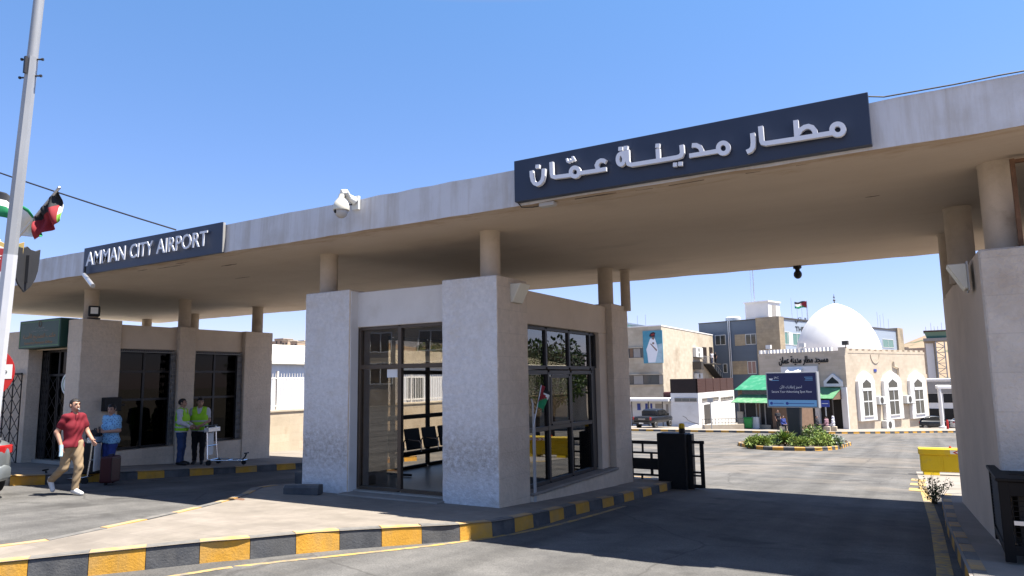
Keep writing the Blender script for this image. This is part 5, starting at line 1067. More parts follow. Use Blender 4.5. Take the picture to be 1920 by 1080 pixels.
def person(label, loc, facing, J=None, H=1.75, vox=.011, top='shirt_red', bottom='khaki', shoes='shoe_white', sleeve=.62, hair='hair', vest=None, head_yaw=0., head_pitch=0., hem=.86, group=None, belly=0., scarf=None, slim=1.):
    """facing = heading of local +y. J overrides joints (metres for a 1.75 m figure)"""
    P = dict(hipL=(-.09, 0, .93), kneeL=(-.095, .02, .50), ankL=(-.09, -.01, .09), toeL=(-.11, .17, .035), hipR=(.09, 0, .93), kneeR=(.095, .02, .50), ankR=(.09, -.01, .09), toeR=(.11, .17, .035),
             shL=(-.185, 0, 1.415), elL=(-.235, -.02, 1.13), wrL=(-.225, .08, .89), haL=(-.21, .12, .80), shR=(.185, 0, 1.415), elR=(.235, -.02, 1.13), wrR=(.225, .08, .89), haR=(.21, .12, .80), low=0., chest=(0, 0, 0))
    P.update(J or {}); k = H/1.75; low = P['low']
    t = thing('person', label, 'person', loc, facing-math.pi/2, group)
    hd_c = Vector((0, .015, 1.625)); pts = [Vector(v) for kk, v in P.items() if kk not in ('low', 'chest')]
    lo = [min(p[i] for p in pts)-.16 for i in range(3)]; hi = [max(p[i] for p in pts)+.16 for i in range(3)]; hi[2] = 1.80; lo[2] = max(lo[2], -.02+low)-.02; lo[1] = min(lo[1], -.2); hi[1] = max(hi[1], .22)
    Ry = Matrix.Rotation(-head_yaw, 3, 'Z') @ Matrix.Rotation(-head_pitch, 3, 'X')
    def H_(X, Y, Z): # world -> head space
        x, y, z = X-0, Y-.0, Z-1.54
        r = Matrix.Rotation(head_yaw, 3, 'Z') @ Matrix.Rotation(head_pitch, 3, 'X'); r = r.transposed()
        return r[0][0]*x+r[0][1]*y+r[0][2]*z, r[1][0]*x+r[1][1]*y+r[1][2]*z, r[2][0]*x+r[2][1]*y+r[2][2]*z+1.54
    hr = Matrix.Rotation(head_yaw, 3, 'Z') @ Matrix.Rotation(head_pitch, 3, 'X')
    hp = lambda x, y, z: hr @ Vector((x, y, z-1.54)) + Vector((0, 0, 1.54))
    def torso(X, Y, Z, g=0.):
        X = X/slim; Y = Y/slim
        d = caps(X, Y, Z, (-.075, 0, .95), (.075, 0, .95), .11+g, .11+g)
        for s in (-1, 1):
            d = smin(d, caps(X, Y, Z, (s*.07, belly*.3, .98), (s*.075, .005+belly*.4, 1.22), .10+g+belly*.3, .11+g+belly*.3), .05)
            d = smin(d, caps(X, Y, Z, (s*.08, .005, 1.22), (s*.105, -.005, 1.36), .112+g, .085+g), .05)
            d = smin(d, caps(X, Y, Z, (0, -.005, 1.415), (s*.165, -.008, 1.405), .07+g, .058+g), .05)
        return d
    def arm(X, Y, Z, s, g=0., upto=2.):
        a, e, w_ = (Vector(P[q+s]) for q in ('sh', 'el', 'wr')); d = caps(X, Y, Z, a, a.lerp(e, min(1, upto)), .056+g, .056+(.043-.056)*min(1, upto)+g)
        if upto > 1: d = smin(d, caps(X, Y, Z, e, e.lerp(w_, upto-1), .043+g, .043+(.029-.043)*(upto-1)+g), .02)
        return d
    def leg(X, Y, Z, s, g=0.):
        h, kn, a = P['hip'+s], P['knee'+s], P['ank'+s]; return smin(caps(X, Y, Z, h, kn, .092+g, .058+g), caps(X, Y, Z, kn, a, .056+g, .042+g), .03)
    def hand(X, Y, Z, s):
        w_, h = Vector(P['wr'+s]), Vector(P['ha'+s]); d = (h-w_).normalized(); sd = 1 if s == 'R' else -1
        lat = d.cross(Vector((sd, 0, 0)));
        if lat.length < .2: lat = Vector((0, 1, 0))
        lat.normalize(); pn = d.cross(lat).normalized(); pm = w_+d*.085
        r = smin(caps(X, Y, Z, w_+lat*.016, pm+lat*.022, .02, .017), caps(X, Y, Z, w_-lat*.016, pm-lat*.022, .02, .017), .02)
        for i, L in enumerate((.066, .076, .072, .056)):
            b0 = pm+lat*(.030-.02*i); m_ = b0+d*L*.5+pn*sd*.008; e_ = m_+(d*.8+pn*sd*.6).normalized()*L*.5
            r = np.minimum(r, np.minimum(caps(X, Y, Z, b0-d*.02, m_, .0098, .0092), caps(X, Y, Z, m_, e_, .0092, .008)))
        r = np.minimum(r, caps(X, Y, Z, w_+d*.025+lat*.025, w_+d*.075+lat*.058, .013, .010)); return r
    def body(X, Y, Z):
        d = torso(X, Y, Z, -.012)
        for s in 'LR':
            d = smin(d, arm(X, Y, Z, s), .03); d = np.minimum(d, hand(X, Y, Z, s)) if True else d; d = smin(d, leg(X, Y, Z, s, -.008), .03)
            d = smin(d, caps(X, Y, Z, P['ank'+s], P['toe'+s], .036, .026), .02)
        d = smin(d, caps(X, Y, Z, (0, -.015, 1.40), (0, .0, 1.55), .058, .052), .03)
        x, y, z = H_(X, Y, Z)
        h = elli(x, y, z, (0, -.005, 1.645), (.076, .094, .098)); h = smin(h, elli(x, y, z, (0, .028, 1.585), (.056, .066, .062)), .03)
        h = smin(h, caps(x, y, z, (0, .088, 1.648), (0, .106, 1.608), .009, .014), .012); h = smin(h, caps(x, y, z, (-.028, .078, 1.664), (.028, .078, 1.664), .010, .010), .015); h = smin(h, caps(x, y, z, (-.014, .085, 1.572), (.014, .085, 1.572), .008, .008), .012)
        for s in (-1, 1): h = smin(h, elli(x, y, z, (s*.078, -.005, 1.625), (.014, .02, .032)), .008)
        return smin(d, h, .025)
    def mk(name, f, m, vx=vox, lo_=None, hi_=None, smooth=True):
        V, F = sdf_mesh(f, lo_ or lo, hi_ or hi, vx); b = MB(); b.add([(x*k, y*k, (z-low)*k) for x, y, z in V], F); o = b.build(name, m, t, local=True, smooth=True, angle=180); return o
    mk('body', body, 'skin', vox*.8)
    fold = lambda X, Y, Z: .005*np.sin(38*Z+9*X+6*np.sin(11*X+3*Y))+.004*np.sin(23*X+17*Z)
    def shirt(X, Y, Z):
        d = torso(X, Y, Z, .016); d = smin(d, caps(X, Y/slim**.5, Z, (-.085, .0, .88), (.085, .0, .88), .132, .132), .04)
        for s in 'LR': d = smin(d, arm(X, Y, Z, s, .018, sleeve), .03)
        d = d+fold(X, Y, Z); d = np.maximum(d, hem-Z+.01*np.sin(14*X)) ; d = np.maximum(d, -(caps(X, Y, Z, (0, .02, 1.50), (0, .035, 1.6), .062, .08)))
        d = smin(d, np.maximum(caps(X, Y, Z, (0, -.012, 1.42), (0, .0, 1.485), .072, .066), -(caps(X, Y, Z, (0, .03, 1.5), (0, .05, 1.62), .05, .08))), .012); return d
    mk('shirt', shirt, top)
    def trousers(X, Y, Z):
        d = caps(X/slim, Y/slim, Z, (-.075, 0, .95), (.075, 0, .95), .118, .118)
        for s in 'LR': d = smin(d, leg(X, Y, Z, s, .016), .035)
        d = d+.8*fold(X, Y, Z); d = np.maximum(d, Z-1.0)
        for s in 'LR':
            a = Vector(P['ank'+s]); kn = Vector(P['knee'+s]); n_ = (a-kn).normalized(); pr = (X-a.x)*n_.x+(Y-a.y)*n_.y+(Z-a.z)*n_.z
            near = (np.abs(X-a.x)+np.abs(Y-a.y)+np.abs(Z-a.z)) < .24; d = np.where(near, np.maximum(d, pr-.005), d)
        return d
    mk('trousers', trousers, bottom)
    for s in 'LR':
        a, to = Vector(P['ank'+s]), Vector(P['toe'+s]); he = a+(a-to).normalized()*.045+Vector((0, 0, -.045)); dn = Vector((0, 0, -1))
        lo_ = [min(a[i], to[i], he[i])-.09 for i in range(3)]; hi_ = [max(a[i], to[i], he[i])+.09 for i in range(3)]
        mk('shoe', lambda X, Y, Z: smin(smin(caps(X, Y, Z, a+Vector((0, 0, -.01)), to, .047, .034), caps(X, Y, Z, he, to+Vector((0, 0, -.004)), .038, .034), .02), caps(X, Y, Z, a, a+Vector((0, 0, .03)), .047, .047), .015), shoes, .012, lo_, hi_)
    if vest:
        def vs(X, Y, Z):
            d = torso(X, Y, Z, .034)+.6*fold(X, Y, Z); d = np.maximum(d, hem+.02-Z);  d = np.maximum(d, -(caps(X, Y, Z, (0, .12, 1.36), (0, .03, 1.56), .045, .09)))
            d = np.maximum(d, np.where(Z > 1.28, np.abs(X)-.18, d))
            return d
        mk('vest', vs, vest)
        def band(zc): return lambda X, Y, Z: np.maximum(torso(X, Y, Z, .039)+.6*fold(X, Y, Z), np.abs(Z-zc)-.024)
        for zc in (1.0, 1.13): mk('reflective_band', band(zc), 'reflective')
    hs = (-.13, -.16, 1.5); he_ = (.13, .16, 1.78)
    if scarf:
        mk('headscarf', lambda X, Y, Z: (lambda x, y, z: np.maximum(smin(elli(x, y, z, (0, -.012, 1.645), (.095, .112, .116)), caps(x, y, z, (0, -.03, 1.6), (0, -.03, 1.45), .09, .12), .05), -elli(x, y, z, (0, .12, 1.62), (.06, .08, .075))))(*H_(X, Y, Z)), scarf, vox, (-.2, -.22, 1.38), (.2, .2, 1.8))
    else:
        mk('hair', lambda X, Y, Z: (lambda x, y, z: np.maximum(elli(x, y, z, (0, -.012, 1.655), (.085, .102, .104))+.004*np.sin(60*x+40*z), np.maximum(np.minimum(y-.035+.3*np.maximum(0, 1.64-z), 1.692+.25*np.abs(x)*0-z), 1.585-z)))(*H_(X, Y, Z)) if hair else None, hair, vox*.9, (-.14, -.17, 1.48), (.14, .17, 1.8))
    for s in (-1, 1):
        b = MB(); b.ball(hp(s*.031, .082, 1.643)*1, (.012, .008, .007), 8); b.v = [(x*k, y*k, (z-low)*k) for x, y, z in b.v]; b.build('eye', 'eye', t, local=True, smooth=True)
        b = MB(); b.tube([hp(s*.014, .093, 1.664), hp(s*.032, .092, 1.668), hp(s*.05, .08, 1.662)], .0055, 6); b.v = [(x*k, y*k, (z-low)*k) for x, y, z in b.v]; b.build('eyebrow', 'hair', t, local=True)
    b = MB(); b.tube([hp(-.024, .084, 1.575), hp(0, .094, 1.575), hp(.024, .084, 1.575)], .006, 6); b.v = [(x*k, y*k, (z-low)*k) for x, y, z in b.v]; b.build('mouth', 'lips', t, local=True)
    return t
def heading(right, toward): # mix of picture right and towards the camera
    v = CR*right-Vector((CF.x, CF.y, 0))*toward; return math.atan2(v.y, v.x)
p = G(134, 929); zg = gz(p.y)
walk = dict(hipL=(-.085, .02, .93), kneeL=(-.075, .10, .51), ankL=(-.06, .05, .095), toeL=(-.06, .23, .035), hipR=(.085, -.02, .93), kneeR=(.075, -.08, .50), ankR=(.05, -.44, .26), toeR=(.055, -.36, .09),
            elL=(-.26, .06, 1.14), wrL=(-.20, .26, .98), haL=(-.17, .33, .93), elR=(.26, -.13, 1.15), wrR=(.21, -.06, .90), haR=(.20, -.02, .82))
walk.update(hipL=(-.072, .02, .93), hipR=(.072, -.02, .93), shL=(-.16, 0, 1.41), shR=(.16, 0, 1.41), elL=(-.225, .07, 1.14)); walk.update(elR=(.245, -.10, 1.15), wrR=(.235, .02, .91), haR=(.245, .05, .82))
hdr = heading(.95, .36)
person('man in red polo shirt and khaki trousers walking across the road', (p.x-.06*math.cos(hdr), p.y-.06*math.sin(hdr), zg), hdr, walk, H=1.76, vox=.009, sleeve=.62, head_yaw=R(-5), slim=.84)
def man_pt(loc, face, q, H=1.75):
    a = face-math.pi/2; v = Matrix.Rotation(a, 3, 'Z') @ (Vector(q)*(H/1.75)); return Vector(loc)+v
mloc = (p.x-.06*math.cos(hdr), p.y-.06*math.sin(hdr), zg)
h0 = man_pt(mloc, hdr, (.25, .05, .83)); b = MB(); b.tube([h0+Vector((-.02, 0, .1)), h0+Vector((0, 0, .0)), h0+Vector((.03, -.02, -.1))], [.035, .034, .03], 10); mat('bottle_blue', (.35, .5, .62), .2, .15, 12., coat=.4); tag(b.build('water_bottle', 'bottle_blue', smooth=True, origin=h0), 'pale blue water bottle in the right hand of the man in red', 'bottle')
c0 = man_pt(mloc, hdr, (.012, .095, 1.578)); c1 = man_pt(mloc, hdr, (.03, .165, 1.565)); b = MB(); b.tube([c0, c1], .0055, 6); tag(b.build('cigarette', 'paper', origin=c0), 'white cigarette in the mouth of the man in red', 'cigarette')
# luggage trolley with cases and the man in the blue shirt
def trolley(label, loc, rz, panel=True):
    t = thing('luggage_trolley', label, 'luggage trolley', loc, rz, 'luggage trolleys')
    b = MB(); b.tube([(-.28, 0, .95), (-.28, 0, 1.02), (.28, 0, 1.02), (.28, 0, .95)], .02, 8); b.build('handle', 'black_plastic', t, local=True)
    b = MB()
    for s in (-1, 1): b.tube([(s*.22, 0, 1.0), (s*.22, .03, .5), (s*.24, .06, .16), (s*.24, .2, .13), (s*.1, .98, .12)], .018, 8)
    b.tube([(-.24, .1, .14), (.24, .1, .14)], .015, 6); b.tube([(-.17, .55, .125), (.17, .55, .125)], .015, 6); b.tube([(-.1, .98, .12), (.1, .98, .12)], .018, 6); b.tube([(-.26, .03, .5), (.26, .03, .5)], .014, 6); b.build('frame', 'chrome', t, local=True)
    if panel:
        b = MB(); b.box(-.15, .15, -.02, -.005, .25, .84); b.build('advert_panel', 'flag_white', t, local=True, bevel=.004)
        b = MB(); b.box(-.3, .3, -.035, .09, .86, .98); b.build('basket', 'steel', t, local=True, bevel=.01)
    for x, y, r in ((-.25, .1, .07), (.25, .1, .07), (0, .95, .06)):
        b = MB(); b.lathe([(0, -.02), (r, -.02), (r, .02), (0, .02)], (x, y, r), 16); b.v = [(x+(vz-r), vy, r+(vx-x)) for vx, vy, vz in b.v]; b.build('wheel', 'tyre', t, local=True)
    b = MB(); b.tube([(0, .9, .12), (0, .98, .2), (0, 1.02, .3)], .02, 6); b.tube([(-.1, 1.02, .3), (.1, 1.02, .3)], .02, 6); b.build('bumper_bar', 'black_plastic', t, local=True)
    return t
tp = G(178, 905); th = heading(-.97, .12); trolley('luggage trolley loaded with black and red suitcases pushed across the road', (tp.x, tp.y, gz(tp.y)), th-math.pi/2)
mat('case_black', (.014, .014, .016), .55, .2, 6.); mat('case_red', (.05, .010, .013), .5, .15, 6.)
def suitcase(label, c, sx, sy, sz, rz, m):
    t = thing('suitcase', label, 'suitcase', c, rz, 'suitcases on the trolley')
    b = MB(); b.box(-sx/2, sx/2, -sy/2, sy/2, .04, sz); b.build('shell', m, t, local=True, bevel=.035, bseg=3)
    b = MB(); b.tube([(-.09, 0, sz-.005), (-.09, 0, sz+.03), (.09, 0, sz+.03), (.09, 0, sz-.005)], .012, 6); b.build('handle', 'black_plastic', t, local=True)
    for xx in (-sx/2+.06, sx/2-.06): b = MB(); b.lathe([(0, -.02), (.03, -.02), (.03, .02), (0, .02)], (xx, 0, .03), 10, axis='y'); b.build('wheel', 'tyre', t, local=True)
    b = MB(); b.ribbon([(-sx/2+.03, .1), (-sx/2+.03, sz-.06), (sx/2-.03, sz-.06), (sx/2-.03, .1)], .012, (0, -sy/2, 0), (1, 0, 0), (0, 0, 1), (0, -1, 0), 0, .004); b.build('zip', 'dark_alu', t, local=True)
    return t
fw = Vector((math.cos(th), math.sin(th), 0)); base = Vector((tp.x, tp.y, gz(tp.y)))
suitcase('large black suitcase standing on the luggage trolley', Vector((*G(172, 903)[:2], gz(tp.y)+.14)), .5, .3, .72, th-math.pi/2, 'case_black')
suitcase('black soft bag lying on top of the large black suitcase', Vector((*G(173, 903)[:2], gz(tp.y)+.87)), .46, .28, .24, th-math.pi/2+.2, 'case_black')
suitcase('dark red suitcase beside the man in the blue patterned shirt', Vector((*G(205, 909)[:2], gz(tp.y)+.02)), .40, .24, .58, th-math.pi/2-.1, 'case_red')
mp_ = G(203, 903); push = dict(elR=(.26, -.06, 1.14), wrR=(.22, .16, 1.0), haR=(.2, .24, .98), elL=(-.24, .0, 1.14), wrL=(-.1, .26, 1.13), haL=(-.06, .33, 1.15), kneeL=(-.09, .06, .5), ankL=(-.09, .02, .09), toeL=(-.1, .19, .035), ankR=(.09, -.12, .09), toeR=(.1, .05, .035))
mf = heading(-.35, .9); ml = (mp_.x, mp_.y, gz(mp_.y)); person('man in blue patterned shirt looking at a phone behind the suitcases', ml, mf, push, H=1.70, top='shirt_blue', bottom='blue_trousers', shoes='shoe_black', sleeve=.7, head_yaw=R(22), head_pitch=R(-18), belly=.03)
ph = man_pt(ml, mf, (-.06, .35, 1.18), 1.7); b = MB(); b.box(-.04, .04, -.005, .005, -.07, .07); b.v = [tuple(ph+Vector(v)) for v in b.v]; tag(b.build('phone', 'black_plastic', origin=ph, bevel=.004), 'black phone held by the man in the blue shirt', 'phone')
# guards
def stand(px, X, py=863): q = aX(px, py, X); return (X, q.y, gz(q.y)+kerb_h(q.y)-.006)
g1 = stand(338, -16.95); hands = dict(elL=(-.24, .02, 1.13), wrL=(-.08, .24, 1.02), haL=(-.01, .29, .98), elR=(.24, .02, 1.13), wrR=(.08, .24, 1.0), haR=(.02, .29, .96))
person('guard in lime vest and blue jeans standing side on by the office window', g1, heading(.95, -.1), hands, H=1.72, top='shirt_white', bottom='jeans', shoes='shoe_black', sleeve=1.85, vest='vest_lime', group='guards in lime vests', belly=.02)
g2 = stand(371, -17.0); person('guard in lime vest and black trousers facing out beside the empty trolley', g2, heading(.25, .9), hands, H=1.76, top='shirt_white', bottom='trousers_black', shoes='shoe_black', sleeve=.6, vest='vest_lime', group='guards in lime vests', head_yaw=R(20), head_pitch=R(-12), belly=.02)
t3 = stand(394, -16.55, 861); trolley('empty luggage trolley with white panel beside the guards', t3, heading(.97, .12)-math.pi/2)
# ================================================================== YARD BEHIND THE GATE
def gp2(px, py): p = G(px, py); return (p.x, p.y)
add_bricks(mat('cream_stone', (.50, .43, .335), .9, .1, 1.2, .3, 20, stain=(.38, .31, .23), st_scale=.35, st_lo=.5, st_hi=.7), .8, .35, .012, .12)
add_bricks(mat('mosque_stone', (.55, .46, .355), .9, .08, 1.5, .3, 20, stain=(.46, .38, .29), st_scale=.4, st_lo=.52, st_hi=.75), .7, .3, .014, .1)
add_bricks(mat('tower_stone', (.40, .32, .22), .9, .15, 1.5, .3, 20, stain=(.26, .22, .17), st_scale=.3), .8, .4, .02, .2)
add_bricks(mat('garden_stone', (.50, .41, .30), .9, .12, 1.6, .5, 18, stain=(.36, .28, .19), st_scale=.8), .9, .3, .01, .12)
mat('render_white', (.68, .67, .66), .85, .05, .8, .1, 20, stain=(.56, .54, .52), st_scale=.6, st_lo=.55, st_hi=.75); mat('dome_white', (.70, .69, .68), .7, .04, .5, stain=(.58, .57, .56), st_scale=.5, st_lo=.5, st_hi=.8)
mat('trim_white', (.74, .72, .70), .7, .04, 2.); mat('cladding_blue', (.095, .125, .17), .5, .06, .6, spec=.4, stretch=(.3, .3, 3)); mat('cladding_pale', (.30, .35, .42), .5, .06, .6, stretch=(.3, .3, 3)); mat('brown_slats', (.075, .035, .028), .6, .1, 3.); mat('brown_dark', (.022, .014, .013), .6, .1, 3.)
mat('green_roof', (.03, .20, .10), .5, .12, 3., stain=(.09, .26, .16), st_scale=1.5); mat('green_roof_pale', (.10, .25, .125), .55, .12, 3., stain=(.20, .32, .2), st_scale=2.); mat('wood_brown', (.19, .12, .08), .8, .2, 3.); mat('alu_white', (.60, .60, .58), .5, .03, 3.); mat('alu_dark', (.06, .055, .05), .5, .05, 3.)
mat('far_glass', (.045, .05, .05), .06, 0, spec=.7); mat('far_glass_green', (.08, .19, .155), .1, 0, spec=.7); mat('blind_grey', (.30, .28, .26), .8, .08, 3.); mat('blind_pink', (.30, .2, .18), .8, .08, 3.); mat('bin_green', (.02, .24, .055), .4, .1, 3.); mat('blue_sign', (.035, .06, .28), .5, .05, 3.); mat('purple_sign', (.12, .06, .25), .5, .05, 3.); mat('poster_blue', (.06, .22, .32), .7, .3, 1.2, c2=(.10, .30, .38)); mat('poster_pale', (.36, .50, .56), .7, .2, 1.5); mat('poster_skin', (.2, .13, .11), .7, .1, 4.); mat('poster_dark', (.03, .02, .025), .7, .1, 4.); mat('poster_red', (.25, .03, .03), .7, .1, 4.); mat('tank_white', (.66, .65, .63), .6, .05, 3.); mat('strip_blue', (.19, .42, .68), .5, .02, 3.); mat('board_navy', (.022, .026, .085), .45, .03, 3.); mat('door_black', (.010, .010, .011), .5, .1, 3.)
Z3 = (0, 0, 1)
# --- far kerb and mosque pavement
far = smooth_path([(-60, 52), gp2(1283, 810), gp2(1400, 811.5), gp2(1500, 813.5), gp2(1600, 813.5), gp2(1690, 812.5), gp2(1785, 811), (12, 84), (40, 90)], 1)
kerb('kerb', far, 1, .62, hf=lambda y: .17)
struct(sheet('pavement', far+[(40, 117), (-60, 117)], 0, 'concrete_floor', 1., zf=lambda y: gz(y)+.165))

# --- portrait building
P = Wp(1244, 715, 85); FR = FAC((P.x, P.y), (0, 1)); FLt = FAC((P.x-16, P.y), (1, 0))
ze = FR.hit(1250, 613)[1]; tr = FR.hit(1337, 650)[0]; zb = gz(P.y)-1.5
pbg = thing('cream_building', 'cream stone block bearing a large blue portrait poster', 'building', (P.x, P.y, gz(P.y)))
b = MB(); b.box(P.x-16, P.x, P.y, P.y+tr, zb, ze); b.build('wall', 'cream_stone', pbg)
b = MB(); b.box(P.x-16.05, P.x+.05, P.y-.05, P.y+tr+.05, ze-.02, ze+.12); b.build('parapet', 'trim_white', pbg)
def strip(F, par, px0, py0, px1, py1, segs, hood=True):
    """recessed ribbon window: segs = list of (px0, px1, material)"""
    t0, t1, z0, z1 = F.rect(px0, py0, px1, py1); a = MB(); F.box(a, t0, t1, z0, z1, -.1, .02); o = a.build('ribbon_window', 'alu_dark', par)
    for (a0, a1, m) in segs:
        u0 = F.hit(a0, py0)[0]; u1 = F.hit(a1, py0)[0]; g = MB(); F.box(g, u0+.03, u1-.03, z0+.05, z1-.05, -.05, .03 if 'glass' in m else .045); g.build('shutter' if 'blind' in m or 'wood' in m else 'pane', m, o)
    if hood: a = MB(); F.box(a, t0, t1, z1, z1+.12, 0, .25); F.box(a, t0, t1, z0-.1, z0, 0, .15); a.build('ledge', 'cream_stone', o)
strip(FLt, pbg, 1172, 653, 1206, 671, [(1172, 1180, 'far_glass'), (1180.5, 1187, 'wood_brown'), (1187.5, 1201, 'blind_grey'), (1201.5, 1206, 'far_glass')])
strip(FLt, pbg, 1172, 703, 1243.5, 721, [(1172, 1188, 'far_glass'), (1188, 1206, 'blind_grey'), (1206, 1220, 'far_glass'), (1220, 1235, 'far_glass'), (1235.5, 1243, 'blind_grey')])
po = thing('portrait_poster', 'tall blue poster of an officer in white uniform and dark cap on the cream block', 'poster', FLt.pt(FLt.hit(1225, 650)[0], FLt.hit(1225, 650)[1]))
t0, t1, z0, z1 = FLt.rect(1206.5, 620, 1243, 681)
b = MB(); FLt.box(b, t0, t1, z0, z1, 0, .12); b.build('panel', 'poster_blue', po)
def pshape(pts, m, d, name):  # picture fractions -> flat printed shape
    g = MB(); g.prism([(t0+(t1-t0)*x, z1-(z1-z0)*y) for x, y in pts], FLt.o, FLt.e, FLt.z, FLt.n, .12, .12+d); g.build(name, m, po)
pshape([(.60, .45), (.98, .40), (.98, .99), (.25, .99), (.2, .62)], 'poster_pale', .004, 'printed_horse')
pshape([(.38, .24), (.62, .24), (.70, .42), (.76, .62), (.6, .98), (.24, .98), (.2, .70), (.16, .58), (.3, .36)], 'letter_white', .008, 'printed_uniform')
pshape([(.46, .18), (.60, .18), (.60, .25), (.54, .29), (.47, .25)], 'poster_skin', .011, 'printed_face')
pshape([(.34, .14), (.42, .07), (.56, .04), (.66, .08), (.62, .13), (.64, .19), (.46, .19), (.36, .19)], 'poster_dark', .014, 'printed_cap')
pshape([(.44, .11), (.60, .09), (.61, .14), (.45, .16)], 'poster_red', .017, 'printed_cap_band')
pshape([(.36, .40), (.42, .40), (.72, .60), (.68, .64)], 'poster_skin', .012, 'printed_sash')
pshape([(.48, .36), (.58, .36), (.58, .42), (.48, .42)], 'poster_skin', .012, 'printed_medals')
def ac_unit(F, px0, py0, px1, py1, label, par_d=.02, group='air conditioners on the walls', depth=.45, fans=1):
    t0, t1, z0, z1 = F.rect(px0, py0, px1, py1); t = thing('air_conditioner', label, 'air conditioner', F.pt((t0+t1)/2, z0), 0, group)
    b = MB(); F.box(b, t0, t1, z0, z1, par_d, par_d+depth); b.build('casing', 'alu_white', t, bevel=.02)
    for i in range(fans):
        c = F.pt(t0+(t1-t0)*.42, z0+(z1-z0)*(i+.5)/fans, par_d+depth); r = min((t1-t0)*.36, (z1-z0)/fans*.42); b = MB(); b.prism([(r*math.cos(k*math.pi/9), r*math.sin(k*math.pi/9)) for k in range(18)], c, F.e, F.z, F.n, .0, .012); b.build('fan_grille', 'alu_dark', t)
    b = MB(); F.box(b, t0, t1, z0-.05, z0, 0, par_d+depth+.05); b.build('bracket', 'alu_dark', t); return t
ac_unit(FR, 1299, 652, 1312, 670, 'tall white air conditioner at the stair landing of the cream block', fans=2)
ac_unit(FR, 1301, 700, 1312, 710, 'white air conditioner low on the cream block below the stair')
fs = thing('fire_stair', 'dark steel outside stair with landing on the cream block', 'stair', FR.pt(FR.hit(1320, 682)[0], FR.hit(1320, 682)[1]))
ta, zl = FR.hit(1303, 681); tb = FR.hit(1336, 681)[0]; tf, zf_ = FR.hit(1337, 710)
b = MB(); FR.box(b, ta, tb, zl-.12, zl, 0, 1.3); b.build('landing', 'alu_dark', fs)
b = MB(); FR.box(b, ta-1.2, ta+.0, zl-.9, zl+.2, .0, 1.2); b.build('duct_box', 'alu_dark', fs)
b = MB(); t_s = FR.hit(1316, 683)[0]; k = 12
b.prism([(t_s, zl), (t_s+.5, zl), (tf+1.2, zf_), (tf+.4, zf_)], FR.pt(0, 0, .1), FR.e, FR.z, FR.n, 0, 1.1); b.build('flight', 'black_metal', fs)
b = MB()
for s in (.1, 1.25): b.tube([FR.pt(ta, zl+.95, s), FR.pt(t_s, zl+.95, s), FR.pt(tf+.6, zf_+.95, s)], .03, 6)
for i in range(8): tt = ta+(t_s-ta)*i/7; b.tube([FR.pt(tt, zl, 1.25), FR.pt(tt, zl+.95, 1.25)], .02, 5)
for i in range(7): f_ = i/6; b.tube([FR.pt(t_s+(tf+.6-t_s)*f_, zl+(zf_-zl)*f_, 1.25), FR.pt(t_s+(tf+.6-t_s)*f_, zl+.95+(zf_-zl)*f_, 1.25)], .02, 5)
b.build('railing', 'steel', fs)
for px0, px1 in ((1317.5, 1325), (1330, 1336.5)):
    t0_, t1_, z0_, z1_ = FR.rect(px0, 651, px1, 681); b = MB(); FR.box(b, t0_, t1_, zl+.05, z1_, -.1, .03); b.build('door', 'brown_dark', pbg)
sq = FR.pt(FR.hit(1326, 681)[0], zl, .75); person('man in white shirt and jeans standing on the outside stair landing', sq, heading(.2, .8), None, H=1.72, vox=.022, top='shirt_white', bottom='jeans', shoes='shoe_black')
sq = FR.pt(FR.hit(1333.5, 681)[0], zl, .7); person('man in black clothes on the stair landing behind the white shirt', sq, heading(-.8, .4), None, H=1.72, vox=.022, top='dark_cloth', bottom='dark_cloth', shoes='shoe_black')

# --- green glazed hall behind
X0 = Wp(1180, 715, 112).x; q = Wp(1172, 715, 108)
gh = thing('glazed_hall', 'long hall with green glazed roof band behind the cream block', 'building', (q.x, q.y, gz(q.y)))
FG = FAC((q.x, q.y-6), (0, 1)); tA = FG.hit(1174, 610)[0]; tB = FG.hit(1316, 610)[0]; zt = FG.hit(1180, 606)[1]
b = MB(); b.box(q.x-18, q.x, q.y-6+tA-4, q.y-6+tB, gz(110)-2, zt-2.2); b.build('wall', 'cream_stone', gh)
b = MB(); FG.box(b, tA-4, tB, zt-2.2, zt-.3, -8, 0); b.build('roof_glazing', 'far_glass_green', gh)
b = MB(); FG.box(b, tA-4.2, tB+.2, zt-.3, zt, -8.2, .25)
for i in range(18): c_ = tA-3+(tB-tA+3)*i/17; FG.box(b, c_-.06, c_+.06, zt-2.2, zt-.3, 0, .06)
b.build('roof_frame', 'cladding_blue', gh)
for i, px in enumerate((1183.5, 1206, 1221)):
    t_, z_ = FG.hit(px, 606); b = MB(); b.tube([FG.pt(t_, zt-.1, -1), FG.pt(t_, zt+(2.2 if i == 2 else 1.7), -1)], .035, 5); tag(b.build('aerial', 'steel', origin=FG.pt(t_, zt, -1)), ('tallest, rightmost' if i == 2 else 'middle' if i == 1 else 'leftmost')+' of the thin rods on the glazed hall roof', 'aerial', 'rods on the glazed hall roof')

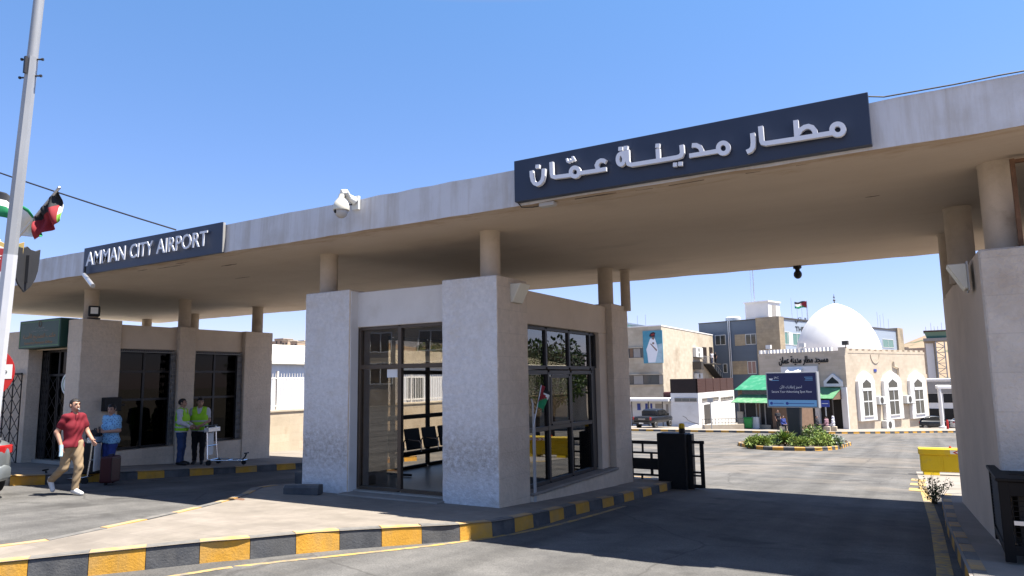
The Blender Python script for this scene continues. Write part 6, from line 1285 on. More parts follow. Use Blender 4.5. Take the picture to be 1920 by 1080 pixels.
# --- blue clad building with stone tower
P = Wp(1468.5, 715, 100); e1 = Vector((.283, .959, 0)); e2 = Vector((.959, -.283, 0)); BR = FAC((P.x, P.y), e1); BL = FAC((P.x-26*e2.x, P.y-26*e2.y), e2); ztp = BR.hit(1470, 594)[1]; zg = gz(P.y)-1.5
bb = thing('blue_building', 'blue grey clad office block with a stone stair tower', 'building', (P.x, P.y, gz(P.y)))
tl = BL.hit(1310, 610)[0]; tt0 = BL.hit(1418.5, 600)[0]; te = BR.hit(1688, 620)[0]
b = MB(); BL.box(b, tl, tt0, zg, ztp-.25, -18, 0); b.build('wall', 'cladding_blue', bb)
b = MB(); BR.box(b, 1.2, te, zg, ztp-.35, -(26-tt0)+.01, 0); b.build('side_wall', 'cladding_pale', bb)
b = MB(); BL.box(b, tt0, 26.12, zg, ztp, -1.2, .35); b.build('stone_tower', 'tower_stone', bb)
b = MB(); BR.box(b, te-2.5, te+.5, zg, ztp+.2, -3, .3); b.build('end_tower', 'tower_stone', bb)
b = MB(); BR.box(b, 1.2, te-2.5, ztp-.35, ztp-.1, -.2, .1); BL.box(b, tl, tt0, ztp-.25, ztp-.1, -.1, .08); b.build('parapet', 'alu_dark', bb)
BL.window(bb, *BL.rect(1341, 628, 1361, 647)); BL.window(bb, *BL.rect(1398, 626, 1418, 646)); BL.window(bb, *BL.rect(1356, 682, 1364, 699), mull=0)
w3 = BL.window(bb, *BL.rect(1402, 677, 1418.3, 701), gm='blind_pink')
for r_ in ((1378, 627, 1397.5, 648), (1369, 677, 1401.5, 702)): b = MB(); BL.box(b, *BL.rect(*r_), -.1, .03); b.build('stone_panel', 'tower_stone', bb)
for r_ in ((1471, 622, 1482, 646), (1486, 625, 1503, 648), (1560, 626, 1575, 646), (1655, 636, 1675, 652)): BR.window(bb, *BR.rect(*r_), gm='far_glass_green')
b = MB(); BR.box(b, *BR.rect(1479, 624, 1486, 647), -.1, .03); b.build('white_panel', 'trim_white', bb)
for px in (1368, 1371): b = MB(); t_ = BL.hit(px, 650)[0]; b.tube([BL.pt(t_, ztp+.4, .15), BL.pt(t_, zg+3, .15)], .07, 6); b.build('drain_pipe', 'steel', bb)
t0_, z0_ = BR.hit(1491, 613); t1_ = BR.hit(1545, 613)[0]; zr = BR.hit(1492, 603)[1]
text('lettering', 'سلاح الجو الملكي', BR.pt(t0_, z0_+.55, .0), BR.e, Z3, BR.n, t1_-t0_, 1.0, .06, 'cable', bb)
text('lettering', 'THE GUIDE', BR.pt(t0_, BR.hit(1492, 621)[1], .0), BR.e, Z3, BR.n, (t1_-t0_)*.8, .75, .06, 'cable', bb)
# roof room, mast, tank, flag
rr_ = thing('roof_room', 'white cabin on the roof of the blue grey block', 'roof cabin', BL.pt(BL.hit(1420, 590)[0], ztp))
q = Wp(1440, 580, 101); u0 = BL.hit(1397, 590)[0]; u1 = BL.hit(1440.5, 590)[0]; zc = BL.hit(1440, 563.5)[1]; Fr2 = FAC(BL.pt(u1, 0), e1); v1 = Fr2.hit(1462, 575)[0]
b = MB(); BL.box(b, u0, u1, ztp-.5, zc-.15, -v1, -.1); b.build('wall', 'render_white', rr_)
b = MB(); BL.box(b, u0-.15, u1+.15, zc-.15, zc+.05, -v1-.15, .1); b.build('roof', 'trim_white', rr_)
b = MB(); Fr2.box(b, *Fr2.rect(1447.5, 572, 1455, 596), -.05, .04); b.build('door', 'blind_grey', rr_)
q = BL.pt(BL.hit(1407, 590)[0], zc, -1.5); b = MB(); zm = BL.hit(1407, 505)[1]; b.tube([q, (q.x, q.y, zm+2)], .075, 6); b.tube([q+Vector((-.4, 0, 0)), (q.x-.4, q.y, zm+.2)], .03, 5); tag(b.build('radio_mast', 'steel', origin=q), 'tall thin radio mast above the white roof cabin', 'mast')
q = BL.pt(BL.hit(1356, 600)[0], ztp-.3, -3); tk = thing('water_tank', 'wide white water tank on the blue grey block roof', 'water tank', q); b = MB(); b.lathe([(1.1, .0), (1.15, .1), (1.15, .85), (1.0, 1.05), (0, 1.12)], q, 24); b.build('tank', 'tank_white', tk, smooth=True); b = MB(); b.box(q.x-1.2, q.x+1.2, q.y-1.2, q.y+1.2, q.z-.2, q.z); b.build('stand', 'alu_dark', tk)
t_, z_ = BR.hit(1527, 600); fp = thing('roof_flag', 'flag on a pole above the blue grey block beside the dome', 'flag', BR.pt(t_, ztp, -1)); ft = BR.hit(1527, 563)[1]; q = BR.pt(t_, ztp-.3, -1)
b = MB(); b.tube([q, (q.x, q.y, ft)], .05, 6); b.build('staff', 'steel', fp)
L_ = 24/FL*q.dot(CF); hz = 12.5/FL*q.dot(CF)
flag_grid('cloth', lambda u, v: Vector((q.x, q.y, ft-.1-hz*v-.12*u+.08*math.sin(7*u)))-CR*(.06+L_*u)+CF*.3*math.sin(5*u), 16, 9, jordan, fp, FM, .02)
for i, px in enumerate((1493, 1503, 1512, 1521)):
    t_, z_ = BR.hit(px, 600); q2 = BR.pt(t_, ztp-.3, -.6); b = MB(); b.tube([q2, (q2.x, q2.y, ztp+[3.1, 1.9, 2.4, 2.0][i])], .03, 5); tag(b.build('aerial', 'steel', origin=q2), ['first and tallest', 'second and shortest', 'third', 'fourth'][i]+' of the rods left of the flag above the blue block', 'aerial', 'rods on the blue block roof')
for i, px in enumerate((1653, 1658, 1664, 1673)):
    t_, z_ = BR.hit(px, 615); q2 = BR.pt(t_, ztp-.3, -.6); b = MB(); b.tube([q2, (q2.x, q2.y, ztp+[2.9, 2.4, 2.8, 1.9][i])], .03, 5); tag(b.build('aerial', 'steel', origin=q2), ['first', 'second', 'third', 'fourth'][i]+' of the rods right of the white dome', 'aerial', 'rods on the blue block roof')

# --- mosque
MC = G(1594, 808); ME1 = Vector((.39, .92, 0)).normalized(); ME2 = Vector((.92, -.39, 0)).normalized()
MR = FAC((MC.x, MC.y), ME1); lr = MR.hit(1736, 700)[0]; q0 = FAC((MC.x, MC.y), ME2).hit(1424, 700)[0]; ll = -q0
ML = FAC((MC.x+ME2.x*q0, MC.y+ME2.y*q0), ME2); zt = MR.hit(1600, 662)[1]; zb = gz(MC.y+12)-.5
mo = thing('mosque', 'cream stone mosque with a white pointed dome and white framed windows', 'mosque', (MC.x, MC.y, gz(MC.y)))
A = Vector((MC.x, MC.y, 0)); Bp = A+ME1*lr; Cp = Bp-ME2*ll; Dp = A-ME2*ll
b = MB(); b.prism([(v.x, v.y) for v in (A, Bp, Cp, Dp)], (0, 0, 0), (1, 0, 0), (0, 1, 0), Z3, zb, zt); b.build('wall', 'mosque_stone', mo)
def merlons(F, L, h, n, m, par, d0=-.35):
    for i in range(n):
        c = L*(i+.5)/n; b = MB(); F.box(b, c-L/n*.27, c+L/n*.27, zt, zt+h, d0, .0); b.build('merlon', m, par)
hm = MR.hit(1592, 653)[1]-zt
b = MB(); MR.box(b, -.02, lr+.02, zt, zt+.25, -.36, .02); ML.box(b, -.02, ll-.37, zt, zt+.25, -.36, .02); b.build('parapet', 'mosque_stone', mo)
merlons(ML, ll-1.2, .62, 21, 'trim_white', mo); merlons(MR, lr, hm*.95, 14, 'mosque_stone', mo)
b = MB(); MR.box(b, -.05, .55, zb, zt+hm+.1, -.55, .06); b.build('corner_pier', 'mosque_stone', mo)
# dome
dc = ray(1574, 700); Lm = ME1; cen = A+ME1*(lr*.48)-ME2*(ll*.42); dd = cen.dot(CF)
cen = Wp(1574.5, 700, dd); rd = 74.5/FL*dd; ztop = Wp(1568, 567, dd).z; zd = zt+.1
prof = [(rd*1.0, -1.2), (rd*1.0, 0)]
Hh = ztop-zd
for i in range(1, 25):
    s = i/24; a = s*math.pi/2; prof.append((rd*(math.cos(a)**.93)*(1-.05*math.sin(2*a)) if i < 24 else 0, Hh*(math.sin(a)*.88+.12*s**3)))
b = MB(); b.lathe(prof, (cen.x, cen.y, zd), 64); b.build('dome', 'dome_white', mo, smooth=True, angle=60)
b = MB(); c_ = (cen.x, cen.y, ztop-.1); b.lathe([(.1, 0), (.05, .2), (.04, .3), (.13, .38), (.13, .46), (.04, .55), (.03, .68), (.09, .74), (.09, .8), (.03, .88), (.02, 1.1), (0, 1.12)], c_, 12); b.build('finial', 'alu_dark', mo, smooth=True)
# right hand windows
def arch_window(F, px0, px1, py0, py1, par):
    t0, t1, z0, z1 = F.rect(px0, py0, px1, py1); W = t1-t0; H = z1-z0; c = (t0+t1)/2
    outer = [(t0, z0), (t1, z0), (t1, z1-H*.2), (t1-W*.12, z1-H*.1), (c, z1), (t0+W*.12, z1-H*.1), (t0, z1-H*.2)]
    b = MB(); b.prism(outer, F.o, F.e, F.z, F.n, -.05, .28); o = b.build('window_surround', 'trim_white', par, bevel=.02)
    i0, i1, j0 = t0+W*.24, t1-W*.24, z0+H*.10
    b = MB(); b.prism([(i0, j0), (i1, j0), (i1, z1-H*.40), (i0, z1-H*.40)], F.o, F.e, F.z, F.n, .1, .284); b.prism([(i0+.02, z1-H*.34), (i1-.02, z1-H*.34), (i1-.02, z1-H*.25), (c, z1-H*.165), (i0+.02, z1-H*.25)], F.o, F.e, F.z, F.n, .1, .284); b.build('pane', 'far_glass', o)
    b = MB(); F.box(b, c-.05, c+.05, j0-.02, z1-H*.40+.02, .2, .31); F.box(b, i0, i1, j0+(z1-H*.40-j0)*.55, j0+(z1-H*.40-j0)*.55+.12, .2, .313); F.box(b, i0-.1, i1+.1, j0-.1, j0, .2, .36); F.box(b, i0-.08, i1+.08, z1-H*.40, z1-H*.34, .2, .33); b.build('sash', 'alu_white', o)
    return o
arch_window(MR, 1606, 1637, 696, 789, mo); arch_window(MR, 1654, 1687, 696, 786, mo); arch_window(MR, 1703, 1733, 696, 784, mo)
ac_unit(MR, 1640, 743, 1652, 758, 'white air conditioner between the first and second mosque windows'); ac_unit(MR, 1692, 741, 1706, 756, 'white air conditioner between the second and third mosque windows'); ac_unit(MR, 1653, 788, 1668, 804, 'white air conditioner low under the second mosque window', depth=.5)
b = MB(); t_, z_ = MR.hit(1682, 690); t2, z2 = MR.hit(1673, 678); b.tube([MR.pt(t_, MR.hit(1682, 740)[1], .12), MR.pt(t_, z_, .12), MR.pt(t2, z_+.2, .12), MR.pt(t2, z2, .12)], .09, 8); b.build('drain_pipe', 'mosque_stone', mo)
b = MB(); MR.box(b, *MR.rect(1638, 692, 1643, 697), 0, .05); b.build('plaque', 'blue_sign', mo)
b = MB(); c2 = MR.pt(*MR.hit(1640, 664), .02); b.ribbon([(.9*math.cos(math.pi*(1+i/12)), .9*math.sin(math.pi*(1+i/12))) for i in range(13)], .12, c2, MR.e, Z3, MR.n, 0, .03); b.build('crescent_relief', 'mosque_stone', mo)
# left facade: lettering, portal, arch, awning, doorway
t0_, z0_ = ML.hit(1461, 682.5); t1_, z1_ = ML.hit(1553, 673); zz0 = (ML.hit(1505, 683)[1]); text('lettering', 'مسجد مطار مدينة عمان', ML.pt(t0_, zz0-.1, 0), ML.e, Z3, ML.n, t1_-t0_, .95, .1, 'cable', mo, bold=.012)
b = MB(); r_ = ML.rect(1470, 687, 1538, 812); ML.box(b, r_[0], r_[1], zb, r_[3], -.05, .22); b.build('portal_surround', 'trim_white', mo)
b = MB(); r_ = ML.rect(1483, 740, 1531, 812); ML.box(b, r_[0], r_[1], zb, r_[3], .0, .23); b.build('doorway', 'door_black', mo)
b = MB(); r_ = ML.rect(1480, 689, 1507, 699); b.prism([(0, r_[2]-.3), (.2, r_[3]), (.0, r_[3]), (0, r_[2])], (0, 0, 0), ML.n, Z3, ML.e, 0, 0) if False else None
o_ = ML.pt(r_[0], 0, .22); b.prism([(0, r_[3]), (1.0, r_[2]-.25), (1.0, r_[2]-.45), (0, r_[3]-.3)], o_, ML.n, Z3, ML.e, 0, r_[1]-r_[0]); b.build('hood', 'trim_white', mo)
t0_, t1_, z0_, z1_ = ML.rect(1546, 700, 1581, 725); c = (t0_+t1_)/2
b = MB(); b.prism([(t0_, z0_), (t1_, z0_), (t1_, z0_+(z1_-z0_)*.4), (c, z1_), (t0_, z0_+(z1_-z0_)*.4)], ML.o, ML.e, ML.z, ML.n, -.05, .25); b.build('arch_head', 'trim_white', mo, bevel=.03)
b = MB(); b.prism([(c-.62, z0_+.3), (c+.62, z0_+.3), (c+.58, z0_+.45), (c, z0_+.95), (c-.58, z0_+.45)], ML.o, ML.e, ML.z, ML.n, .1, .256); b.build('fanlight', 'far_glass', mo)
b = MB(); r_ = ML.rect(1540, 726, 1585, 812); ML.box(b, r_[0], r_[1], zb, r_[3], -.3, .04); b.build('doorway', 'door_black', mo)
b = MB(); r_ = ML.rect(1581, 726, 1592, 812); ML.box(b, r_[0], r_[1], zb, r_[3], -.1, .2); b.build('door_pilaster', 'trim_white', mo)
aw = thing('awning', 'green corrugated awning over the right hand mosque door', 'awning', ML.pt(*ML.hit(1560, 740)))
r_ = ML.rect(1537, 726, 1580, 748)
def corrugated(mb, o, e, n, L, z0, z1, d0, d1, th=.05, k=None):
    k = k or int(L/.25); V = []
    for i in range(k+1):
        for (z, d) in ((z1, d0), (z0, d1)): q = Vector(o)+Vector(e)*(L*i/k)+Vector(n)*d+Vector((0, 0, z+(.014 if i % 2 else 0))); V += [q, q-Vector((0, 0, th))]
    F = []
    for i in range(k): a = 4*i; F += [(a, a+4, a+6, a+2), (a+3, a+7, a+5, a+1), (a+2, a+6, a+7, a+3), (a, a+1, a+5, a+4)]
    F += [(0, 2, 3, 1), (4*k+1, 4*k+3, 4*k+2, 4*k)]; mb.add(V, F)
b = MB(); corrugated(b, ML.pt(r_[0], 0, 0), ML.e, ML.n, r_[1]-r_[0], r_[2]+.1, r_[3], .05, 1.9); b.build('roof', 'green_roof_pale', aw)
for tt in (r_[1]-.1, r_[0]): b = MB(); b.prism([(0.05, r_[2]), (1.85, r_[2]), (.05, r_[3]-.1)], ML.pt(tt, 0, 0), ML.n, Z3, ML.e, 0, .08); b.build('gable', 'wood_brown', aw)
for tt in (r_[0]+.1, r_[1]-.1): b = MB(); b.tube([ML.pt(tt, zb, 1.8), ML.pt(tt, r_[2]+.05, 1.8)], .07, 6); b.build('post', 'alu_dark', aw)
for i, (px, py) in enumerate(((1583.5, 648), (1440, 660), (1503, 655))):
    t_, z_ = ML.hit(px, py); q2 = ML.pt(t_, zt+hm, -.2); b = MB(); b.tube([q2, q2+Vector((0, 0, .45))], .04, 5); b.obox(q2+Vector((0, 0, .45)), ML.e, Z3, ML.n, -.28, .28, -.15, .25, -.1, .15); tag(b.build('floodlight', 'alu_dark' if i == 0 else 'tank_white', origin=q2), ['dark floodlight on the mosque corner', 'pale floodlight at the left end of the mosque parapet', 'pale floodlight on the mosque parapet below the dome'][i], 'floodlight')

# --- green roofed kiosks beside the mosque
q = Wp(1378, 805, 66); GF = FAC((q.x, q.y), (.93, -.37))
gk = thing('green_roof_kiosk', 'brown kiosk with two green corrugated roofs left of the mosque', 'kiosk', (q.x, q.y, gz(q.y)))
a = GF.rect(1379, 756, 1442, 806); b = MB(); GF.box(b, a[0], a[1]+2, gz(q.y)-.5, GF.hit(1400, 728)[1], -4, -.6); b.build('wall', 'wood_brown', gk)
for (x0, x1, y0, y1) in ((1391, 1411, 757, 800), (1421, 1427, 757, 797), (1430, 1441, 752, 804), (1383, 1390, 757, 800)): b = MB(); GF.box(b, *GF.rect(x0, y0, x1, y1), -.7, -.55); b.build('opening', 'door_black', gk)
for px in (1380, 1391, 1412, 1418, 1428): b = MB(); GF.box(b, *GF.rect(px, 754, px+2, 806), -.6, -.5); b.build('post', 'blind_grey', gk)
b = MB(); r1 = GF.rect(1376, 708, 1434, 731); corrugated(b, GF.pt(r1[0], 0, 0), GF.e, GF.n, r1[1]-r1[0]+1.5, r1[2], r1[3]+.2, -3.0, 0); b.build('upper_roof', 'green_roof', gk)
b = MB(); r2 = GF.rect(1383, 740, 1440, 754); corrugated(b, GF.pt(r2[0], 0, 0), GF.e, GF.n, r2[1]-r2[0]+1, r2[2], r2[3], -.5, 1.1); b.build('lower_roof', 'green_roof_pale', gk)
b = MB(); GF.box(b, r1[0]+.5, r1[1]+1, r2[3]-.1, r1[2], -.7, -.5); b.build('clerestory', 'far_glass', gk)
for r_ in ((1379, 772, 1390, 801), (1421, 797, 1440, 806)): b = MB(); GF.box(b, *GF.rect(*r_), -.5, -.3); b.build('counter_panel', 'cream_stone', gk)
p = G(1402, 808); bn = thing('wheeled_bin', 'green wheeled rubbish bin beside a white cabinet near the mosque', 'bin', (p.x, p.y+.6, gz(p.y)+.165)); z0_ = gz(p.y)+.165
b = MB(); b.add([(p.x+s*(.36 if k else .3), p.y+.6+u*(.36 if k else .3), z0_+(.95 if k else .06)) for k in (0, 1) for s, u in ((-1, -1), (1, -1), (1, 1), (-1, 1))], [(3, 2, 1, 0), (4, 5, 6, 7), (0, 1, 5, 4), (1, 2, 6, 5), (2, 3, 7, 6), (3, 0, 4, 7)]); b.build('body', 'bin_green', bn, bevel=.03)
b = MB(); b.box(p.x-.39, p.x+.39, p.y+.2, p.y+1.0, z0_+.95, z0_+1.02); b.build('lid', 'bin_green', bn, bevel=.02)
for s in (-1, 1): b = MB(); b.lathe([(0, -.03), (.1, -.03), (.1, .03), (0, .03)], (p.x+s*.26, p.y+.9, z0_+.1), 12, axis='y'); b.build('wheel', 'tyre', bn)
p = G(1415, 808); b = MB(); b.box(p.x-.3, p.x+.33, p.y+.3, p.y+.8, gz(p.y)+.15, gz(p.y)+1.22); tag(b.build('white_cabinet', 'render_white', bevel=.02, origin=(p.x, p.y, gz(p.y)+.16)), 'white cabinet standing right of the green bin', 'cabinet')

# --- white block with brown slatted roof screen
P = G(1312, 804); SR = FAC((P.x, P.y), (0, 1)); SL = FAC((P.x-8, P.y), (1, 0)); zs = SL.hit(1308, 737)[1]; lr_ = SR.hit(1377.5, 760)[0]; t_l = SL.hit(1258.5, 770)[0]; xl = SL.o.x+t_l
sh = thing('white_block', 'small white rendered block with a brown slatted roof screen', 'building', (P.x, P.y, gz(P.y)))
b = MB(); b.box(xl, P.x, P.y, P.y+lr_, gz(P.y)-1, zs); b.build('wall', 'render_white', sh)
zc = SL.hit(1308, 710)[1]
b = MB(); b.box(xl+.0, P.x-.02, P.y+.02, P.y+.1, zs+.002, zc); b.build('plain_screen', 'brown_dark', sh)
b = MB(); n_ = 9
for i in range(n_): z_ = zs+(zc-zs)*i/n_; SR.box(b, .02, lr_-.05, z_+.01, z_+(zc-zs)/n_*.86, -.08, -.03)
for i in range(6): SR.box(b, (lr_-.15)*i/5+.02, (lr_-.15)*i/5+.1, zs+.003, zc+.02, -.03, .0)
SR.box(b, .02, lr_-.05, zs+.003, zc, -.16, -.1); b.build('slatted_screen', 'brown_slats', sh)
for F, r_ in ((SL, (1265, 746, 1307, 753.5)), (SR, (1316, 745, 1347, 751.5)), (SR, (1351, 743.5, 1374, 749.5))): F.window(sh, *F.rect(*r_), fm='blind_grey', fw=.06, mull=2)
b = MB(); r_ = SR.rect(1320.5, 758, 1332, 794); SR.box(b, r_[0], r_[1], r_[2], r_[3], -.1, .03); b.build('door', 'alu_dark', sh)
b = MB(); pts = [SL.hit(*q) for q in ((1280, 780), (1286, 783), (1290, 788), (1296, 791), (1302, 793), (1310, 795))]; b.ribbon(pts, .07, SL.o, SL.e, SL.z, SL.n, .0, .004); b.build('crack', 'blind_grey', sh)
b = MB(); b.add([(xl+1.0, P.y-.4, gz(P.y)+.1), (P.x+.1, P.y-.35, gz(P.y)+.1), (P.x+.1, P.y+.1, gz(P.y)+.1), (xl+1.0, P.y+.1, gz(P.y)+.1), (xl+1.3, P.y-.15, gz(P.y)+.6), (P.x-.2, P.y-.1, gz(P.y)+.4), (P.x-.2, P.y+.05, gz(P.y)+.4), (xl+1.3, P.y+.05, gz(P.y)+.6)], [(3, 2, 1, 0), (4, 5, 6, 7), (0, 1, 5, 4), (1, 2, 6, 5), (2, 3, 7, 6), (3, 0, 4, 7)]); b.build('plinth', 'render_white', sh, bevel=.08, bseg=2)
# low wall with railing
p0 = G(1314, 808); p1 = G(1392, 808.5); e_ = Vector((p1.x-p0.x, p1.y-p0.y, 0)); WF = FAC((p0.x, p0.y+.8), (e_.x, e_.y)); L_ = e_.length; zw = WF.hit(1350, 796)[1]
lw = thing('low_wall', 'low stone wall with a dark railing in front of the white block', 'wall', (p0.x, p0.y, gz(p0.y)))
b = MB(); WF.box(b, 0, L_, gz(p1.y)-.5, zw, -.25, 0); b.build('stone', 'cream_stone', lw, bevel=.02)
b = MB(); z2 = WF.hit(1350, 785)[1]; WF.box(b, 0, L_, z2-.05, z2, -.14, -.1); WF.box(b, 0, L_, zw+.12, zw+.16, -.14, -.1)
for i in range(int(L_/.3)): WF.box(b, i*.3, i*.3+.03, zw, z2, -.135, -.105)
b.build('railing', 'alu_dark', lw)
p = G(1333, 808); b = MB(); b.tube([(p.x, p.y+.3, gz(p.y)+.1), (p.x, p.y+.3, gz(p.y)+2.9)], .045, 8); b.box(p.x-.25, p.x+.25, p.y+.24, p.y+.27, gz(p.y)+2.5, gz(p.y)+2.9); tag(b.build('sign_post', 'galv', origin=(p.x, p.y+.3, gz(p.y))), 'slim grey sign post in front of the low wall and white block', 'sign post')

# --- white cabin with flat canopy behind the pickup
q = Wp(1178, 790, 74); CFc = FAC((q.x, q.y), (1, 0)); wc = thing('white_cabin', 'white cabin with flat white canopy and blue notices behind the pickup', 'cabin', (q.x, q.y, gz(q.y)))
a = CFc.rect(1165, 752, 1262, 806); b = MB(); b.box(q.x+a[0], q.x+a[1], q.y+.0, q.y+3, gz(q.y)-.4, a[3]); b.build('wall', 'render_white', wc)
zc_ = CFc.hit(1200, 747)[1]; b = MB(); b.box(q.x+a[0], q.x+a[1], q.y-1.4, q.y+3.2, a[3]+.02, zc_); b.build('canopy', 'trim_white', wc)
for (r_, m) in (((1195, 756.5, 1201, 769), 'blue_sign'), ((1210, 756.5, 1214.5, 768), 'blue_sign'), ((1219.5, 756.5, 1223, 767), 'blue_sign'), ((1229, 757, 1241, 772), 'blind_grey'), ((1249, 758, 1253, 774), 'blind_grey')):
    b = MB(); CFc.box(b, *CFc.rect(*r_), 0, .04); b.build('notice' if m == 'blue_sign' else 'window', m, wc)
for px in (1193, 1224, 1250): t_ = CFc.hit(px, 770)[0]; b = MB(); CFc.box(b, t_-.04, t_+.04, gz(q.y)-.3, a[3], 1.25, 1.33); b.build('post', 'alu_dark', wc)
c_ = CFc.pt(*CFc.hit(1188, 760), 1.6); b = MB(); b.prism([(.3*math.cos(k*math.pi/12), .3*math.sin(k*math.pi/12)) for k in range(24)], c_, (1, 0, 0), Z3, (0, -1, 0), 0, .03); b.tube([c_+Vector((0, .03, .3)), (c_.x, c_.y+.03, gz(q.y))], .035, 6); tag(b.build('round_sign', 'purple_sign', origin=c_), 'round purple traffic sign beside the white cabin', 'traffic sign')
rc_ = Wp(1255, 741, 76); b = MB(); b.box(rc_.x-.7, rc_.x+.5, rc_.y, rc_.y+1, rc_.z-.5, rc_.z+.35); tag(b.build('red_water_tank', 'case_red', origin=rc_, bevel=.1), 'red tank on the roof between the cream block and white block', 'tank')
# --- pickup
def pickup(loc, hd):
    t = thing('pickup_truck', 'dark double cab pickup truck parked by the white cabin', 'pickup truck', loc, hd); 
    b = MB(); loft(b, [(-2.62, .58, 1.08, .86), (-2.55, .52, 1.12, .90), (-1.0, .50, 1.13, .92), (.6, .48, 1.12, .92), (1.7, .5, 1.1, .90), (2.3, .55, 1.02, .86), (2.55, .6, .9, .78)], 7, 24); b.build('body', 'paint_dark', t, local=True, smooth=True, angle=50)
    b = MB(); loft(b, [(-.95, 1.08, 1.62, .78), (-.75, 1.08, 1.74, .74), (.6, 1.08, 1.76, .73), (1.0, 1.08, 1.66, .74), (1.75, 1.05, 1.12, .8)], 7, 24); b.build('cab', 'paint_dark', t, local=True, smooth=True, angle=50)
    b = MB(); b.box(-2.45, -1.0, -.78, .78, 1.1, 1.135); b.build('load_bed', 'black_plastic', t, local=True)
    for s in (-1, 1):
        b = MB(); b.add([(x, s*.785, z) for x, z in ((-.7, 1.2), (.15, 1.2), (.15, 1.64), (-.65, 1.64))]+[(x, s*.72, z) for x, z in ((-.7, 1.2), (.15, 1.2), (.15, 1.64), (-.65, 1.64))], [(0, 1, 2, 3), (7, 6, 5, 4), (0, 4, 5, 1), (2, 6, 7, 3), (1, 5, 6, 2), (3, 7, 4, 0)]); b.add([(x, s*.785, z) for x, z in ((.22, 1.2), (1.35, 1.2), (.95, 1.62), (.22, 1.64))]+[(x, s*.72, z) for x, z in ((.22, 1.2), (1.35, 1.2), (.95, 1.62), (.22, 1.64))], [(0, 1, 2, 3), (7, 6, 5, 4), (0, 4, 5, 1), (2, 6, 7, 3), (1, 5, 6, 2), (3, 7, 4, 0)]); b.build('side_window', 'car_glass', t, local=True)
        b = MB(); b.box(-2.63, -2.5, s*.76, s*.91, .82, 1.1); b.build('tail_lamp', 'tail_red', t, local=True, bevel=.02)
        for x in (-1.55, 1.65): wheel(t, x, s*.8, .38, .25)
        b = MB(); b.box(1.0, 1.15, s*.92, s*1.08, 1.15, 1.32); b.build('mirror', 'black_plastic', t, local=True, bevel=.03)
    b = MB(); b.add([(-.985, -.62, 1.2), (-.985, .62, 1.2), (-.86, .6, 1.66), (-.86, -.6, 1.66), (-.8, -.62, 1.2), (-.8, .62, 1.2), (-.7, .6, 1.66), (-.7, -.6, 1.66)], [(0, 1, 2, 3), (7, 6, 5, 4), (0, 4, 5, 1), (1, 5, 6, 2), (2, 6, 7, 3), (3, 7, 4, 0)]); b.build('rear_window', 'car_glass', t, local=True)
    b = MB(); b.box(-2.75, -2.58, -.85, .85, .45, .62); b.build('bumper', 'bumper_dark', t, local=True, bevel=.02)
    b = MB(); b.box(-2.765, -2.745, -.22, .22, .49, .6); b.build('number_plate', 'flag_white', t, local=True)
    b = MB(); b.box(-2.645, -2.615, -.35, .35, .86, .98); b.build('tailgate_badge', 'blind_grey', t, local=True)
    return t
p = G(1222, 806.5); pickup((p.x-.75, p.y+2.9, gz(p.y+2.9)+.17), R(84))

# --- roundabout island with shrubs and billboard
fr_ = [gp2(*q) for q in ((1394, 838.5), (1410, 842), (1440, 844.5), (1485, 845.5), (1530, 846), (1562, 844.5), (1580, 841), (1589, 837))]
vd = Vector((-.17, .98)); back = [(x+vd.x*4.2, y+vd.y*4.2) for x, y in fr_[::-1]]
ip = smooth_path(fr_+[((fr_[-1][0]+back[0][0])/2+.5, (fr_[-1][1]+back[0][1])/2)]+back+[((fr_[0][0]+back[-1][0])/2-.5, (fr_[0][1]+back[-1][1])/2), fr_[0]], 2)
kerb('kerb', ip, 1, .48, hf=lambda y: .17)
struct(sheet('flower_bed', ip[:-1], 0, 'soil', .5, zf=lambda y: gz(y)+.12))
def isl_pt(px, back_): p = G(px, 843); return p.x+vd.x*back_, p.y+vd.y*back_
SHR = [(1412, .7, .45, .62, 'round', 'low round light green shrub at the left tip of the island'), (1428, 1.6, .5, .7, 'round', 'low light green shrub second from the left tip of the island'), (1436, .5, .42, .55, 'round', 'small front shrub near the left tip of the island'), (1452, 2.6, .55, .75, 'round', 'mid green shrub behind the left front shrubs'), (1473, 1.3, .8, 1.15, 'spiky', 'spiky bright green plant left of the billboard column'),
       (1498, .7, .55, .75, 'round', 'front shrub before the billboard column'), (1512, .5, .45, .55, 'round', 'low front shrub right of the billboard column'), (1520, 2.2, .85, 1.35, 'round', 'tallest leafy shrub right of the billboard column'), (1535, 3.2, .7, 1.2, 'round', 'tall rear shrub near the right of the island'), (1546, .8, .55, .75, 'round', 'dense yellow green ball shrub near the right of the island'), (1563, 1.2, .5, .75, 'round', 'loose shrub beside the silver leaved plant'), (1574, .8, .38, .6, 'pale', 'silver leaved plant at the right tip of the island')]
for i, (px, bk, r, h, kd, lab) in enumerate(SHR):
    x, y = isl_pt(px, bk); shrub(x, y, r*.85, h*.72, kd, lab, 900 if kd != 'spiky' else 420, .13, i+3, gz(y)+.1, mats=['leaf_pale', 'leaf_mid'] if kd == 'pale' else ['leaf_lime', 'leaf_mid'] if i in (0, 1, 2, 5, 9, 10) else ['leaf_mid', 'leaf_lime'])
x, y = isl_pt(1488, 2.4); zb_ = gz(y)+.1; D_ = Vector((x, y, 0)).dot(CF); bn_ = Vector((-.20, -.98, 0)).normalized(); bu = Vector((-bn_.y, bn_.x, 0)); bu = bu if bu.dot(CR) > 0 else -bu
bl = thing('billboard', 'navy billboard on a tapered grey column in the planted island', 'billboard', (x, y, zb_))
c0 = FAC((x, y), (bu.x, bu.y)); t0_, t1_, z0_, z1_ = c0.rect(1438, 699, 1532, 763.5)
b = MB(); c0.box(b, t0_-.03, t1_+.03, z0_-.03, z1_+.03, -.34, 0); b.build('case', 'galv', bl, bevel=.01)
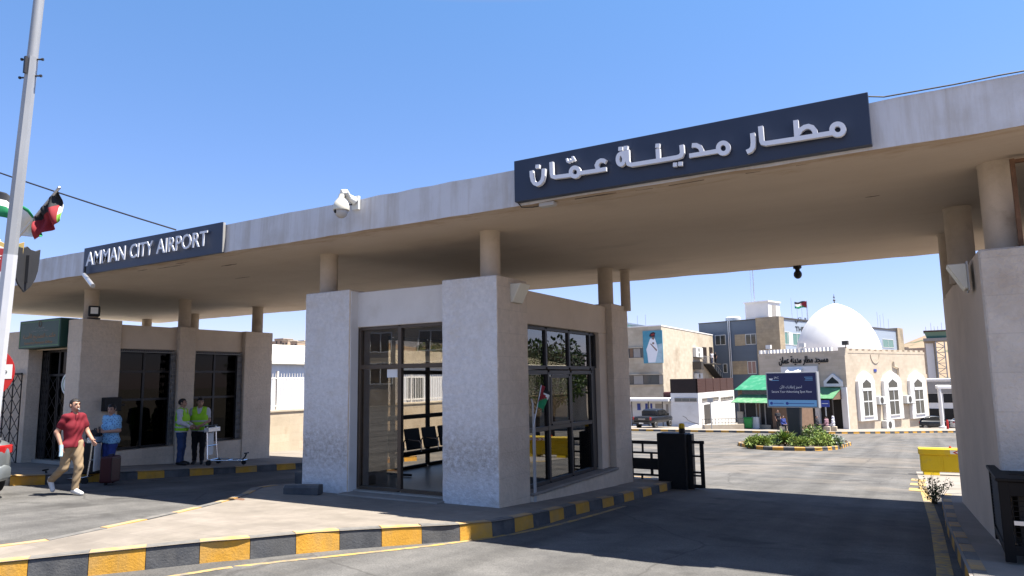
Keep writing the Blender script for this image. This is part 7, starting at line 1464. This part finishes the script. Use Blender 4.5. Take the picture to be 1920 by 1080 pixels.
b = MB(); c0.box(b, t0_+.03, t1_-.03, z0_+.02, z1_-.02, 0, .006); b.build('panel', 'board_navy', bl)
zst = z0_+(z1_-z0_)*.21; b = MB(); c0.box(b, t0_+.05, t1_-.05, z0_+.04, zst, .006, .009); b.build('footer_strip', 'strip_blue', bl)
W_ = t1_-t0_; H_ = z1_-z0_; T = lambda nm, s, fx, fz, fw, fh, m='letter_white': text(nm, s, c0.pt(t0_+W_*fx, z0_+H_*fz, .009), c0.e, Z3, c0.n, W_*fw, H_*fh, .003, m, bl)
T('lettering', 'Secure Your Advertising Spot Now', .10, .40, .80, .085); T('lettering', 'احجز إعلانـك الآن', .27, .52, .44, .12); T('lettering', 'JAC', .16, .82, .10, .075)
for fx, fz, fw in ((.11, .775, .15), (.77, .86, .16), (.79, .815, .14), (.78, .775, .15)): b = MB(); c0.box(b, t0_+W_*fx, t0_+W_*(fx+fw), z0_+H_*fz, z0_+H_*(fz+.014), .006, .009); b.build('text_line', 'strip_blue', bl)
b = MB(); b.prism([(.11*W_, 0), (.06*W_, 0), (.045*W_, .05*H_), (.13*W_, .05*H_)], c0.pt(t0_+.01*W_, z0_+.79*H_, .006), c0.e, Z3, c0.n, 0, .003); b.build('logo_mark', 'letter_white', bl)
for fx in (.05, .37): b = MB(); b.prism([(.03*W_*math.cos(k*math.pi/8), .03*W_*math.sin(k*math.pi/8)) for k in range(16)], c0.pt(t0_+W_*(fx+.03), z0_+H_*.11, .009), c0.e, Z3, c0.n, 0, .003); b.build('round_icon', 'blue_sign', bl)
for fx, fw in ((.12, .21), (.43, .5)): b = MB(); c0.box(b, t0_+W_*fx, t0_+W_*(fx+fw), z0_+H_*.1, z0_+H_*.118, .009, .012); b.build('text_line', 'blue_sign', bl)
b = MB(); r0 = c0.rect(1475.5, 766, 1500.5, 812); h_ = (r0[1]-r0[0])/2; cc = (r0[0]+r0[1])/2; o3 = c0.pt(cc, 0, -.17); zt_ = z0_-.03
b.add([o3+c0.e*(s*h_*(k))+c0.n*(u*.2)+Vector((0, 0, z)) for k, z in ((.72, zb_-.1), (1, zt_)) for s, u in ((-1, -1), (1, -1), (1, 1), (-1, 1))], [(3, 2, 1, 0), (4, 5, 6, 7), (0, 1, 5, 4), (1, 2, 6, 5), (2, 3, 7, 6), (3, 0, 4, 7)]); mat('column_grey', (.035, .04, .048), .5, .08, 3., metal=.3); b.build('column', 'column_grey', bl, bevel=.03)
p = G(1548, 811); b = MB(); p = Vector((p.x, p.y, 0)); zz_ = gz(p.y); BS = FAC((p.x, p.y), (.98, -.17)); r_ = BS.rect(1539.5, 750.5, 1555, 763); BS.box(b, *r_, 0, .05); bsn = thing('street_sign', 'small blue sign on a pole in front of the green awning', 'street sign', (p.x, p.y, zz_)); b.build('plate', 'blue_sign', bsn)
b = MB(); tm = BS.hit(1548, 770)[0]; b.tube([BS.pt(tm, zz_, -.05), BS.pt(tm, r_[3], -.05)], .05, 8); b.build('pole', 'galv', bsn)
b = MB(); BS.box(b, r_[0]+.08, r_[1]-.08, (r_[2]+r_[3])/2-.02, (r_[2]+r_[3])/2+.03, .05, .055); b.build('text_line', 'flag_white', bsn)
# people by the mosque
sit = dict(hipL=(-.1, 0, .93), kneeL=(-.12, .42, .93), ankL=(-.12, .42, .5), toeL=(-.13, .58, .44), hipR=(.1, 0, .93), kneeR=(.12, .42, .93), ankR=(.12, .42, .5), toeR=(.13, .58, .44), wrL=(-.15, .25, .98), haL=(-.1, .32, .97), wrR=(.15, .25, .98), haR=(.1, .32, .97), low=.41)
def sitter(px, lab, top, bot, sc=None, hd_=None, py=812, hair='hair', bench=True):
    p = G(px, py); z_ = gz(p.y)+.16; h = heading(-.5, -.8) if hd_ is None else hd_
    if bench:
        b = MB(); b.box(p.x-.28, p.x+.28, p.y-.28, p.y+.24, z_-.1, z_+.39); tag(b.build('stone_seat', 'cream_stone', origin=(p.x, p.y, z_), bevel=.02), 'low stone block seat under the '+lab.split(' seated')[0].split(' sitting')[0], 'seat', 'stone seats near the mosque')
    return person(lab, (p.x, p.y, z_), h, sit, H=1.66, vox=.022, top=top, bottom=bot, shoes='shoe_black', scarf=sc, sleeve=1.8, hem=.9, group='people sitting near the mosque')
sitter(1533, 'person in dark clothes seated behind the island shrubs', 'dark_cloth', 'dark_cloth', hd_=heading(.6, .7)); sitter(1551, 'woman in pink top seated behind the island shrubs', 'pink_cloth', 'dark_cloth', hd_=heading(-.5, -.8)); sitter(1563.5, 'person in white with a white headscarf seated behind the island', 'pale_cloth', 'pale_cloth', 'pale_cloth', hd_=heading(-.7, -.6))
p = G(1457, 811); person('man in dark clothes standing left of the billboard by the mosque', (p.x-.2, p.y+2.0, gz(p.y+2)+.16), heading(.2, .9), None, H=1.74, vox=.022, top='dark_cloth', bottom='trousers_black', shoes='shoe_black')
sitter(1470, 'person in grey shirt seated left of the billboard column', 'blue_trousers', 'dark_cloth', hd_=heading(.3, .9))

# --- terminal wing, lamp column, parked cars, control tower at the right
q = Wp(1728, 715, 104); _v = Vector((q.x, q.y)).normalized(); TF = FAC((q.x, q.y), (_v.y, -_v.x)); tw = thing('terminal_wing', 'low pale terminal wing with dark openings beyond the mosque', 'building', (q.x, q.y, gz(q.y)))
a = TF.rect(1728, 713, 1840, 808); b = MB(); TF.box(b, a[0]-1, a[1], gz(112)-1, a[3], -14, 0); b.build('wall', 'trim_white', tw)
b = MB(); TF.box(b, a[0]-1.2, a[1], a[3]-.02, a[3]+.22, -14, .25); b.build('parapet', 'trim_white', tw)
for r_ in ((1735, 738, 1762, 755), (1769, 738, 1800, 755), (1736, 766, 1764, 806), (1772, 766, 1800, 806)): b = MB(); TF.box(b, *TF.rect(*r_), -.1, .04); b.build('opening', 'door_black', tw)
b = MB(); TF.box(b, *TF.rect(1733, 716, 1800, 737), 0, .08); b.build('soffit_band', 'blind_grey', tw)
p = G(1768, 806); lc = thing('lamp_column', 'thick white lamp column with a side arm beyond the mosque', 'lamp post', (p.x, p.y, gz(p.y))); D_ = p.dot(CF); h_ = 3.5/FL*D_
zt_ = Wp(1766, 727, D_).z; b = MB(); b.lathe([(h_*1.8, gz(p.y)+.1), (h_*1.8, gz(p.y)+.35), (h_, gz(p.y)+.4), (h_*.9, zt_)], (p.x, p.y, 0), 12); b.build('column', 'trim_white', lc, smooth=True)
b = MB(); b.obox((p.x, p.y, zt_), CR, Z3, -CF, -.3, 1.25, -.1, .25, -.2, .2); b.build('lamp_arm', 'trim_white', lc, bevel=.05)
p = G(1751, 806); sedan('dark saloon car parked at the terminal beyond the mosque', (p.x, p.y+3, gz(p.y+3)), heading_ if False else math.atan2(CR.y, CR.x), 'paint_dark', 'cars parked at the terminal'); p = G(1790, 806); sedan('white car parked right of the white lamp column', (p.x+1.6, p.y+2, gz(p.y+2)), math.atan2(CR.y, CR.x), 'paint_white', 'cars parked at the terminal')
p = G(1778, 808); b = MB(); b.lathe([(.11, gz(p.y)+.1), (.10, gz(p.y)+.95), (.07, gz(p.y)+1.02), (0, gz(p.y)+1.02)], (p.x, p.y+1, 0), 12); tag(b.build('red_post', 'red_paint', origin=(p.x, p.y+1, gz(p.y)), smooth=True), 'short red post beside the white lamp column', 'post')
Dt = 175; q = Wp(1748, 700, Dt); ct_ = thing('control_tower', 'airport control tower with green glazed cab and zigzag stair', 'control tower', (q.x, q.y, -7)); _v = Vector((q.x, q.y)).normalized(); TT = FAC((q.x, q.y), (_v.y, -_v.x))
a = TT.rect(1736, 640, 1758, 720); b = MB(); TT.box(b, a[0], a[1], -8, a[3], -4, 0); b.build('shaft', 'cream_stone', ct_)
a2 = TT.rect(1738.5, 640, 1753, 720); b = MB(); TT.box(b, a2[0], a2[1], -8, a2[3]-.5, 0, .15); b.build('shaft_panel', 'trim_white', ct_)
a = TT.rect(1731, 634, 1786, 639.5); b = MB(); TT.box(b, a[0], a[1], a[2], a[3], -6.5, 1.5); b.build('deck', 'blind_grey', ct_)
a = TT.rect(1733, 622, 1784, 634); b = MB(); W_ = a[1]-a[0]; V = [TT.pt(a[0]+W_*f, z, d) for z, lst in ((a[2], ((.08, .6), (.92, .6), (.92, -5.4), (.08, -5.4))), (a[3], ((0, 1.2), (1, 1.2), (1, -6), (0, -6)))) for f, d in lst]; b.add(V, [(3, 2, 1, 0), (4, 5, 6, 7), (0, 1, 5, 4), (1, 2, 6, 5), (2, 3, 7, 6), (3, 0, 4, 7)]); b.build('cab_glazing', 'far_glass_green', ct_)
a = TT.rect(1731, 619.5, 1786, 622.2); b = MB(); TT.box(b, a[0], a[1], a[2], a[3], -6.6, 1.6); b.build('cab_roof', 'brown_slats', ct_)
b = MB()
for i, f in enumerate((.1, .3, .42, .55, .7, .9)): q2 = TT.pt(a[0]+W_*f, a[3], -1); b.tube([q2, q2+Vector((0, 0, 1.1+.9*(i % 3 == 1)))], .05, 4)
b.build('aerials', 'steel', ct_)
a = TT.rect(1757.5, 641, 1774, 720); n_ = 8; hh = (a[3]-a[2])/n_; b = MB()
for i in range(n_+3):
    z_ = a[3]-hh*(i+1)
    TT.box(b, a[0], a[1], z_-.12, z_, .1, 1.6); b.obox(TT.pt(a[0], z_, .4), (TT.e*(a[1]-a[0])+Vector((0, 0, hh)))/((a[1]-a[0])**2+hh*hh)**.5 if i % 2 else (TT.e*(a[1]-a[0])-Vector((0, 0, hh)))/((a[1]-a[0])**2+hh*hh)**.5, Z3, TT.n, 0, ((a[1]-a[0])**2+hh*hh)**.5, 0 if i % 2 else hh, .16 if i % 2 else hh+.16, 0, 1.0)
for f in (a[0], a[1]): TT.box(b, f-.12, f+.12, -8, a[3], .1, .3); TT.box(b, f-.12, f+.12, -8, a[3], 1.4, 1.6)
b.build('zigzag_stair', 'galv', ct_)

# --- left background: garden wall with fence, white hall, trees
WX = -20.25; GWF = FAC((WX, 15.6), (0, 1)); zw0 = aX(511, 769, WX); gw = thing('garden_wall', 'long stone garden wall topped by a white bar fence left of the kiosk', 'wall', (WX, 17.5, gz(17.5)))
b = MB(); b.box(WX-.3, WX, 15.3, 44, -6, zw0.z-.09, 0); b.build('stone', 'garden_stone', gw); b = MB(); b.box(WX-.34, WX+.04, 15.3, 44, zw0.z-.09, zw0.z); b.build('coping', 'cream_stone', gw, bevel=.015)
zf0 = zw0.z; zf1 = aX(540, 700, WX).z; b = MB()
b.box(WX-.17, WX-.13, 15.4, 43.5, zf0+.12, zf0+.16); b.box(WX-.17, WX-.13, 15.4, 43.5, zf1-.2, zf1-.16)
for i in range(150): y_ = 15.5+i*.13+(0 if i < 90 else (i-90)*.06); b.box(WX-.16, WX-.14, y_, y_+.02, zf0, zf1)
for i in range(10): y_ = 17.9+i*2.6; b.box(WX-.19, WX-.11, y_, y_+.07, zf0, zf1+.08)
b.build('bar_fence', 'trim_white', gw)
HX = -26.5; HF = FAC((HX, 14), (0, 1)); zh = aX(540, 683, HX).z; zr_ = aX(540, 656, HX-5).z
wh = thing('white_hall', 'long white ribbed hall with pale sheet roof behind the garden wall', 'building', (HX, 20, gz(20)))
mat('ribbed_white', (.62, .63, .66), .6, .06, 1., stretch=(1, 6, .2)); mat('roof_sheet', (.62, .60, .52), .6, .1, 1.5, stain=(.5, .46, .37), st_scale=1.)
b = MB(); b.box(HX-12, HX, 8, 57, -6, zh); b.build('wall', 'ribbed_white', wh)
b = MB(); b.add([(HX+.25, 7.8, zh), (HX+.25, 57.2, zh), (HX-6, 57.2, zr_+.2), (HX-6, 7.8, zr_+.2), (HX+.25, 7.8, zh+.14), (HX+.25, 57.2, zh+.14), (HX-6, 57.2, zr_+.34), (HX-6, 7.8, zr_+.34)], [(3, 2, 1, 0), (4, 5, 6, 7), (0, 1, 5, 4), (1, 2, 6, 5), (2, 3, 7, 6), (3, 0, 4, 7)]); b.build('roof', 'roof_sheet', wh)
for i, y_ in enumerate((26.5, 33, 41, 49)): HF.window(wh, y_-14, y_-14+1.6, -1.1, .35, fm='alu_white', fw=.07)
tree(-46, 62, 7.5, 3.2, 'green tree top showing above the left office roof', 21, 2600, .3, -3.2, group='trees behind the left buildings'); tree(-52, 70.5, 8.3, 2.6, 'yellow green tree between the office and the kiosk', 22, 2200, .3, -3.5, mats=('leaf_lime', 'leaf_mid'), group='trees behind the left buildings'); tree(-47.5, 70.5, 7.6, 1.8, 'small green tree beside the yellow green tree', 23, 1600, .28, -3.5, mats=('leaf_mid', 'leaf_dark'), group='trees behind the left buildings')
# --- hills and far houses
mat('hill', (.30, .215, .14), .95, .3, .012, c2=(.20, .15, .10), stain=(.09, .10, .055), st_scale=.05, st_lo=.55, st_hi=.62)
def hill(cx, cy, rx, ry, h, seed):
    rg = random.Random(seed); ph = [rg.uniform(0, 6) for _ in range(8)]; n = 60; m_ = 24; V = []; F = []
    for i in range(n+1):
        for j in range(m_+1):
            u, v = i/n*2-1, j/m_*2-1; r2 = u*u+v*v; z = -7.2+h*max(0, 1-r2)**1.2*(1+.12*math.sin(9*u+ph[0])+.08*math.sin(17*u+5*v+ph[1])+.05*math.sin(31*u+ph[2]))
            V.append((cx+u*rx, cy+v*ry, z))
    for i in range(n):
        for j in range(m_): a = i*(m_+1)+j; F.append((a, a+m_+1, a+m_+2, a+1))
    b = MB(); b.add(V, F); o = b.build('hill', 'hill', smooth=True, angle=180); struct(o)
hq = Wp(1715, 700, 640); hill(hq.x, hq.y, 330, 170, 41, 2); hq2 = Wp(545, 700, 430); hill(hq2.x, hq2.y, 240, 120, 32, 5)
mat('far_house', (.42, .32, .24), .9, .12, .2); rgh = random.Random(9)
hk = [(514, 641, 9), (523, 636, 12), (534, 639, 8), (541, 645, 11), (551, 642, 9), (561, 640, 13), (569, 646, 9), (531, 648, 8), (558, 649, 10)]
for i, (px, py, wd) in enumerate(hk):
    q = Wp(px, py, 330+rgh.uniform(-15, 25)); t = thing('far_house', ['pale flat roofed house on the left hill at the office edge', 'tall house second from the office on the left hill', 'small house third along the left hill skyline', 'low house in the middle of the left hill', 'narrow house right of the middle on the left hill', 'widest house near the kiosk on the left hill', 'house against the kiosk edge on the left hill', 'lower row house behind the yellow green tree', 'lower row house above the white hall roof'][i], 'house', (q.x, q.y, q.z-8), 0, 'houses on the left hill')
    b = MB(); b.box(q.x-wd/4, q.x+wd/4, q.y, q.y+6, q.z-14, q.z); b.build('wall', 'far_house', t)
    b = MB(); b.box(q.x-wd/4-.15, q.x+wd/4+.15, q.y-.15, q.y+6, q.z, q.z+.35); b.build('roof', 'cream_stone', t)
    for k in range(2): x_ = q.x-wd/8+k*wd/4; b = MB(); b.box(x_-.5, x_+.5, q.y-.06, q.y+.1, q.z-2.2, q.z-.9); b.build('window', 'alu_dark', t)
hk2 = [(1692, 648, 10), (1701, 652, 8), (1712, 650, 12), (1722, 655, 9), (1729, 649, 8)]
for i, (px, py, wd) in enumerate(hk2):
    q = Wp(px, py+4, 430+rgh.uniform(-10, 20)); t = thing('far_house', ['first', 'second', 'third', 'fourth', 'fifth'][i]+' house from the left on the hill between dome and tower', 'house', (q.x, q.y, q.z-8), 0, 'houses on the right hill')
    b = MB(); b.box(q.x-wd/3, q.x+wd/3, q.y, q.y+7, q.z-16, q.z); b.build('wall', 'far_house', t); b = MB(); b.box(q.x-wd/3-.15, q.x+wd/3+.15, q.y-.15, q.y+7, q.z, q.z+.4); b.build('roof', 'cream_stone', t)
# --- street side right of the gate, mirrored in the kiosk side glass
tree(6.2, 35, 5.4, 2.3, 'leafy tree right of the gate mirrored in the kiosk side glass', 31, 2600, .3, group='trees right of the gate'); tree(9.8, 40, 5.6, 2.5, 'farther leafy tree right of the gate mirrored in the kiosk side glass', 32, 2600, .3, group='trees right of the gate')
rh = thing('gate_house', 'beige house right of the gate mirrored in the kiosk side glass', 'house', (24, 58, gz(58))); b = MB(); b.box(18, 32, 55, 66, gz(58)-1, 2.4); b.build('wall', 'cream_stone', rh)
b = MB(); b.box(17.8, 32.2, 54.8, 66.2, 2.4, 2.7); b.build('roof', 'trim_white', rh); RF_ = FAC((18, 55), (1, 0)); RF2 = FAC((18, 66), (0, -1))
for k in range(3): RF_.window(rh, 1.5+k*4, 3.2+k*4, -.6, 1.1); RF2.window(rh, 1.5+k*3.4, 3+k*3.4, -.6, 1.1)
oh = thing('street_house', 'beige street house facing the gate mirrored in the kiosk door', 'house', (-24, -26, -1.85)); b = MB(); b.box(-46, -10, -34, -25, -2.2, 4.6); b.build('wall', 'cream_stone', oh); b = MB(); b.box(-46.2, -9.8, -34.2, -24.8, 4.6, 5.0); b.build('roof', 'trim_white', oh)
OF = FAC((-10, -25), (-1, 0))
for k in range(7): OF.window(oh, 1.8+k*5, 4.2+k*5, -.2, 1.6); OF.window(oh, 1.8+k*5, 4.2+k*5, 2.4, 4.0)

pa, pb2 = G(1300, 866), G(1720, 879); e_ = (pb2-pa); e_.z = 0; e_.normalize(); up_ = Vector((SUN.x/SUN.z, SUN.y/SUN.z, 1))*8.5
cable(pa-e_*16+up_, pb2+e_*16+up_, .25, .045, 'black cable strung high across the yard behind the canopy', 24)
